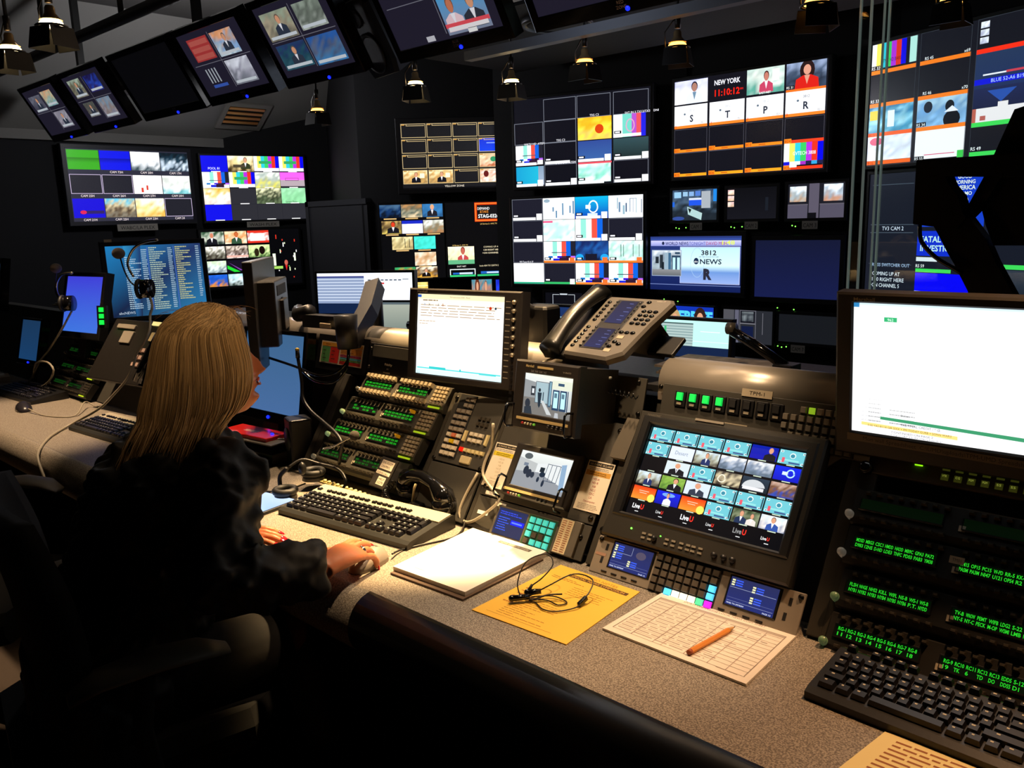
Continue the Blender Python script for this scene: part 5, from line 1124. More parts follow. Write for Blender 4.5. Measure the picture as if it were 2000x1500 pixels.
def d_pad(s): s.rect(46, 8, 42, 6, '#6a5f50'); s.text(48, 12.6, 3.4, 'NEWS DIVISION LEGAL', '#e8dcc0', w=38); s.rect(20, 118, 14, .8, '#c0a890')
pad = sheet('paper_pad', 'thick pad of white papers on the desk before the turquoise keypad', 'paper pad', [(-1.326, 1.034), (-1.117, 1.044), (-1.124, 1.300), (-1.352, 1.298)], .013, d_pad)
MB().prism([(.004, -.012), (.215, -.012), (.222, .235), (-.004, .24)], 0, .004).build('backing_board', mat('board_brown', '#5a4434', .6), pad)
m = MB(); m.prism([(.004, .004), (.2, .002), (.195, .262), (-.012, .262)], .013, .0142); m.build('loose_sheet', WHITEP, pad) if False else None
def d_yel2(s):
    s.text(56, 9, 4.6, 'STUDIO NOTES', '#b07818', w=44, al='c'); s.rect(22, 11, 72, 6, '#5a3c10'); s.text(26, 15.8, 3.8, 'SPECIAL NEWS SYMPOSIUM', '#f0b850', w=64)
    s.lines(10, 22, 60, 6, 2, '#b06818', 1, fill=.3); s.lines(44, 32, 46, 20, 5, '#b87820', 2, fill=.18, lo=.6); s.lines(8, 60, 20, 40, 6, '#b87010', 3, fill=.3, lo=.3); s.lines(18, 76, 50, 44, 12, '#b87818', 4, fill=.22, lo=.3); s.rect(10, 128 - 6, 70, .4, '#b88028')
sheet('yellow_sheet', 'single yellow-orange STUDIO NOTES sheet under the earbuds', 'paper', [(-1.070, 1.016), (-.848, 1.028), (-.866, 1.281), (-1.070, 1.284)], .0016, d_yel2, col='#f4c246')
def d_form(s):
    s.text(50, 6, 3.4, 'SPORTS OPEN/CLOSE LOCAL NEWS COPY SHEET', '#7a6a60', al='c', w=60)
    s.rect(4, 10, 92, 4, '#b0a498'); s.box(4, 10, 92, 82, .5, '#8a7c70')
    for k in range(12): s.rect(4, 16 + k * 6.2, 92, .35, '#9a8c80'); s.lines(6, 17 + k * 6.2, 86, 4, 1, '#a89a90', k, fill=.35, lo=.5)
    for x in (18, 34, 40, 56, 72, 84): s.rect(x, 14, .35, 78, '#a89a90')
    s.rect(78, 92, 14, .7, '#a09080')
fm = sheet('form_sheet', 'white printed table form on the desk with a pencil lying on it', 'paper', [(-.832, 1.112), (-.550, 1.108), (-.556, 1.309), (-.828, 1.300)], .004, d_form, cu=(100, 100), col='#e6ddd0')
def d_n2(s):
    for k in range(14): s.lines(10, 6 + k * 6.4, 80, 4.4, 1, '#9a5a20', k + 3, fill=.5, lo=.45 + .5 * ((k * 7) % 5) / 5)
sheet('instruction_sheet', 'cream sheet of orange text lines in front of the flat black keyboard', 'paper', [(-.372, .948), (-.135, .948), (-.125, 1.128), (-.345, 1.125)], .0014, d_n2, cu=(100, 100), col='#f0dfa0')
# tablet under the keyboard edge
tb_ = on_desk('tablet', 'tablet with a glowing pale blue screen between the woman and the silver-topped keyboard', 'tablet', -2.05, 1.005, 8)
MB().box(0, .19, 0, .135, 0, .008, ch=.002).build('body', BLACK, tb_); c = Scr(100, 70, .174, .119, '#a8c8f8'); c.grad(0, 0, 100, 70, '#c8dcff', '#90b8f8'); c.build('screen', GLOW, tb_, (.008, .008, .0083))
# pencil
pn = thing('pencil', 'short orange wooden pencil lying on the white table form', 'pencil', (-.664, 1.126, .7445 + .0052), (0, 0, R(83)))
MB().cyl((.006, 0, 0), (.112, 0, 0), .0048, n=6, smooth=False).build('barrel', mat('pencil_orange', '#d8862c', .45), pn)
MB().cyl((0, 0, 0), (.007, 0, 0), .0046, .0048, 12).build('end_cap', mat('pencil_end', '#9a4a20', .5), pn)
MB().cyl((.112, 0, 0), (.128, 0, 0), .0048, .0012, 8).build('cut_wood', mat('pencil_wood', '#c89a60', .6), pn); MB().cyl((.1275, 0, 0), (.133, 0, 0), .0013, .0003, 6).build('lead', GLOSS, pn)
# earbuds
eb = thing('earbuds', 'tangled black wired earbuds on the yellow notes sheet', 'earbuds', (-1.0, 1.13, .743))
def lcord(pts, r): return cord(None, '', '', pts, r, None, smooth=5)
lcord([(-.018, -.03, .006), (-.036, -.02, .03), (-.04, .012, .062), (-.022, .052, .070), (-.002, .048, .055), (-.006, .02, .035), (-.02, -.005, .018), (-.014, -.02, .008)], .0013).build('wire', CABLEK, eb)
lcord([(-.01, -.018, .008), (.02, .01, .03), (.045, .055, .045), (.075, .075, .035), (.085, .052, .02), (.083, .035, .012)], .0013).build('wire', CABLEK, eb)
lcord([(.083, .03, .008), (.085, .012, .004), (.066, -.02, .002), (.04, -.032, .002), (.01, -.02, .002), (-.005, -.022, .003), (.02, 0, .003), (.05, .0, .002), (.055, .02, .002), (.02, .02, .004), (-.008, -.012, .006)], .0013).build('wire', CABLEK, eb)
lcord([(-.002, -.024, .004), (.02, .004, .012), (.042, .022, .014)], .0016).build('wire', CABLEK, eb)
for q, (a, b) in enumerate((((-.028, -.046, .009), (-.006, -.02, .010)), ((-.018, -.012, .012), (.002, .006, .014)))):
    mb = MB(); mb.cyl(a, b, .0062, .0052, 14); mb.sph(a, .0068, 12, 8); mb.build('earbud', GLOSS, eb)
mb = MB(); mb.cyl((-.02, -.01, .008), (-.014, -.002, .026), .0035, .0028, 10); mb.build('ear_fin', RUB, eb)
MB().box(-.004, .004, -.012, .014, 0, .008, ch=.002, M=TR((.083, .033, .004), (R(20), 0, R(-5)))).build('inline_remote', GLOSS, eb)

# --- headset near the keyboard
hd = thing('headset', 'black headset with boom microphone lying on the desk behind the keyboard', 'headset', (-1.94, 1.22, DZ))
for c_, n_ in (((.0, -.06, .022), 0), ((-.02, .045, .045), 1)):
    mb = MB(); pts = [(c_[0] + .026 * cos(a), c_[1] + .026 * sin(a), c_[2]) for a in [2 * PI * k / 20 for k in range(20)]]; mb.tube(pts, .010, 10, closed=True); mb.build('ear_cushion', RUB, hd)
    MB().cyl((c_[0], c_[1], c_[2] - .021), (c_[0], c_[1], c_[2] - .004), .032, .028, 20).build('ear_cup', BLACK, hd)
lcord([(-.04, -.02, .07), (-.03, .02, .085), (.0, .055, .07), (.045, .085, .055), (.085, .08, .03), (.09, .06, .006)], .0042).build('headband', BLACK, hd)
lcord([(.02, .09, .115), (-.0, .07, .11), (.04, .07, .12), (.10, .10, .155)], .0022).build('boom', STEEL, hd)
lcord([(-.03, -.03, .072), (-.045, -.045, .05), (-.04, -.05, .02)], .006).build('pad_arm', RUB, hd)
MB().sph((.105, .105, .158), .0145, 16, 12, sc=(1, 1, .95)).build('microphone_ball', mat('foam_dark', '#3a332c', .95, bump=.6, bscale=600), hd)
MB().sph((.03, -.02, .08), .014, 14, 10, sc=(.8, .8, 1.3)).build('volume_pod', BLACK, hd)
cord('headset_cable', 'dark cable crossing the desk from the headset toward the woman', 'cable', [(-1.955, 1.235, .76), (-2.0, 1.18, .743), (-2.10, 1.12, .743), (-2.25, 1.09, .743)], .0025, CABLEK)
cord('headset_cable', 'second dark cable running from the ear cushion toward the woman', 'cable', [(-1.99, 1.155, .752), (-2.06, 1.10, .743), (-2.2, 1.05, .743)], .0022, CABLEK)
# --- gooseneck microphone
gn = thing('gooseneck_microphone', 'black gooseneck microphone curving down left of the intercom stack', 'microphone', (-1.90, 1.335, .80))
GN = [(-2.171, 1.38, 1.077), (-2.169, 1.385, 1.009), (-2.153, 1.375, 0.957), (-2.101, 1.365, 0.925), (-2.01, 1.35, 0.903), (-1.928, 1.33, 0.889), (-1.893, 1.322, 0.867), (-1.906, 1.325, 0.835), (-1.93, 1.335, .80)]
cord(None, '', '', [(x + 1.90, y - 1.335, z - .80) for x, y, z in GN], .0052, None, smooth=5).build('gooseneck', BLACK, gn)
mb = MB(); mb.cyl((-.271, .045, .277), (-.271, .045, .30), .007, .006, 12); mb.build('microphone_tip', BLACK, gn); MB().sph((-.271, .045, .302), .0065, 12, 8).build('amber_tip', mat('amber_tip', '#c8a840', .4), gn)
# --- black handset telephone
ph_ = thing('telephone_handset', 'glossy black telephone handset lying over the key panel foot, coiled cord below', 'telephone', (-1.56, 1.335, .80), (0, 0, R(-12)))
def handset(mb, L, r):
    pts = [(-L / 2, 0, -.018), (-L * .42, 0, .004), (-L * .25, 0, .022), (0, 0, .028), (L * .25, 0, .022), (L * .42, 0, .004), (L / 2, 0, -.018)]
    mb.tube(pts, [r * 1.3, r * 1.45, r * .9, r * .85, r * .9, r * 1.45, r * 1.3], 14)
    for s_ in (-1, 1): mb.cyl((s_ * L * .44, 0, -.006), (s_ * L * .46, 0, -.034), r * 1.55, r * 1.7, 18)
mb = MB(); handset(mb, .21, .020); mb.build('handset', GLOSS, ph_)
MB().tube([(-.02, -.03, -.045), (-.018, -.022, .0), (-.012, -.02, .012)], .0035, 8).build('hook', mat('hook_cream', '#c8b88c', .4), ph_)
pts = []
for k in range(150):
    t_ = k / 150; a = k * .9
    base = Vector((-1.66, 1.31, .80)) * (1 - t_) ** 2 + Vector((-1.70, 1.25, .75)) * 2 * t_ * (1 - t_) + Vector((-1.46, 1.285, .752)) * t_ * t_
    pts.append(base + Vector((.003 * cos(a), .008 * cos(a), .0085 * sin(a))))
tag(MB().tube(pts, .0018, 6).build('coiled_cord', GLOSS), 'black coiled telephone cord hanging at the foot of the key panel', 'cord')
# beige cable over key/small monitor bays
cord('network_cable', 'beige cable looping down between the key panel and the lower small monitor', 'cable', [(-1.372, 1.40, .985), (-1.384, 1.405, .93), (-1.39, 1.385, .89), (-1.383, 1.37, .86), (-1.335, 1.352, .838), (-1.302, 1.34, .825), (-1.312, 1.328, .805), (-1.363, 1.318, .765), (-1.399, 1.318, .752), (-1.423, 1.322, .768), (-1.420, 1.345, .81), (-1.403, 1.372, .862)], .0036, CABLEG)
# --- desk phone on bracket
DP = thing('desk_phone', 'grey business telephone with two blue displays, tilted on a stand above the tube rail', 'telephone', (-1.205, 1.478, 1.150), (R(33), 0, R(-4)))
PB = mat('phone_grey', '#6b655c', .4, bump=.03, bscale=300)
MB().rings([[(x, y, z) for x, y in P_] for z, P_ in ((0, [(-.005, .01), (.0, 0), (.13, -.004), (.165, .02), (.175, .12), (.19, .20), (.18, .212), (.0, .212), (-.005, .2)]), (.014, [(-.005, .01), (.0, 0), (.13, -.004), (.165, .02), (.175, .12), (.19, .20), (.18, .212), (.0, .212), (-.005, .2)]), (.02, [(-.002, .014), (.003, .006), (.128, .002), (.160, .024), (.170, .12), (.184, .196), (.176, .206), (.003, .206), (-.002, .196)]))], 0, False).build('body', PB, DP)
MB().box(-.075, .0, .0, .21, -.006, .010, ch=.004).build('handset_cradle', mat('phone_dark', '#211f1c', .45), DP)
mb = MB(); rs = []
for k in range(15):
    t_ = k / 14; yy = -.004 + .226 * t_; bow = .018 * sin(PI * t_); wd = .022 + .009 * (abs(2 * t_ - 1) ** 2.5); hh = .020 + .010 * (abs(2 * t_ - 1) ** 3)
    rs.append([(-.038 + wd * cos(a) , yy, .022 + bow + hh * sin(a) * .8) for a in [2 * PI * i / 16 for i in range(16)]])
mb.rings(rs); mb.build('handset', mat('handset_black', '#151515', .3), DP)
MB().box(.034, .108, .022, .196, .02, .0212, ch=.0005).build('display_window', BLACK, DP)
for y0, h_ in ((.112, .08), (.026, .066)):
    c = Scr(100, 60, .05, h_, '#182048'); c.grad(0, 0, 100, 60, '#1c2450', '#20306c')
    for k in range(5): c.rect(60, 6 + k * 11, 22 + (k % 3) * 5, 1.6, '#7080d0')
    c.build('display', GLOWLO, DP, (.046, y0, .0215))
for k in range(13):
    if k == 6: continue
    mb = MB()
    mb.sph((.012, .026 + k * .0133, .0205), .0052, 12, 6, sc=(1.2, 1, .6)); mb.sph((.036 if k < 6 else .036, .028 + k * .0133, .0212), .0038, 10, 6, sc=(1.2, 1, .6)); mb.sph((.103, .028 + k * .0133, .0212), .003, 10, 6, sc=(1, 1, .6)); mb.build('line_button', GLOSS, DP)
mb = MB()
for i in range(3):
    for j in range(4): mb.sph((.124 + i * .0165 + j * .002, .118 + j * .0145, .0205), .0062, 12, 6, sc=(1.15, .85, .55))
for p_ in ((.118, .178), (.124, .194), (.116, .085), (.132, .085), (.148, .086), (.119, .052), (.134, .046), (.114, .036)): mb.sph((*p_, .0205), .0062, 12, 6, sc=(1.15, .85, .55))
mb.build('dial_button', GLOSS, DP)
for x, y in ((.115, .064), (.108, .018)): MB().box(x, x + .018, y, y + .010, .02, .021).build('paper_tag', LABEL, DP)
c = Scr(60, 14, .03, .008, None); c.text(2, 11, 8, 'telex iT', '#c8c0b0', w=50); c.build('maker_lettering', INK, DP, (.142, .196, .0206))
MB().prismx([(.05, 0), (.17, 0), (.19, -.09), (.14, -.105)], .02, .15).build('stand', PB, DP)
MB().box(.04, .22, .10, .16, -.055, -.046, ch=.002).build('support_plate', mat('phone_dark', '#211f1c', .45), DP)
cord('phone_cable', 'cream and black line cables curving from the desk phone over the tube rail', 'cable', [(-1.20, 1.50, 1.155), (-1.235, 1.49, 1.15), (-1.28, 1.47, 1.13), (-1.31, 1.455, 1.10)], .003, CABLEG)
pts = [Vector((-1.20 + .20 * k / 120, 1.47 + .004 * cos(k * .9), 1.098 - .012 * k / 120 + .006 * sin(k * .9))) for k in range(120)]
tag(MB().tube(pts, .0018, 6).build('coiled_cord', GLOSS), 'black coiled cord stretched along the top of the blank panel below the desk phone', 'cord')
cord('phone_cable', 'short white cable stub under the desk phone right of the upper small monitor', 'cable', [(-1.145, 1.49, 1.115), (-1.11, 1.48, 1.113), (-1.07, 1.47, 1.12)], .0032, mat('cable_white', '#c8c4b8', .5))

# ------------------------------------------------------------------ monitor on arm seen from behind
ma = thing('arm_monitor', 'black monitor seen edge-on from behind with a square rear housing, left of the arm', 'monitor', (-2.345, 1.345, 1.015), (PI / 2 , 0, R(139)))
MB().box(0, .40, -.0, .35, -.022, .008, ch=.003).build('panel', mat('arm_mon_black', '#2a2826', .4, bump=.04, bscale=300), ma)
c = Scr(160, 120, .37, .32, '#304878'); c.grad(0, 0, 160, 120, '#e8f0ff', '#b8ccf0'); s_ = c.build('screen', GLOWLO, ma, (.385, .015, -.0225), (0, PI, 0))
MB().box(.05, .30, .075, .285, .008, .062, ch=.004).build('rear_housing', mat('arm_mon_black', '#2a2826', .4), ma)
mb = MB()
mb.box(.09, .26, .235, .268, .062, .0635); mb.box(.165, .180, .12, .225, .062, .064)
mb.box(.15, .2, .165, .178, .064, .066); mb.build('vent_slot', MATTE, ma)
MB().box(.13, .22, .12, .22, .062, .074, ch=.003).build('mount_plate', BLACK, ma)
am = thing('monitor_support', 'jointed thick black support arm holding the edge-on monitor over the tube rail', 'monitor arm', (-2.19, 1.60, 1.08))
def arml(pts, r, n=4, rot=0): return [(x + 2.19, y - 1.60, z - 1.08) for x, y, z in pts]
ARM = mat('arm_black', '#1f1f20', .38, bump=.04, bscale=300)
MB().tube(arml([(-2.40, 1.545, 1.19), (-2.35, 1.51, 1.185), (-2.27, 1.50, 1.20)], 0), .024, 12).build('tilt_joint', ARM, am)
mb = MB(); mb.tube(arml([(-2.285, 1.50, 1.172), (-2.03, 1.47, 1.182)], 0), .028, 4); mb.build('forearm', ARM, am, smooth=False)
mb = MB(); mb.cyl(*arml([(-2.04, 1.47, 1.205), (-2.04, 1.47, 1.105)], 0), .036, .030, 18); mb.build('elbow', ARM, am)
mb = MB(); mb.tube(arml([(-2.04, 1.48, 1.12), (-2.10, 1.60, 1.20), (-2.185, 1.70, 1.27)], 0), .034, 4); mb.build('upper_arm', ARM, am, smooth=False)
mb = MB(); mb.cyl(*arml([(-2.195, 1.705, 1.28), (-2.195, 1.705, 1.02)], 0), .024, .024, 16); mb.build('post', ARM, am)
MB().box(.0, .055, -.006, 0, .0, .014, ch=.002, M=TR((.052, -.152, .085), (0, 0, 0))).build('maker_plate', mat('plate_cream', '#b8a888', .5), am)
for nm, pts in (('a', [(-2.40, 1.42, 1.05), (-2.25, 1.42, 1.036), (-2.133, 1.42, 1.020), (-2.052, 1.43, 1.035), (-2.03, 1.46, 1.07), (-2.035, 1.47, 1.11)]), ('b', [(-2.199, 1.41, 1.03), (-2.133, 1.41, 1.005), (-2.04, 1.41, 1.01), (-2.0, 1.43, 1.05), (-2.03, 1.465, 1.10)])):
    cord('arm_cable', {'a': 'black cable drooping from the elbow of the support arm to the monitor', 'b': 'lower glossy black cable loop under the support arm elbow'}[nm], 'cable', pts, .0045, GLOSS)
# --- blue desktop monitor
dm = thing('desktop_monitor', 'square desktop monitor with a plain blue screen in front of the woman', 'monitor', (-2.60, 1.42, .865), (R(80), 0, R(2)))
MB().frame(-.018, .348, -.035, .275, 0, .33, 0, .26, -.03, .006, bv=.002).box(-.01, .34, -.03, .27, -.03, -.01).build('housing', GLOSS, dm)
c = Scr(100, 80, .33, .26, '#40689c'); c.grad(0, 0, 100, 80, '#46709c', '#5078b0'); c.build('screen', GLOWLO if False else emis_attr('display_glow_mid', .8), dm, (0, 0, .0005))
MB().sph((.165, -.018, .007), .006, 10, 8).build('power_led', BLUELED, dm); MB().box(.12, .21, -.07, -.03, -.03, -.005).build('stand', BLACK, dm)
MB().box(.05, .28, -.108, -.095, -.10, .06, ch=.003).build('stand_base', BLACK, dm)
# --- wire stand with red device
ws = thing('metal_riser', 'pale bent metal riser shelf beside the blue desktop monitor', 'riser', (-2.47, 1.27, DZ), (0, 0, R(6)))
MB().tube([(.25, .08, 0), (.25, .08, .062), (.245, .075, .07), (.0, .0, .07), (-.05, -.02, .07)], .0042, 8).build('wire_frame', mat('riser_grey', '#a8a498', .4, .4), ws)
MB().box(-.08, .245, .0, .12, .066, .070).build('shelf_plate', mat('riser_grey2', '#5a5750', .5), ws); MB().box(-.07, .22, .02, .11, .0, .03).build('lower_tray', mat('riser_grey2', '#5a5750', .5), ws)
MB().tube([(.25, .17, 0), (.25, .17, .066)], .0042, 8).build('wire_frame', mat('riser_grey', '#a8a498', .4, .4), ws)
rd = thing('red_device', 'flat bright red device with a blue light on top of the metal riser', 'device', (-2.46, 1.285, .8115), (0, 0, R(6)))
MB().box(-.05, .19, -.0, .09, 0, .012, ch=.003).build('body', mat('glossy_red', '#d82018', .3, coat=.2), rd); MB().sph((.165, .045, .012), .006, 10, 8).build('indicator_led', BLUELED, rd)
c = Scr(100, 40, .1, .04, None); c.lines(10, 10, 80, 18, 2, '#f0d8c0', 3, fill=.5, lo=.8); c.build('lettering', INK, rd, (.02, .02, .0125))
bx = thing('signal_box', 'small dark box with a green light on the desk under the metal riser', 'device', (-2.33, 1.24, DZ), (0, 0, R(6)))
MB().box(0, .09, 0, .06, 0, .022, ch=.003).build('body', BLACK, bx); MB().sph((.085, .01, .02), .006, 10, 8).build('indicator_led', GREENLED, bx)
# --- dim pieces beside the woman (speaker)
sp = thing('round_speaker', 'black round-faced desk speaker between the blue monitor and the intercom stack', 'speaker', (-2.20, 1.34, DZ), (0, 0, R(-20)))
MB().box(-.04, .04, .0, .07, 0, .15, ch=.006).build('cabinet', BLACK, sp); MB().cyl((0, -.004, .085), (0, .004, .085), .036, n=24).build('driver', RUB, sp)

# ------------------------------------------------------------------ left end of the desk
def lmon(name, label, P, tilt, yaw, W, H, draw, bz=.02, low=.03, led=None, glow=None, leg=True):
    t = thing(name, label, 'monitor', P, (R(tilt), 0, R(yaw)))
    MB().frame(-bz, W + bz, -low, H + bz, 0, W, 0, H, -.035, .006, bv=.002).box(-bz + .006, W + bz - .006, -low + .006, H + bz - .006, -.035, -.012).build('housing', GLOSS if led else BLACK, t)
    s = Scr(100, 80, W, H, '#102040'); draw(s); s.build('screen', glow or GLOW, t, (0, 0, .0005))
    if led: MB().sph((led, -low * .5, .007), .005, 10, 8).build('power_led', BLUELED, t)
    if leg: MB().box(W * .4, W * .6, -low - .08, -low + .02, -.045, -.02).build('stand', BLACK, t)
    return t
def d_list(s):
    s.grad(0, 0, 100, 80, '#2878a8', '#101c38', 1, True) if False else s.poly([(0, 0), (100, 0), (100, 80), (0, 80)], [hx('#1c70a8'), hx('#20305c'), hx('#2470a0'), hx('#101c38')])
    s.poly([(18, 0), (36, 0), (30, 80), (24, 80)], [hx('#2a80b0'), hx('#1c3460'), hx('#141c38'), hx('#1c5080')])
    for x in (42, 70): s.rect(x, 2, 1, 72, '#3858a0')
    s.lines(18, 12, 18, 60, 26, '#90a8b8', 1, fill=.5, lo=.3); s.lines(36, 4, 6, 70, 30, '#90a8b8', 2, fill=.5, lo=.7); s.lines(44, 2, 18, 72, 30, '#98a898', 3, fill=.5, lo=.3); s.lines(64, 3, 5, 70, 30, '#90a8b8', 4, fill=.5, lo=.7)
    s.lines(72, 2, 17, 62, 26, '#a8a878', 5, fill=.5, lo=.3); s.lines(94, 2, 4, 60, 24, '#90a8b8', 6, fill=.5, lo=.7); s.text(6, 77, 3, 'abcNEWS', '#a8b8c8')
lm = lmon('desktop_monitor', 'large monitor listing rows of tiny text on dark blue, behind the woman\'s head', (-3.81, 1.50, 1.09), 84, 72, .40, .315, d_list, bz=.022, low=.022)
MB().box(.0, .03, .333, .345, .006, .008).build('sticker', LABEL, lm)
lmon('desktop_monitor', 'purple-blue plain monitor at the far part of the desk with a headset before it', (-4.09, 1.375, 1.03), 76, 8, .30, .25, lambda s: s.grad(0, 0, 100, 80, '#3838c0', '#3868c8'), bz=.02, glow=GLOW)
lmon('desktop_monitor', 'small dim navy monitor below and left of the purple-blue one', (-4.50, 1.30, .875), 76, 5, .2, .19, lambda s: s.grad(0, 0, 100, 80, '#16304e', '#14365c'), bz=.012, low=.025, led=.12)
lmon('desktop_monitor', 'slate blue monitor at the very far left end of the desk', (-5.42, 1.40, 1.10), 80, 0, .38, .22, lambda s: s.grad(0, 0, 100, 80, '#20405c', '#345a80'), bz=.03, led=.35)
def hanghs(label, band, boom, ball, cup, cable, g='hanging headsets'):
    t = thing('hanging_headset', label, 'headset', cup, group=g); O = Vector(cup)
    L = lambda pts: [tuple(Vector(p) - O) for p in pts]
    cord(None, '', '', L(band), .0048, None, smooth=4).build('headband', STEEL, t); cord(None, '', '', L(boom), .003, None, smooth=4).build('boom', BLACK, t)
    MB().sph(tuple(Vector(ball) - O), .024, 16, 12, sc=(1, 1, .9)).build('microphone_ball', mat('foam_grey', '#6a6058', .95, bump=.5, bscale=500), t)
    mb = MB(); mb.cyl((-.012, -.012, 0), (.012, .012, 0), .034, .034, 20); mb.build('ear_cup', GLOSS, t)
    mb = MB(); mb.tube([(-.02 + .03 * cos(a) * .7, -.02 + .03 * cos(a) * -.7, .03 * sin(a)) for a in [2 * PI * k / 18 for k in range(18)]], .008, 8, closed=True); mb.build('ear_cushion', RUB, t)
    return t
hanghs('headset hanging in front of the text list monitor', [(-2.965, 1.35, 1.434), (-3.059, 1.35, 1.428), (-3.164, 1.35, 1.405), (-3.231, 1.35, 1.36), (-3.231, 1.35, 1.328), (-3.20, 1.35, 1.30)], [(-3.30, 1.35, 1.375), (-3.275, 1.35, 1.32), (-3.225, 1.35, 1.275), (-3.13, 1.35, 1.25)], (-3.31, 1.35, 1.385), (-3.08, 1.345, 1.258), None)
hanghs('headset hanging in front of the purple-blue monitor', [(-3.836, 1.36, 1.298), (-3.956, 1.36, 1.289), (-4.03, 1.36, 1.252), (-4.045, 1.36, 1.205), (-3.99, 1.36, 1.165)], [(-4.02, 1.36, 1.30), (-4.05, 1.36, 1.25), (-4.06, 1.36, 1.20), (-3.97, 1.36, 1.16)], (-4.02, 1.36, 1.315), (-3.90, 1.355, 1.165), None)
cord('headset_cable', 'long pale cable hanging from the nearer headset, across the desk and over its edge', 'cable', [(-3.075, 1.345, 1.24), (-3.02, 1.33, 1.20), (-3.025, 1.32, 1.165), (-2.992, 1.30, 1.124), (-2.995, 1.28, 1.08), (-3.06, 1.27, 1.028), (-3.068, 1.26, .991), (-3.098, 1.24, .933), (-3.173, 1.215, .87), (-3.24, 1.18, .812), (-3.34, 1.11, .752), (-3.26, 1.02, .745), (-3.15, .95, .745), (-3.02, .885, .735), (-2.92, .865, .69), (-2.88, .86, .66)], .0048, CABLEG)
cord('headset_cable', 'pale cable hanging from the far headset down behind the black keyboard', 'cable', [(-3.90, 1.36, 1.13), (-3.953, 1.355, 1.09), (-4.013, 1.345, 1.039), (-4.14, 1.33, .949), (-4.26, 1.315, .877), (-4.31, 1.30, .82), (-4.36, 1.28, .77), (-4.42, 1.24, .746)], .0045, CABLEG)
cord('network_cable', 'looped pale cable between the far keyboard and the dim intercom panels', 'cable', [(-4.30, 1.29, .80), (-4.20, 1.28, .88), (-4.05, 1.28, .90), (-3.98, 1.28, .87), (-4.06, 1.28, .81), (-4.18, 1.27, .765), (-4.22, 1.25, .746)], .0045, CABLEG)
# turned telephone and button unit behind the woman
ub = thing('intercom_unit', 'black angled intercom keypad unit with pale keys left of the woman\'s hair', 'intercom unit', (-3.66, 1.315, .86), (R(55), 0, R(6)))
MB().box(0, .5, 0, .28, 0, .02, ch=.004).build('body', mat('unit_dark', '#1f1c19', .4), ub)
for (x, y, w_, h_) in [(.05, .235, .14, .02), (.12, .17, .08, .055), (.33, .19, .09, .04)]: MB().box(x, x + w_, y, y + h_, .02, .028, ch=.002).build('key_bar', mat('key_grey', '#6e6658', .5) if x < .3 else mat('cream_plate', '#c8b88c', .5), ub)
for j in range(3):
    for i in range(2): MB().box(.29 + i * .03, .315 + i * .03, .075 + j * .032, .095 + j * .032, .02, .027, tp=.002).build('key', mat('pink_pale_key', '#b09488', .45), ub)
MB().tube([(.42, .24, .03), (.45, .17, .06), (.45, .08, .06), (.42, .02, .03)], [.028, .018, .018, .028], 12).build('handset', GLOSS, ub)
MB().box(.3, .36, .262, .278, .02, .026).build('lit_button', mat('lit_cream', '#f0e0a0', .4, emit='#f0e090', es=.9), ub)
gl_ = thing('level_meter', 'vertical green glowing three-segment meter beside the text list monitor', 'meter', (-3.70, 1.395, 1.075), (R(84), 0, R(30)))
MB().box(-.012, .035, -.01, .085, -.012, 0).build('case', BLACK, gl_)
for k in range(3): MB().box(0, .022, .004 + k * .027, .023 + k * .027, 0, .003).build('segment', mat('green_segment', '#10d040', .4, emit='#10e040', es=1.3), gl_)
# cluttered papers far left
for (x, y, z, w_, h_, yaw, lb) in [(-4.62, 1.30, 1.105, .3, .1, 8, 'folded pale papers on top of the rack left of the purple-blue monitor')]:
    t = thing('paper_stack', lb, 'papers', (x, 1.54, z - .0), (0, 0, R(yaw)))
    for k in range(3): MB().box(.0 + k * .01, w_ - k * .02, -.02 + .01 * k, h_ - .01 * k, k * .007, k * .007 + .006).build('paper', mat('dull_paper', '#8a7c62', .8), t)
ob = thing('tissue_box', 'small pale box at the far end of the desk by the cables', 'box', (-4.78, 1.25, DZ), (0, 0, R(-14)))
MB().box(0, .12, 0, .07, 0, .03, ch=.003).build('carton', mat('carton_pale', '#b09c80', .6), ob); MB().box(.03, .09, .02, .05, .03, .036).build('opening', WHITEP, ob)

# ------------------------------------------------------------------ second row behind the console
sd = thing('rear_desk', 'dark second desk row beyond the console rail', 'desk', (0, 0, 0))
MB().box(-5.2, -2.25, 2.25, 2.95, .90, .93).build('worktop', mat('rear_top', '#35322e', .5), sd); MB().box(-5.2, -2.25, 2.35, 2.40, 0, .90).build('front_panel', MATTE, sd)
MB().box(-2.25, -.95, 2.35, 3.3, .82, .85).build('worktop', mat('rear_top', '#35322e', .5), sd); MB().box(-2.25, -.95, 2.40, 2.45, 0, .82).build('front_panel', MATTE, sd)
for x in (-5.1, -3.4, -2.3): MB().box(x - .03, x + .03, 2.4, 2.9, 0, .90).build('leg', MATTE, sd)
def d_mail(s):
    s.rect(0, 0, 100, 60, '#e8ecf4'); s.rect(0, 6, 50, 3, '#303878'); s.rect(0, 9, 50, 51, '#8090b0'); [s.rect(0, 11 + k * 6, 50, 2.6, '#b8c4d8') for k in range(8)]; [s.rect(54 + k * 4.5, 13, 3, 2, '#304050') for k in range(8)]; [s.rect(56 + k * 6, 19, 3, 3, ('#2050a0', '#30a060', '#c03030')[k]) for k in range(3)]; s.rect(90, 12, 6, 1.2, '#405060')
t = lmon('desktop_monitor', 'wide bright monitor with a mail window beyond the support arm', (-3.58, 2.42, 1.03), 88, 26, .52, .20, d_mail, bz=.012, low=.015, glow=GLOW)
def d_lap(s): s.rect(0, 0, 100, 60, '#708088'); s.grad(6, 4, 90, 52, '#d0d8c8', '#90a098')
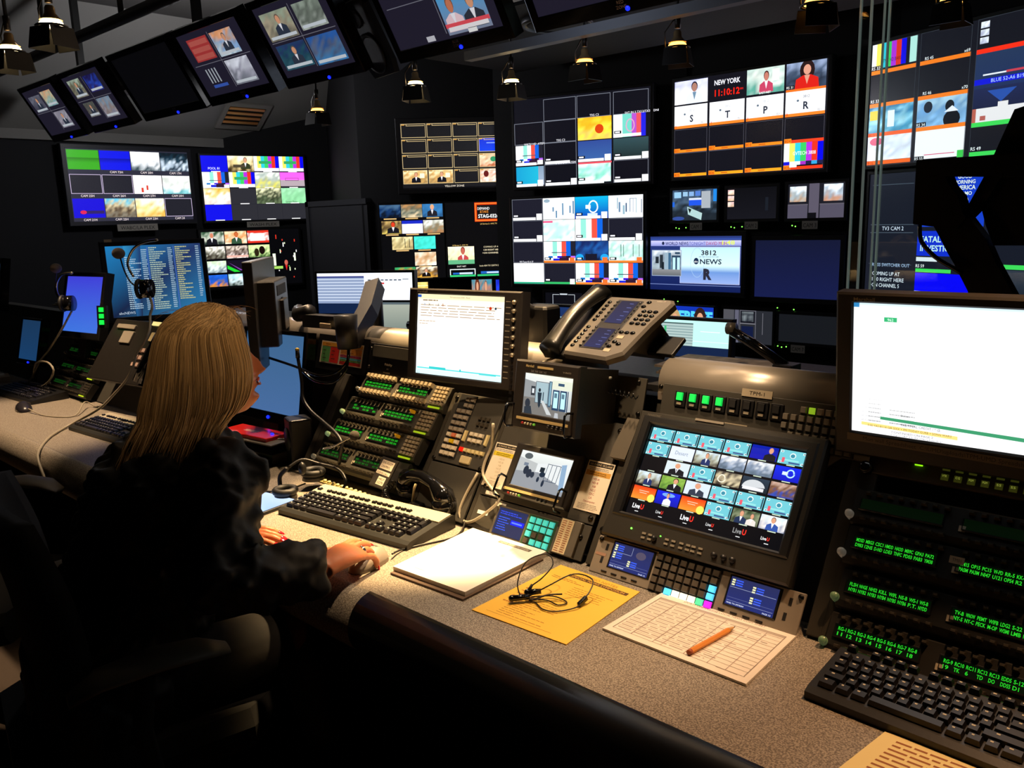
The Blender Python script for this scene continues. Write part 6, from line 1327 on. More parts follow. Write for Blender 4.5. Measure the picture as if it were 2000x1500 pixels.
lp = thing('laptop', 'small open laptop with a dim greenish screen before the mail monitor', 'laptop', (-3.06, 2.33, .931), (0, 0, R(26)))
MB().box(0, .24, -.10, .06, 0, .015, ch=.003).build('base', BLACK, lp); MB().box(-.0, .24, .055, .068, .012, .19, ch=.003).build('lid', BLACK, lp)
c = Scr(100, 60, .22, .155, '#708088'); d_lap(c); c.build('screen', GLOWLO, lp, (.01, .054, .026), (PI / 2, 0, 0)); MB().box(.02, .22, -.08, .04, .015, .017).build('keys', KEYC, lp)
def d_green(s):
    s.rect(0, 0, 100, 56, '#b8e8e0'); s.rect(0, 8, 52, 48, '#88a0a0'); s.rect(0, 6, 52, 2, '#203838'); [s.rect(8, 10 + k * 6, 44, 2.4, '#b0c4c0') for k in range(8)]; s.rect(12, 14, 3, 30, '#40b070'); s.rect(62, 22, 26, 1.5, '#e8fff8'); s.rect(52, 44, 48, 1, '#e8fff8')
lmon('desktop_monitor', 'monitor with a pale turquoise window beyond the desk phone', (-1.99, 3.06, .872), 86, 4, .34, .155, d_green, bz=.014, low=.01, glow=GLOW, leg=False)
MB().tube([(0, 0, 0), (.1, -.06, -.03), (.2, -.1, -.06)], .022, 10)
al = thing('lamp_boom', 'black tubular arm reaching out right of the turquoise-window monitor', 'arm', (-1.44, 2.72, 1.05))
MB().tube([(0, 0, .0), (.10, -.02, -.04), (.22, -.04, -.10)], .018, 12).build('tube', GLOSS, al); MB().cyl((-.02, 0, .01), (.01, 0, .01), .022, n=14).build('joint', GREYM, al); MB().box(.19, .26, -.08, 0, -.131, -.09, ch=.004).build('clamp', BLACK, al)
nw = thing('newspaper_stack', 'messy stack of newspapers lying beyond the tube rail', 'newspapers', (-1.72, 2.64, .851), (0, 0, R(-6)))
for k in range(7):
    a = R((-1) ** k * k * 1.7); MB().box(-.02 * k % .03, .50 - .015 * k, .0, .28, k * .009, k * .009 + .0085, M=TR((.01 * (k % 3), .01 * (k % 2), 0), (0, 0, a))).build('newspaper', mat('newsprint' + str(k % 3), ['#b4a594', '#a89884', '#b8a898'][k % 3], .85, varn=.35, vs=20), nw)
wt = thing('white_tray', 'bright white flat panel on the rear desk by the jointed arm', 'tray', (-2.78, 2.36, .931), (0, 0, R(12)))
MB().box(0, .42, 0, .24, 0, .09, ch=.004).build('case', BLACK, wt); c = Scr(100, 60, .40, .07, '#f0f4fa'); c.grad(0, 0, 100, 60, '#f0f4fa', '#ffffff'); c.build('screen', GLOW, wt, (.01, -.001, .012), (PI / 2, 0, 0))
MB().tube([(.0, -.03, .10), (.1, -.04, .105), (.24, -.05, .10), (.34, -.05, .09)], [.02, .022, .014, .008], 10).build('handset', GLOSS, wt)
lmon('desktop_monitor', 'dark blue monitor on the rear desk showing rows behind the desk phone', (-2.42, 2.75, .95), 86, 10, .30, .14, lambda s: (s.grad(0, 0, 100, 80, '#183060', '#101c40'), s.lines(6, 8, 60, 60, 9, '#a0c8d0', 3, fill=.4)), bz=.012, low=.012, leg=False)

# ------------------------------------------------------------------ dark monitor arm at the right
da = thing('monitor_support', 'large black monitor arm and mount silhouetted against the blue screens at right', 'monitor arm', (-.50, 1.70, 1.30))
def xz(pts, y0, y1, nm): MB().rings([[(x, y, z) for x, z in pts] for y in (y0, y1)], 0, False).build(nm, ARM, da)
xz([(-.022, .256), (.145, .256), (.40, .256), (.40, .217), (.148, .217), (.029, .224), (.036, .208), (.052, .189), (.061, .161), (.068, .149), (.056, .131), (.011, .135), (-.021, .14)], -.03, .03, 'mount_block')
xz([(.127, .331), (.161, .34), (.145, .256), (.116, .219), (.091, .171), (.072, .149), (.061, .161), (.088, .221)], -.012, .02, 'upper_arm')
xz([(.012, .136), (.072, .149), (.1, .112), (.119, .071), (.157, .004), (.20, -.10), (.13, -.10), (.087, .001), (.052, .066), (.038, .089), (.023, .117)], -.02, .02, 'lower_arm')
xz([(.092, .22), (.40, .215), (.40, .099), (.109, .099), (.094, .135), (.083, .172)], .0, .035, 'monitor_back')
cord(None, '', '', [(-.012, -.02, .137), (-.004, -.03, .108), (.021, -.03, .08), (.05, -.03, .062), (.07, -.03, .05)], .004, None).build('cable', CABLEK, da)
MB().cyl((.165, 0, -.08), (.165, 0, -.61), .03, n=16).build('post', ARM, da)
# ------------------------------------------------------------------ ceiling rig
PIPE = mat('rig_steel', '#262523', .5, .4); BEAM = mat('rig_beam', '#4a3f33', .6); WCH = mat('white_channel', '#7c7e84', .5)
rig = thing('ceiling_rig', 'dark steel rig of pipes and channel hanging over the row of tilted monitors', 'ceiling rig', (0, 0, 0))
MB().tube([(-6.6, 1.86, 2.46), (-.2, 1.86, 2.46)], .028, 12).build('pipe', PIPE, rig)
MB().box(-6.6, -.2, 2.30, 2.40, 2.30, 2.42).build('channel', BEAM, rig)
MB().box(-3.6, .6, 2.62, 2.70, 2.34, 2.38).build('channel', WCH, rig)
MB().box(-3.0, .6, 2.95, 3.0, 2.22, 2.26).build('channel', WCH, rig)
for x in (-6.2, -5.2, -4.2, -3.2, -2.2, -1.2): MB().cyl((x, 1.86, 2.46), (x, 1.86, 3.0), .014, n=10).build('drop_rod', PIPE, rig)
for x in (-6.0, -4.4, -2.8, -1.1): MB().box(x - .02, x + .02, 2.33, 2.37, 2.42, 3.0).build('strut', PIPE, rig)
for x in (-3.0, -.4): MB().box(x - .02, x + .02, 2.64, 2.68, 2.38, 3.0).build('strut', PIPE, rig)
def q4(s, L, seed):
    s.rect(0, 0, 100, 62, '#232030'); r = random.Random(seed)
    s.rect(49.6, 4, .7, 54, '#70707c'); s.rect(4, 31, 92, .6, '#70707c')
    for (x, y, w_, h_, p) in L: s.ph(x, y, w_, h_, p, seed + int(x), 9, 7); s.rect(x + 2, y + h_ - 4, w_ - 4, 2.6, '#c8d0d8')
    for k, (x, y, w_, h_, p) in enumerate(L):
        if k % 2 == 0: s.man(x + w_ * .55, y + 3, w_ * .45, h_ - 7, coat='#303848')
D1 = [(8, 8, 38, 22, ['#6a6c7c', '#505060', '#484858']), (52, 6, 32, 20, ['#e0a880', '#a8b8a0', '#80a8b0']), (52, 34, 36, 22, ['#8c8898', '#a09ca8', '#787484'])]
D2 = [(8, 5, 34, 22, ['#a0b0a0', '#605c48', '#888478']), (54, 5, 34, 20, ['#201c50', '#2848b8', '#302860']), (12, 34, 28, 18, ['#585c58', '#484440', '#787878']), (52, 33, 34, 24, ['#7890a8', '#90807c', '#8c8ca0'])]
D4 = [(52, 6, 34, 23, ['#e8a070', '#80a8d8', '#c8d8e0']), (52, 33, 36, 24, ['#d8dce8', '#9898a8', '#787c88'])]
D5 = [(5, 6, 42, 24, ['#909c88', '#a89c84', '#706c60']), (54, 6, 36, 22, ['#8c988c', '#586058', '#a8b0a8']), (6, 34, 42, 22, ['#283868', '#204858', '#305868']), (52, 34, 42, 24, ['#2858a0', '#586078', '#3878b0'])]
D6 = [(12, 0, 36, 24, ['#a8a0a0', '#685c58', '#b09888']), (54, 4, 40, 28, ['#3888c8', '#c8b8b8', '#c89890'])]
def d4(s):
    q4(s, D4, 204); s.rect(12, 6, 34, 22, '#a83838'); [s.rect(14, 8 + k * 7, 30, 4.6, '#b85850') for k in range(3)]; [s.rect(16 + k * 5, 36, 2, 14, '#a8b0b8') for k in range(4)]; s.rect(16, 52, 24, 3, '#3858b0')
def d6(s):
    q4(s, [D6[0]], 206); s.grad(52, 33, 40, 27, '#50a0d8', '#8088a0'); s.man(62, 34, 18, 24, hair='#805038', coat='#e8c8d0', skin='#c87858'); s.man(80, 34, 20, 24, coat='#303440'); s.rect(52, 52, 40, 3, '#e0505c'); s.rect(54, 54.6, 36, 3, '#e8e4e8'); s.rect(70, 58, 8, 3, '#e8e8e8'); s.rect(30, 57, 8, 4, '#c0c0c8')
def d7(s): q4(s, [(15, 0, 70, 44, ['#384868', '#587090', '#708098'])], 207); s.grad(10, 36, 24, 14, '#50a0e0', '#d0d8e8')
def d3(s): s.rect(0, 0, 100, 62, '#0a0a0d')
LB = ['leftmost hanging monitor, four dim pictures', 'second hanging monitor from the left, with a blue studio picture', 'hanging monitor switched off and black', 'hanging monitor with a red text picture', 'hanging monitor with green and blue outdoor pictures', 'hanging monitor showing two presenters over a red caption', 'rightmost hanging monitor, cut by the top of the view, RED ZONE on its bezel']
TAGT = ['', '', 'BLUE ZONE', 'WHITE ZONE', '', 'BLUE ZONE', 'RED ZONE']
for i, (x, w_) in enumerate([(-6.03, .56), (-5.36, .56), (-4.66, .68), (-3.93, .59), (-3.26, .54), (-2.51, .58), (-1.84, .62)]):
    t = thing('hanging_monitor', LB[i], 'monitor', (x, 2.135, 2.05), (R(120), 0, 0), 'hanging monitors under the ceiling')
    H = .365; b = .03
    MB().frame(0, w_, 0, H, b, w_ - b, .045, H - b, -.05, .004, bv=.002).box(.005, w_ - .005, .005, H - .005, -.05, -.012).build('housing', GLOSS, t)
    s = Scr(100, 62, w_ - 2 * b, H - b - .045, '#1c1a24'); [lambda s: q4(s, D1, 201), lambda s: q4(s, D2, 202), d3, d4, lambda s: q4(s, D5, 205), d6, d7][i](s)
    s.build('screen', emis_attr('display_hanging', .75, .5, .2) if 'display_hanging' not in MT else MT['display_hanging'], t, (b, .045, -.001))
    MB().sph((w_ * .58, .012, .004), .0075, 10, 8).build('power_led', BLUELED, t)
    if TAGT[i]: c = Scr(60, 30, .06, .03, None); a, z_ = TAGT[i].split(); c.text(30, 13, 10, a, '#a08c78', al='c'); c.text(30, 27, 10, z_, '#a08c78', al='c'); c.build('zone_lettering', INK, t, (w_ * .5, .012, .0045))
    MB().box(w_ / 2 - .05, w_ / 2 + .05, .12, .28, -.09, -.05).build('mount', PIPE, t)
    MB().box(w_ / 2 - .03, w_ / 2 + .03, .18, .32, -.35, -.09).build('mount_arm', PIPE, t)
spk = thing('ceiling_speaker', 'black hanging loudspeaker between two ceiling monitors', 'speaker', (-2.72, 2.17, 2.18), (R(118), 0, R(-12)))
mb = MB(); mb.rings([[(x * k, y * k2, z) for x, y in [(-.09, -.15), (.09, -.15), (.11, -.10), (.11, .12), (.09, .15), (-.09, .15), (-.11, .12), (-.11, -.10)]] for z, k, k2 in ((-.16, .8, .85), (0, 1, 1), (.02, .95, .97))], 0, False); mb.build('cabinet', mat('speaker_black', '#16130f', .5), spk)
MB().lathe([(.075, .0), (.08, .006), (.07, .006), (.05, -.01), (.02, -.012), (.0, -.008)], 24, M=TR((0, -.055, .02))).build('woofer', RUB, spk); MB().lathe([(.03, 0), (.034, .005), (.02, 0), (0, .004)], 20, M=TR((0, .08, .02))).build('tweeter', RUB, spk)
for (x, y, lb) in ((-2.75, 3.35, 'round ceiling loudspeaker grille above the lit spot lamps'), (-1.75, 3.2, 'round ceiling loudspeaker grille right of the RED ZONE monitor')):
    t = thing('ceiling_grille', lb, 'speaker', (x, y, 2.40)); MB().lathe([(.0, .0), (.15, 0), (.155, -.008), (.17, -.012), (.18, 0), (.17, .03)], 32).build('ring', mat('grille_ring', '#2c2e34', .35, .4), t); MB().cyl((0, 0, -.004), (0, 0, .004), .15, n=28).build('mesh_disc', MATTE, t)
    MB().cyl((0, 0, .02), (0, 0, .6), .012, n=8).build('drop_rod', PIPE, t)
struct(MB().box(-3.9, .9, 3.0, 4.3, 2.42, 2.5).build('ceiling_soffit', WALLK))

# ------------------------------------------------------------------ spot lamps with barn doors
BULB = mat('lamp_glow', '#fff0d0', .3, emit='#ffe0a8', es=18); BULBD = mat('lamp_glow_dim', '#ffc070', .3, emit='#ffb050', es=5)
LAMPM = mat('lamp_metal', '#4a4540', .35, .8); BARN = mat('barn_door', '#2a2824', .5, .2); GLASSY = mat('lamp_clear', '#c8a878', .15, .5)
def lamp(label, x, y, z, s=1., dim=False, yaw=0, tiltx=0, top=3.0, doors=True):
    t = thing('spot_lamp', label, 'spot lamp', (x, y, z), (R(tiltx), 0, R(yaw)), 'halogen spot lamps on the ceiling'); q = s
    MB().lathe([(.012 * q, .062 * q), (.016 * q, .055 * q), (.017 * q, .038 * q), (.026 * q, .026 * q), (.036 * q, .016 * q)], 20).build('reflector', GLASSY, t)
    MB().tube([(.048 * q * cos(a), .048 * q * sin(a), -.004 * q) for a in [2 * PI * k / 24 for k in range(24)]], .004 * q, 8, closed=True).build('ring', LAMPM, t)
    MB().lathe([(.0, .016 * q), (.026 * q, .016 * q), (.036 * q, .008 * q), (.038 * q, -.002 * q), (.0, -.004 * q)], 20).build('bulb', BULBD if dim else BULB, t)
    mb = MB(); w_ = .045 * q
    if doors:
        for a in range(4):
            if dim and a == 3: continue
            M = Matrix.Rotation(a * PI / 2, 4, 'Z'); mb.rings([[(x_, -w_ - .002 - (.012 * q if z_ < -.02 * q else 0), z_) for x_, z_ in [(-w_, -.008 * q), (w_, -.008 * q), (w_ * 1.1, -.075 * q), (-w_ * 1.1, -.075 * q)]], [(x_, -w_ - (.012 * q if z_ < -.02 * q else 0), z_) for x_, z_ in [(-w_, -.008 * q), (w_, -.008 * q), (w_ * 1.1, -.075 * q), (-w_ * 1.1, -.075 * q)]]], 0, False, M=M)
        mb.build('barn_doors', BARN if not dim else mat('barn_smoke', '#2a2622', .35, .6), t)
    MB().tube([(-.05 * q, 0, .0), (-.052 * q, 0, .06 * q), (-.02 * q, 0, .10 * q), (0, 0, .11 * q)], .003 * q, 6).build('yoke', LAMPM, t)
    MB().cyl((0, 0, .07 * q), (0, 0, .12 * q), .012 * q, n=12).build('socket', LAMPM, t)
    M_ = t.matrix_basis if False else None
    st = MB().cyl((0, 0, .12 * q), (0, 0, top - z), .006, n=8).build('stem', PIPE, t)
    return t
LP = [('spot lamp at the far left, cut by the edge of the view', -3.02, .975, 2.035, .85, False, 10), ('large lit spot lamp with barn doors beside the leftmost one', -2.66, .975, 2.05, .85, False, 20),
      ('small lit spot lamp hanging over the left wall screens', -4.2, 2.93, 2.11, 1.0, True, 0), ('small lit spot lamp under the black loudspeaker', -3.2, 2.81, 2.12, 1.0, False, 30), ('lit square-hooded spot lamp above the centre wall screens', -2.88, 3.15, 2.12, 1.0, False, 15),
      ('amber spot lamp with open flaps under the RED ZONE monitor', -2.36, 3.06, 2.13, 1.0, True, 0), ('amber spot lamp with a square frame above NEW YORK', -1.91, 3.09, 2.135, 1.0, True, 20), ('amber spot lamp near the top right, left of the glass', -1.22, 2.82, 2.13, 1.05, True, 40), ('unlit spot lamp flap at the top edge behind the glass', -.92, 3.2, 2.14, 1.0, True, 0)]
for lb, x, y, z, s_, dm_, yw in LP: lamp(lb, x, y, z, s_, dm_, yw, top=2.42 if y > 3.0 else 3.0)
# ------------------------------------------------------------------ the woman at the console
WF = Vector((cos(R(64)), sin(R(64)), 0)); WR = Vector((WF.y, -WF.x, 0)); UPV = Vector((0, 0, 1))
def ring_pts(c, a, b, A, B, n=28, p=2.2):
    out = []
    for i in range(n):
        t = 2 * PI * i / n; ct, st = cos(t), sin(t)
        x = math.copysign(abs(ct) ** (2 / p), ct) * a; y = math.copysign(abs(st) ** (2 / p), st) * b
        out.append(tuple(Vector(c) + A * x + B * y))
    return out
woman = thing('person', 'seated woman with long blonde hair in a black jacket, right hand on a mouse', 'person', (-1.72, .64, .0))
WO = Vector((-1.72, .64, 0)); WM = Matrix.Translation(-WO)
bm_ = MB(); bm_.M = WM
# head (own frame: x right, y forward, z up, origin at chin level under the skull centre)
hf = Vector((cos(R(66)), sin(R(66)), .17)).normalized(); hr = Vector((hf.y, -hf.x, 0)).normalized(); hu = hr.cross(hf).normalized()
HS = .95
HC = Vector((-1.662, .838, 1.192)); HO = HC - hu * .12 * HS
HM = Matrix(((hr.x, hf.x, hu.x, HO.x), (hr.y, hf.y, hu.y, HO.y), (hr.z, hf.z, hu.z, HO.z), (0, 0, 0, 1))) @ Matrix.Scale(HS, 4)
hf0 = Vector((hf.x, hf.y, 0)).normalized(); HV = Matrix(((hr.x, hf0.x, 0, HC.x + hf0.x * .001), (hr.y, hf0.y, 0, HC.y + hf0.y * .001), (0, 0, 1, HC.z - .117), (0, 0, 0, 1)))
def interp(tab, z):
    if z <= tab[0][0]: return tab[0][1]
    for (a, u), (b, v) in zip(tab, tab[1:]):
        if z <= b: t = (z - a) / (b - a); return u + (v - u) * t
    return tab[-1][1]
FW = [(-.01, .05), (.0, .066), (.02, .078), (.05, .084), (.10, .086), (.14, .090), (.17, .086), (.195, .070), (.215, .048), (.23, .018), (.236, .004)]
BW = [(-.01, -.01), (.0, -.005), (.03, .03), (.06, .075), (.10, .096), (.15, .102), (.19, .086), (.215, .058), (.23, .022), (.236, .004)]
WW = [(-.01, .022), (.0, .030), (.02, .044), (.05, .060), (.09, .070), (.13, .074), (.16, .073), (.19, .060), (.215, .042), (.23, .017), (.236, .003)]
def bump(z, zc, w): return math.exp(-((z - zc) / w) ** 2)
rs = []; NZ = 64; NA = 72
for k in range(NZ + 1):
    z = -.008 + .244 * k / NZ; row = []
    f_, b_, w_ = interp(FW, z), interp(BW, z), interp(WW, z)
    for i in range(NA):
        a = 2 * PI * i / NA; ca, sa = cos(a), sin(a)
        x = w_ * math.copysign(abs(ca) ** .9, ca); y = (f_ if sa > 0 else b_) * math.copysign(abs(sa) ** .9, sa)
        if sa > 0:
            y += .022 * bump(z, .074, .011) * bump(x, 0, .011) + .022 * bump(z, .092, .014) * bump(x, 0, .008) + .008 * bump(z, .110, .014) * bump(x, 0, .008)
            y += .011 * bump(z, .070, .006) * bump(x, 0, .018)
            y += .010 * bump(z, .056, .004) * bump(x, 0, .020) + .010 * bump(z, .043, .005) * bump(x, 0, .018) - .003 * bump(z, .0495, .0025) * bump(x, 0, .02)
            y += .012 * bump(z, .014, .011) * bump(x, 0, .022) - .004 * bump(z, .031, .006) * bump(x, 0, .02)
            y += .004 * bump(z, .128, .008) * (bump(x, .03, .018) + bump(x, -.03, .018)) - .010 * bump(z, .113, .010) * (bump(x, .031, .015) + bump(x, -.031, .015))
            y += .004 * bump(z, .075, .02) * (bump(x, .045, .018) + bump(x, -.045, .018))
        row.append((x, y, z))
    rs.append(row)
bm_.rings(rs, 0, True, M=HM)
for s_ in (-1, 1): bm_.sph((s_ * .074, -.008, .095), .028, 14, 10, sc=(.28, .6, 1), M=HM)
def L(*p): return Vector(p)
# neck
bm_.tube([HO + hu * .075 - hf * .02, HO + hu * .02 - hf * .022, L(-1.70, .795, 1.05), L(-1.725, .765, .99)], [.056, .052, .054, .07], 20)
# torso core
def torso(mb, g):
    T = [(.50, -1.76, .60, .185, .15), (.60, -1.755, .625, .18, .14), (.70, -1.75, .67, .17, .135), (.80, -1.74, .715, .175, .145), (.90, -1.732, .765, .185, .15), (.97, -1.722, .80, .185, .13), (1.02, -1.728, .80, .13, .085), (1.06, -1.705, .80, .07, .06)]
    rr = [ring_pts((x, y, z), a + g, b + g, WR, (WF + UPV * -.25).normalized(), 32, 2.3) for z, x, y, a, b in T]
    mb.rings(rr, 0, True)
torso(bm_, -.02)
SR, ER, WRt = L(-1.535, .785, .975), L(-1.43, .69, .805), L(-1.362, .900, .788)
SLf, ELf, WL = L(-1.900, .875, .975), L(-1.99, .80, .80), L(-1.775, .872, .770)
def arm(mb, S, E_, W, g, cuff=None):
    m1 = S.lerp(E_, .5) + L(0, 0, .0)
    pts = [S + (S - E_) * .10, S, m1, E_ + (S - E_) * .12, E_, E_.lerp(W, .12), E_.lerp(W, .5), W]
    rr = [.045, .052, .044, .040, .040, .040, .034, .026]
    if cuff is not None:
        pts[-1] = E_.lerp(W, cuff); rr = [.058, .068, .060, .056, .056, .055, .050, .046]
    mb.tube(pts, [r_ + g for r_ in rr], 20)
arm(bm_, SR, ER, WRt, -.002); arm(bm_, SLf, ELf, WL, -.002)
# hands
def hand(mb, W, d, up, side, fingers, thumb, palm=.078, s=1.):
    """side +1: thumb on local -x (right hand, palm down). returns fingertip frames"""
    d = d.normalized(); x = d.cross(up).normalized() * side; z = x.cross(d).normalized() * side; x = x
    if z.dot(up) < 0: z = -z
    P = lambda a, b, c: W + x * a * s + d * b * s + z * c * s
    prof = [(-.02, .024, .018), (.0, .026, .018), (.02, .031, .0175), (.045, .037, .0155), (palm * .85, .040, .0135), (palm, .038, .0115), (palm + .008, .034, .008)]
    mb.rings([[tuple(P(w_ * cos(t), b, 0.002 * sin(PI * min(1, b / palm)) + h_ * sin(t))) for t in [2 * PI * i / 20 for i in range(20)]] for b, w_, h_ in prof], 0, True)
    tips = []
    for (bx, L1, rad, bends, spr) in fingers:
        p = P(bx, palm - .012, .0); ang = 0; pts = [p]; rr = [rad * 1.15]; dd = d
        for seg, bend in zip((.0, .46, .30, .24), (bends[0], bends[0], bends[1], bends[2])):
            if seg == 0: continue
            ang += R(bend)
            dirv = (d * cos(ang) - z * sin(ang) + x * math.tan(R(spr))).normalized()
            q = pts[-1] + dirv * (L1 * seg * .5 + (.012 * .5 if len(pts) == 1 else 0)); pts.append(q); rr.append(rad * (1.0 if len(pts) > 2 else 1.05))
            q = q + dirv * (L1 * seg * .5 + (.012 * .5 if len(pts) == 2 else 0)); pts.append(q); rr.append(rad * (1.06 if bend is not bends[2] else .85)); dd = dirv
        rr[-1] = rad * .80
        mb.tube([tuple(v) for v in pts], rr, 14); mb.sph(tuple(pts[-1]), rad * .80, 12, 8)
        nz = (z - dd * z.dot(dd)).normalized(); tips.append((pts[-1], dd, nz, rad, pts))
    (tb, tdirs, tr) = thumb
    pts = [P(*tb)]
    for dv in tdirs: pts.append(pts[-1] + (x * dv[0] + d * dv[1] + z * dv[2]) * s)
    mb.tube([tuple(v) for v in pts], [tr * 1.5, tr * 1.2, tr, tr * .85], 14); mb.sph(tuple(pts[-1]), tr * .85, 12, 8)
    dd = (pts[-1] - pts[-2]).normalized(); nz = (z - dd * z.dot(dd)).normalized(); tips.append((pts[-1], dd, nz, tr, pts))
    return tips
dR = L(-.28, .96, .02)
tR = hand(bm_, WRt + L(0, 0, .004), dR, L(.18, .05, 1), 1, [(-.027, .074, .0080, (8, 12, 10), -5), (-.009, .082, .0082, (6, 16, 12), -1), (.010, .074, .0078, (10, 26, 26), 3), (.028, .060, .0070, (18, 34, 30), 9)], ((-.026, .02, -.004), [(-.020, .024, -.006), (-.008, .026, -.008), (.0, .022, -.006)], .0095))
dL = L(.74, .62, -.02)
tL = hand(bm_, WL, dL, L(-.05, -.1, 1), -1, [(-.027, .074, .0080, (4, 10, 10), -4), (-.009, .080, .0082, (3, 10, 12), 0), (.010, .074, .0078, (5, 14, 12), 4), (.028, .060, .0070, (6, 14, 12), 9)], ((-.026, .02, -.002), [(-.018, .024, -.004), (-.008, .026, -.003), (-.002, .022, -.002)], .0095))
# legs
HR_, HL_ = L(-1.68, .60, .50), L(-1.84, .66, .50)
KR, KL = L(-1.545, .93, .565), L(-1.70, .99, .555)
AR, AL = L(-1.53, 1.02, .10), L(-1.68, 1.08, .10)
for H_, K_, A_ in ((HR_, KR, AR), (HL_, KL, AL)):
    bm_.tube([H_, H_.lerp(K_, .5), K_, K_ + L(0, .02, -.05), K_.lerp(A_, .4) , A_], [.09, .075, .058, .056, .055, .036], 18)
    bm_.tube([A_ + L(-.01, -.03, -.03), A_ + L(0, .03, -.045), A_ + L(.02, .13, -.065)], [.036, .036, .026], 14)
SKIN = mat('skin', '#cc7a52', .42, spec=.4, bump=.05, bscale=220, varn=.12, vs=14)
SKIN.node_tree.nodes['Principled BSDF'].inputs['Subsurface Weight'].default_value = .12
SKIN.node_tree.nodes['Principled BSDF'].inputs['Subsurface Radius'].default_value = (.012, .004, .002)
body = bm_.build('body', SKIN, woman, smooth=True)
md = body.modifiers.new('merge', 'REMESH'); md.mode = 'VOXEL'; md.voxel_size = .0030; md.use_smooth_shade = True
md = body.modifiers.new('soften', 'SMOOTH'); md.factor = .5; md.iterations = 2
body['label'] = 'bare skin of face, neck and hands'
NAIL = mat('red_nail_polish', '#c00c1c', .15, coat=.5)
for tips in (tR, tL):
    for (p, d_, n_, rad, pts) in tips:
        mb = MB(); mb.M = WM; xx = d_.cross(n_).normalized()
        M_ = Matrix(((xx.x, d_.x, n_.x, p.x), (xx.y, d_.y, n_.y, p.y), (xx.z, d_.z, n_.z, p.z), (0, 0, 0, 1)))
        mb.sph((0, .004, rad * .50), rad * .84, 12, 8, sc=(.95, 1.75, .45), M=M_); mb.build('fingernail', NAIL, woman)
# rings on fingers
RING = mat('silver_ring', '#d0ccc4', .12, 1.)
for tips, k in ((tR, 2), (tL, 2)):
    p_ = tips[k][4]; c_ = p_[0].lerp(p_[2], .62); dd = (p_[2] - p_[0]).normalized(); a = dd.orthogonal().normalized(); b = dd.cross(a); rr_ = tips[k][3] * 1.12
    mb = MB(); mb.M = WM
    for off in (-.003, .0, .003): mb.tube([tuple(c_ + dd * off + (a * cos(t) + b * sin(t)) * rr_) for t in [2 * PI * i / 20 for i in range(20)]], .0014, 6, closed=True)
    mb.sph(tuple(c_ + L(0, 0, 1) * rr_ * 1.1), .0032, 8, 6); mb.build('finger_ring', RING, woman)
# eyes, brows, lips
for s_ in (-1, 1):
    mb = MB(); mb.M = WM; mb.sph((s_ * .031, .0705, .1135), .0115, 16, 12, M=HM); mb.build('eye', mat('eye_white', '#e8e0d8', .15), woman)
    mb = MB(); mb.M = WM; mb.sph((s_ * .031, .0780, .1135), .0052, 12, 8, M=HM); mb.build('iris', mat('iris_grey', '#3c3830', .15), woman)
    mb = MB(); mb.M = WM; mb.tube([(s_ * (.031 + q), .0825 - abs(q) * .12, .119 - q * q * 12) for q in (-.012, -.006, 0, .006, .012)], .0018, 6, M=HM); mb.build('eyelashes', RUB, woman)
    mb = MB(); mb.M = WM; mb.tube([(s_ * (.031 + q), .0895 - abs(q) * .25, .132 - q * q * 10) for q in (-.014, -.007, 0, .007, .014)], [.0012, .0022, .0024, .002, .001], 6, M=HM); mb.build('eyebrow', mat('brow_brown', '#5a3c20', .8), woman)
for zz, q in ((.0560, .0014), (.0430, .0018)):
    mb = MB(); mb.M = WM
    mb.tube([(x_, .0835 + .0105 - x_ * x_ * 16, zz - (0 if q < .0015 else -abs(x_) * .12) + (-abs(x_) * .18 if q < .0015 else 0)) for x_ in (-.019, -.012, -.005, 0, .005, .012, .019)], [.001, .003, .0036, .0034, .0036, .003, .001], 8, M=HM); mb.build('lip', mat('lip_rose', '#b0483c', .35), woman)
# jacket
JK = mat('black_jacket', '#0c0a09', .6, sheen=.02, bump=.5, bscale=14)
jb = MB(); jb.M = WM
torso(jb, .012); arm(jb, SR, ER, WRt, 0, .93); arm(jb, SLf, ELf, WL, 0, .93)
jb.sph(tuple(SR + L(-.01, .0, -.005)), .078, 18, 12); jb.sph(tuple(SLf + L(.01, .0, -.005)), .078, 18, 12)
jb.tube([tuple(L(-1.705, .80, 1.035) + WR * .072 * cos(t) + WF * .062 * sin(t) + L(0, 0, .016 * -sin(t))) for t in [2 * PI * i / 24 for i in range(24)]], .016, 10, closed=True)
jk = jb.build('jacket', JK, woman, smooth=True); jk['label'] = 'black long-sleeved jacket'
md = jk.modifiers.new('merge', 'REMESH'); md.mode = 'VOXEL'; md.voxel_size = .006; md.use_smooth_shade = True
md = jk.modifiers.new('soften', 'SMOOTH'); md.factor = .6; md.iterations = 6
tx = bpy.data.textures.new('cloth_folds', 'CLOUDS'); tx.noise_scale = .09; tx.noise_depth = 1
md = jk.modifiers.new('folds', 'DISPLACE'); md.texture = tx; md.strength = .022; md.mid_level = .5; md.texture_coords = 'LOCAL'
tx2 = bpy.data.textures.new('cloth_creases', 'MUSGRAVE'); tx2.noise_scale = .045
md = jk.modifiers.new('creases', 'DISPLACE'); md.texture = tx2; md.strength = .013; md.mid_level = .3; md.texture_coords = 'LOCAL'
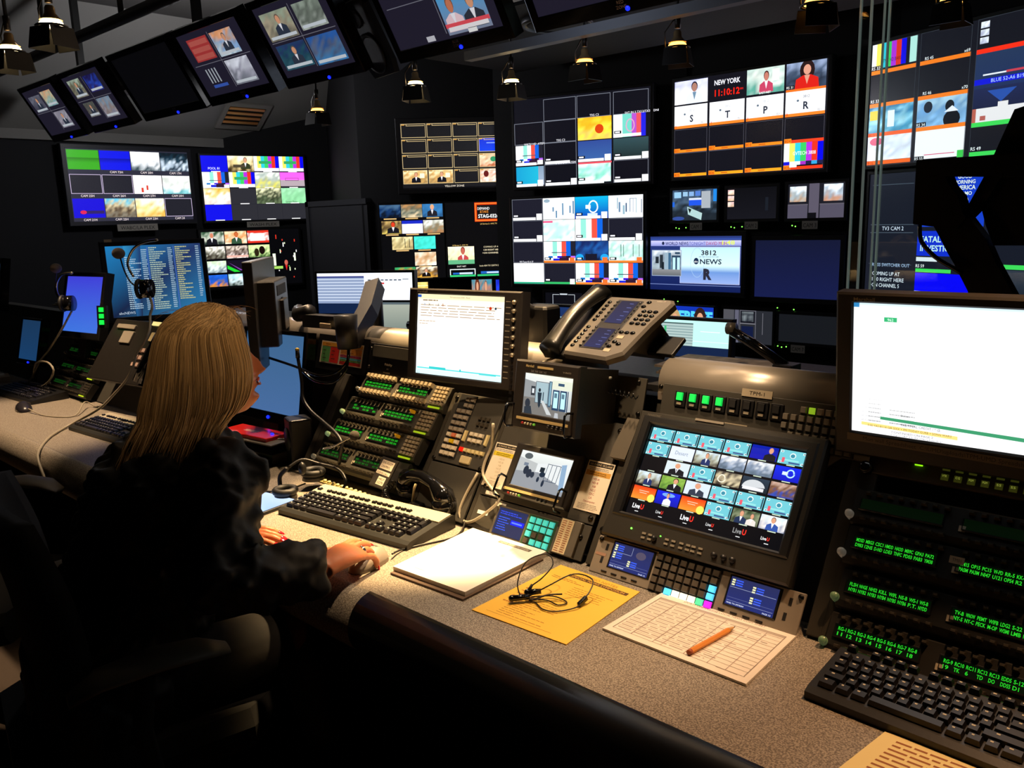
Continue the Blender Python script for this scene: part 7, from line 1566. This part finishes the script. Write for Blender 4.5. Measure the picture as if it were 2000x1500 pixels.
# skirt
sb = MB(); sb.M = WM
for H_, K_ in ((HR_, KR), (HL_, KL)): sb.tube([H_ + L(-.02, -.04, -.0), H_.lerp(K_, .5), K_.lerp(H_, .06)], [.115, .096, .076], 20)
sb.rings([ring_pts((-1.76, .60, z), .19, .16, WR, WF, 28, 2.4) for z in (.46, .52, .60, .66)], 0, True)
sk = sb.build('skirt', mat('skirt_brown', '#191512', .8, bump=.3, bscale=30, varn=.5, vs=30), woman, smooth=True); sk['label'] = 'brown patterned skirt'
md = sk.modifiers.new('merge', 'REMESH'); md.mode = 'VOXEL'; md.voxel_size = .008; md.use_smooth_shade = True
md = sk.modifiers.new('soften', 'SMOOTH'); md.factor = .6; md.iterations = 5
for A_ in (AR, AL):
    mb = MB(); mb.M = WM; mb.rings([ring_pts(tuple(A_ + L(.006 * k, .035 * k - .05, -.098)), .030 if 0 < k < 5 else .02, .0, WR, UPV, 12) for k in range(2)], 0, True) if False else mb.tube([A_ + L(-.01, -.045, -.055), A_ + L(0, .03, -.06), A_ + L(.02, .14, -.072)], [.038, .040, .026], 14); mb.build('shoe', GLOSS, woman)
for K_, A_ in ((KR, AR), (KL, AL)):
    mb = MB(); mb.M = WM; mb.tube([K_ + L(0, -.03, .0), K_ + L(0, .02, -.05), K_.lerp(A_, .4), A_], [.062, .062, .060, .042], 18); mb.build('leg_shade', mat('leg_shade_black', '#0e0c0c', .7), woman)  # added dark covers, stand in for shade on the lower legs
# hair
hm = bpy.data.materials.new('blonde_hair'); hm.use_nodes = True; nt = hm.node_tree; b = nt.nodes['Principled BSDF']
at = nt.nodes.new('ShaderNodeAttribute'); at.attribute_name = 'Col'; nt.links.new(at.outputs['Color'], b.inputs['Base Color'])
b.inputs['Roughness'].default_value = .5; b.inputs['Specular IOR Level'].default_value = .25; b.inputs['Sheen Weight'].default_value = .1
hr_ = random.Random(11)
def strand(th, lift, u, rg):
    """th: azimuth on the head, 0 = face, +90 = her right; lift: 0 inner .. 1 outer; u random"""
    t = R(th); at_ = abs(th)
    x0 = (.006 + .05 * rg.random()) * math.copysign(1, math.sin(t) if abs(math.sin(t)) > .02 else 1)
    back = max(0, (at_ - 60) / 120)
    y0 = .055 - .11 * back * (0.5 + .5 * rg.random()) + rg.uniform(-.012, .012)
    rx, ry = .083 + .012 * lift, .106 + .012 * lift
    y0 = max(-.075, min(.062, y0)); x0 = max(-.06, min(.06, x0))
    e = math.sqrt(max(.02, 1 - (x0 / .085) ** 2 - (y0 / .112) ** 2))
    p0 = Vector((x0, y0, .118 + .122 * e + .004 * lift))
    dx, dy = math.sin(t), math.cos(t)
    zs = lambda x, y: .118 + .118 * math.sqrt(max(.02, 1 - (x / .088) ** 2 - (y / .115) ** 2)) + .004 * lift
    p1 = Vector((dx * rx * .80, dy * ry * .80 - .004, 0)); p1.z = zs(p1.x, p1.y); p2 = Vector((dx * rx * 1.03, dy * ry * 1.0 - .006, .105))
    fb = max(0, (85 - at_) / 45) if at_ < 85 else 0
    if at_ < 75: p2 = Vector((dx * rx * 1.05, dy * ry * .86, .100)); p1 = Vector((dx * rx * .84, dy * ry * .74, 0)); p1.z = zs(p1.x, p1.y)
    p3 = Vector((dx * (rx + .008), dy * ry * .95 - .012 - .02 * back, .03))
    ln = (.20 if at_ > 100 else .11 + .0009 * at_) * (0.86 + .25 * rg.random())
    spread = .036 + .066 * back
    p4 = Vector((dx * (rx + .018) + rg.uniform(-.012, .012), dy * ry * .8 - .03 - spread * .55, .03 - ln * .45))
    wv = rg.uniform(-.012, .012); p3 = p3 + Vector((dx, dy, 0)) * wv * .5; p4 = p4 - Vector((dx, dy, 0)) * wv
    p5 = Vector((dx * (rx + .012) + rg.uniform(-.022, .022), dy * ry * .75 - .035 - spread + rg.uniform(-.02, .02), .03 - ln * .9))
    p3.y -= .022 * min(1, fb); p4.y -= .040 * min(1, fb); p5.y -= .030 * min(1, fb)
    pm = (p0 + p1) * .5; pm.z = zs(pm.x, pm.y) + .002
    return [HV @ p for q_, p in enumerate((p0, pm, p1, p2, p3, p4, p5))]
def crom(P, k):
    out = []
    for i in range(len(P) - 1):
        a, b_, c, d_ = P[max(i - 1, 0)], P[i], P[i + 1], P[min(i + 2, len(P) - 1)]
        for q in range(k):
            t = q / k; out.append(.5 * ((2 * b_) + (-a + c) * t + (2 * a - 5 * b_ + 4 * c - d_) * t * t + (-a + 3 * b_ - 3 * c + d_) * t ** 3))
    out.append(P[-1]); return out
hv, hfc, hc = [], [], []
def add_strand(pts, r0, col0, col1, n=5):
    global hv
    a = None; K = len(pts); o = len(hv)
    for i, p in enumerate(pts):
        d_ = (pts[min(i + 1, K - 1)] - pts[max(i - 1, 0)]).normalized()
        a = d_.orthogonal().normalized() if a is None else (a - d_ * a.dot(d_)).normalized()
        b_ = d_.cross(a); t = i / (K - 1); r_ = r0 * (1.0 - .75 * max(0, (t - .65) / .35)); f = max(0, min(1, (t - .35) / .5))
        c = tuple(col0[q] * (1 - f) + col1[q] * f for q in range(3))
        for k in range(n): hv.append(tuple(p + (a * cos(2 * PI * k / n) + b_ * sin(2 * PI * k / n)) * r_ - WO)); hc.append((*c, 1))
    for i in range(K - 1):
        for k in range(n): j = (k + 1) % n; hfc.append((o + i * n + k, o + i * n + j, o + (i + 1) * n + j, o + (i + 1) * n + k))
for s_ in range(3600):
    th = hr_.uniform(34, 326); th = th - 360 if th > 180 else th
    P = strand(th, hr_.random(), 0, hr_)
    m_ = hr_.random(); c0 = lin((.55 + .43 * m_, .44 + .39 * m_, .28 + .32 * m_)); m2 = hr_.random() ** 1.5; c1 = lin((.50 + .50 * m2, .39 + .47 * m2, .23 + .45 * m2))
    add_strand(crom(P, 4), hr_.uniform(.0008, .0019), c0, c1, 4)
# a few flyaways over the crown
for s_ in range(24):
    th = hr_.uniform(-60, 60); P = strand(hr_.choice([th, th + 180]), 1, 0, hr_)[:4]
    w_ = Vector((hr_.uniform(-.02, .02), hr_.uniform(-.02, .02), hr_.uniform(.006, .02)))
    P = [P[0], P[1] + w_, P[2] + w_ * 1.6]
    add_strand(crom(P, 5), .00035, lin((.7, .52, .3)), lin((.7, .55, .35)), 3)
me = bpy.data.meshes.new('hair'); me.from_pydata(hv, [], hfc); ca = me.color_attributes.new('Col', 'FLOAT_COLOR', 'POINT'); ca.data.foreach_set('color', np.array(hc, dtype=np.float32).ravel())
me.materials.append(hm); me.polygons.foreach_set('use_smooth', [True] * len(me.polygons)); me.update()
ho = bpy.data.objects.new('hair', me); COL.objects.link(ho); ho.parent = woman; ho['label'] = 'long straight blonde-brown hair'
cb = MB(); cb.M = WM @ HV
cap = []
for z, rx_, fy, by in ((.236, .012, .03, .03), (.228, .04, .06, .05), (.205, .064, .076, .08), (.17, .078, .082, .100), (.12, .083, .03, .106), (.07, .084, .0, .108), (.02, .082, -.01, .112), (-.03, .085, -.02, .135), (-.075, .075, -.05, .155)):
    cap.append([(rx_ * cos(a), (fy if sin(a) > 0 else by) * sin(a) - .002, z) for a in [2 * PI * i / 30 for i in range(30)]])
cb.rings(cap, 0, True); cb.build('hair_underlayer', mat('hair_dark', '#4a3018', .7), woman)

# ------------------------------------------------------------------ chairs
CHB = mat('chair_black', '#080808', .9, bump=.1, bscale=300); CHA = mat('chair_arm_grey', '#6e675b', .5, bump=.05, bscale=300)
def chair(label, x, y, az):
    t = thing('office_chair', label, 'chair', (x, y, 0), (0, 0, R(az - 90)), 'black office chairs')
    MB().rings([[(sx * .24 * (1 if 0 < k < 3 else .9), sy, .40 + k * .03) for sx, sy in [(-1, -.20), (-.85, -.24), (.85, -.24), (1, -.20), (1, .18), (.8, .24), (-.8, .24), (-1, .18)]] for k in range(4)], 0, False).build('seat', CHB, t)
    rows = []
    for k in range(11):
        v = k / 10; z = .46 + .54 * v; w_ = .25 * (1 - .5 * max(0, v - .72) ** 1.3 * 1.6 - .2 * max(0, .2 - v)); yb = -.155 - .05 * v + .03 * sin(PI * v)
        fr = [(w_ * q, yb + .05 * q * q, z - .03 * max(0, v - .7) * abs(q) * 3) for q in [-1 + i / 6 for i in range(13)]]
        rows.append(fr + [(p[0], p[1] - .045, p[2]) for p in reversed(fr)])
    MB().rings(rows, 0, True).build('backrest', CHB, t)
    for s_ in (-1, 1):
        pts = [(s_ * .30, -.15, .672), (s_ * .30, -.10, .695), (s_ * .30, .0, .702), (s_ * .295, .08, .694), (s_ * .285, .13, .675)]
        rs_ = []
        for i, p in enumerate(pts):
            w_ = (.022, .040, .045, .042, .024)[i]; h_ = (.008, .014, .016, .014, .008)[i]
            rs_.append([(p[0] + w_ * cos(a), p[1], p[2] + h_ * sin(a)) for a in [2 * PI * q / 14 for q in range(14)]])
        a_ = MB().rings(rs_).build('armrest', CHA, t)
        MB().tube([(s_ * .30, -.02, .69), (s_ * .31, -.04, .58), (s_ * .27, -.02, .44), (s_ * .12, .0, .41)], .018, 10).build('arm_support', CHB, t)
    MB().cyl((0, 0, .08), (0, 0, .40), .028, n=16).build('gas_column', BLACK, t)
    for k in range(5):
        a = 2 * PI * k / 5; lg = MB().tube([(0, 0, .10), (.28 * cos(a), .28 * sin(a), .075)], [.03, .018], 8).build('leg', CHB, t)
        MB().cyl((.28 * cos(a) - .02 * sin(a), .28 * sin(a) + .02 * cos(a), .032), (.28 * cos(a) + .02 * sin(a), .28 * sin(a) - .02 * cos(a), .032), .030, n=16).build('caster', BLACK, lg)
    return t
ch0 = chair('black office chair the woman sits in', -1.73, .63, 78)
ch1 = dup(ch0, (-2.68, .555, 0), (0, 0, R(39 - 90)), 'empty black office chair further along the desk, only its pale arms lit')
# ------------------------------------------------------------------ lighting
WARM = (1.0, .69, .42)
def spot(name, loc, tgt, e, ang, blend=.4, col=WARM, rad=.03):
    l = bpy.data.lights.new(name, 'SPOT'); l.energy = e; l.color = col; l.spot_size = R(ang); l.spot_blend = blend; l.shadow_soft_size = rad
    o = bpy.data.objects.new(name, l); COL.objects.link(o); o.location = loc
    o.rotation_euler = (Vector(tgt) - Vector(loc)).to_track_quat('-Z', 'Y').to_euler(); return o
spot('spot_light_keyboard', (-1.62, 1.84, 2.55), (-1.56, 1.43, .74), 900, 31.5, .3, (1, .66, .31), .04)
spot('spot_light_row', (-2.25, 1.84, 2.55), (-2.15, 1.5, .9), 120, 36, .6, WARM, .04)
spot('spot_light_row', (-2.85, 1.84, 2.55), (-2.3, 1.5, .9), 190, 36, .6, WARM, .04)
spot('spot_light_panels', (-1.05, 1.45, 2.5), (-1.08, 1.3, .8), 105, 40, .6, WARM, .04)
spot('spot_light_right', (-.05, 1.72, 2.5), (-.3, .9, .74), 125, 46, .6, (1, .54, .25), .04)
spot('spot_light_far', (-3.7, 1.25, 2.5), (-3.6, 1.0, .74), 240, 44, .6, WARM, .04)
for lb, x, y, z, s_, dm_, yw in LP[2:8]: spot('spot_light_rig', (x, y, z + .003), (x, y - .2, .5), 6 if not dm_ else 3, 120, .6)
for lb, x, y, z, s_, dm_, yw in LP[:2]: spot('spot_light_rig', (x, y, z + .003), (x - .35, y, .5), 6, 58, .5)
spot('operator_fill_spot', (-1.0, .75, 2.7), (-1.68, .82, 1.16), 30, 13, .9, (1, .66, .36), .05)  # added fill on the camera-facing side of the hair, no fixture
def point(name, loc, e, col=(1, .9, .8), r=.1):
    l = bpy.data.lights.new(name, 'POINT'); l.energy = e; l.color = col; l.shadow_soft_size = r
    o = bpy.data.objects.new(name, l); COL.objects.link(o); o.location = loc; return o
point('fill_light', (-5.3, 2.9, 2.3), 20, (.95, .95, 1)); point('fill_light', (-3.6, 1.6, 2.85), 1.6, (1, .9, .8))  # added fill points for soffit and ceiling, no fixtures here
point('fill_light', (-2.2, 2.6, 2.3), 3, (.7, .8, 1), .3)  # added bluish fill, stands in for general room ambient
spot('floor_fill_spot', (-3.2, -.5, 2.8), (-2.75, .35, 0), 60, 26, .5, WARM, .05)  # added spot without a fixture, brightens the carpet corner
spot('spot_light_panels', (-1.15, .75, 2.65), (-1.2, 1.52, 1.12), 95, 40, .7, (1, .70, .42), .05)  # added from the operator side to brighten panels, phone and tube
spot('spot_light_rear', (-1.2, 1.3, 2.8), (-1.6, 2.4, 1.0), 60, 40, .7, WARM, .05)
for x_ in (-2.85, -2.25, -1.62): spot('spot_light_row', (x_, 1.9, 2.5), (x_ + .6, 1.0, .74), 16, 100, .3, WARM, .035)
# ------------------------------------------------------------------ camera
def add_camera():
    p, y, r = R(11.2475), R(42.9977), R(-1.7066)
    F = Vector((-sin(y) * cos(p), cos(y) * cos(p), -sin(p)))
    Rt = Vector((cos(y), sin(y), 0)); U = Rt.cross(F)
    Rt2 = Rt * cos(r) + U * sin(r); U2 = -Rt * sin(r) + U * cos(r)
    cam = bpy.data.cameras.new('camera'); co = bpy.data.objects.new('camera', cam); COL.objects.link(co)
    M = Matrix((Rt2, U2, -F)).transposed().to_4x4(); M.translation = Vector((0, 0, 1.4716))
    co.matrix_world = M
    cam.sensor_width = 36; cam.lens = 36 * 1622.25 / 2000; cam.clip_start = .02; cam.clip_end = 60
    SC.camera = co
add_camera()
SC.view_settings.view_transform = 'Standard'; SC.view_settings.look = 'None'
SC.view_settings.exposure = 0; SC.view_settings.gamma = 1; SC.view_settings.use_curve_mapping = False
SC.cycles.use_denoising = True
SC.cycles.max_bounces = 6; SC.cycles.diffuse_bounces = 3; SC.cycles.glossy_bounces = 3
SC.cycles.sample_clamp_indirect = 4
SC.cycles.caustics_reflective = False; SC.cycles.caustics_refractive = False
w = bpy.data.worlds.new('room_ambient'); SC.world = w; w.use_nodes = True
w.node_tree.nodes['Background'].inputs[0].default_value = (.55, .62, .8, 1)
w.node_tree.nodes['Background'].inputs[1].default_value = .012
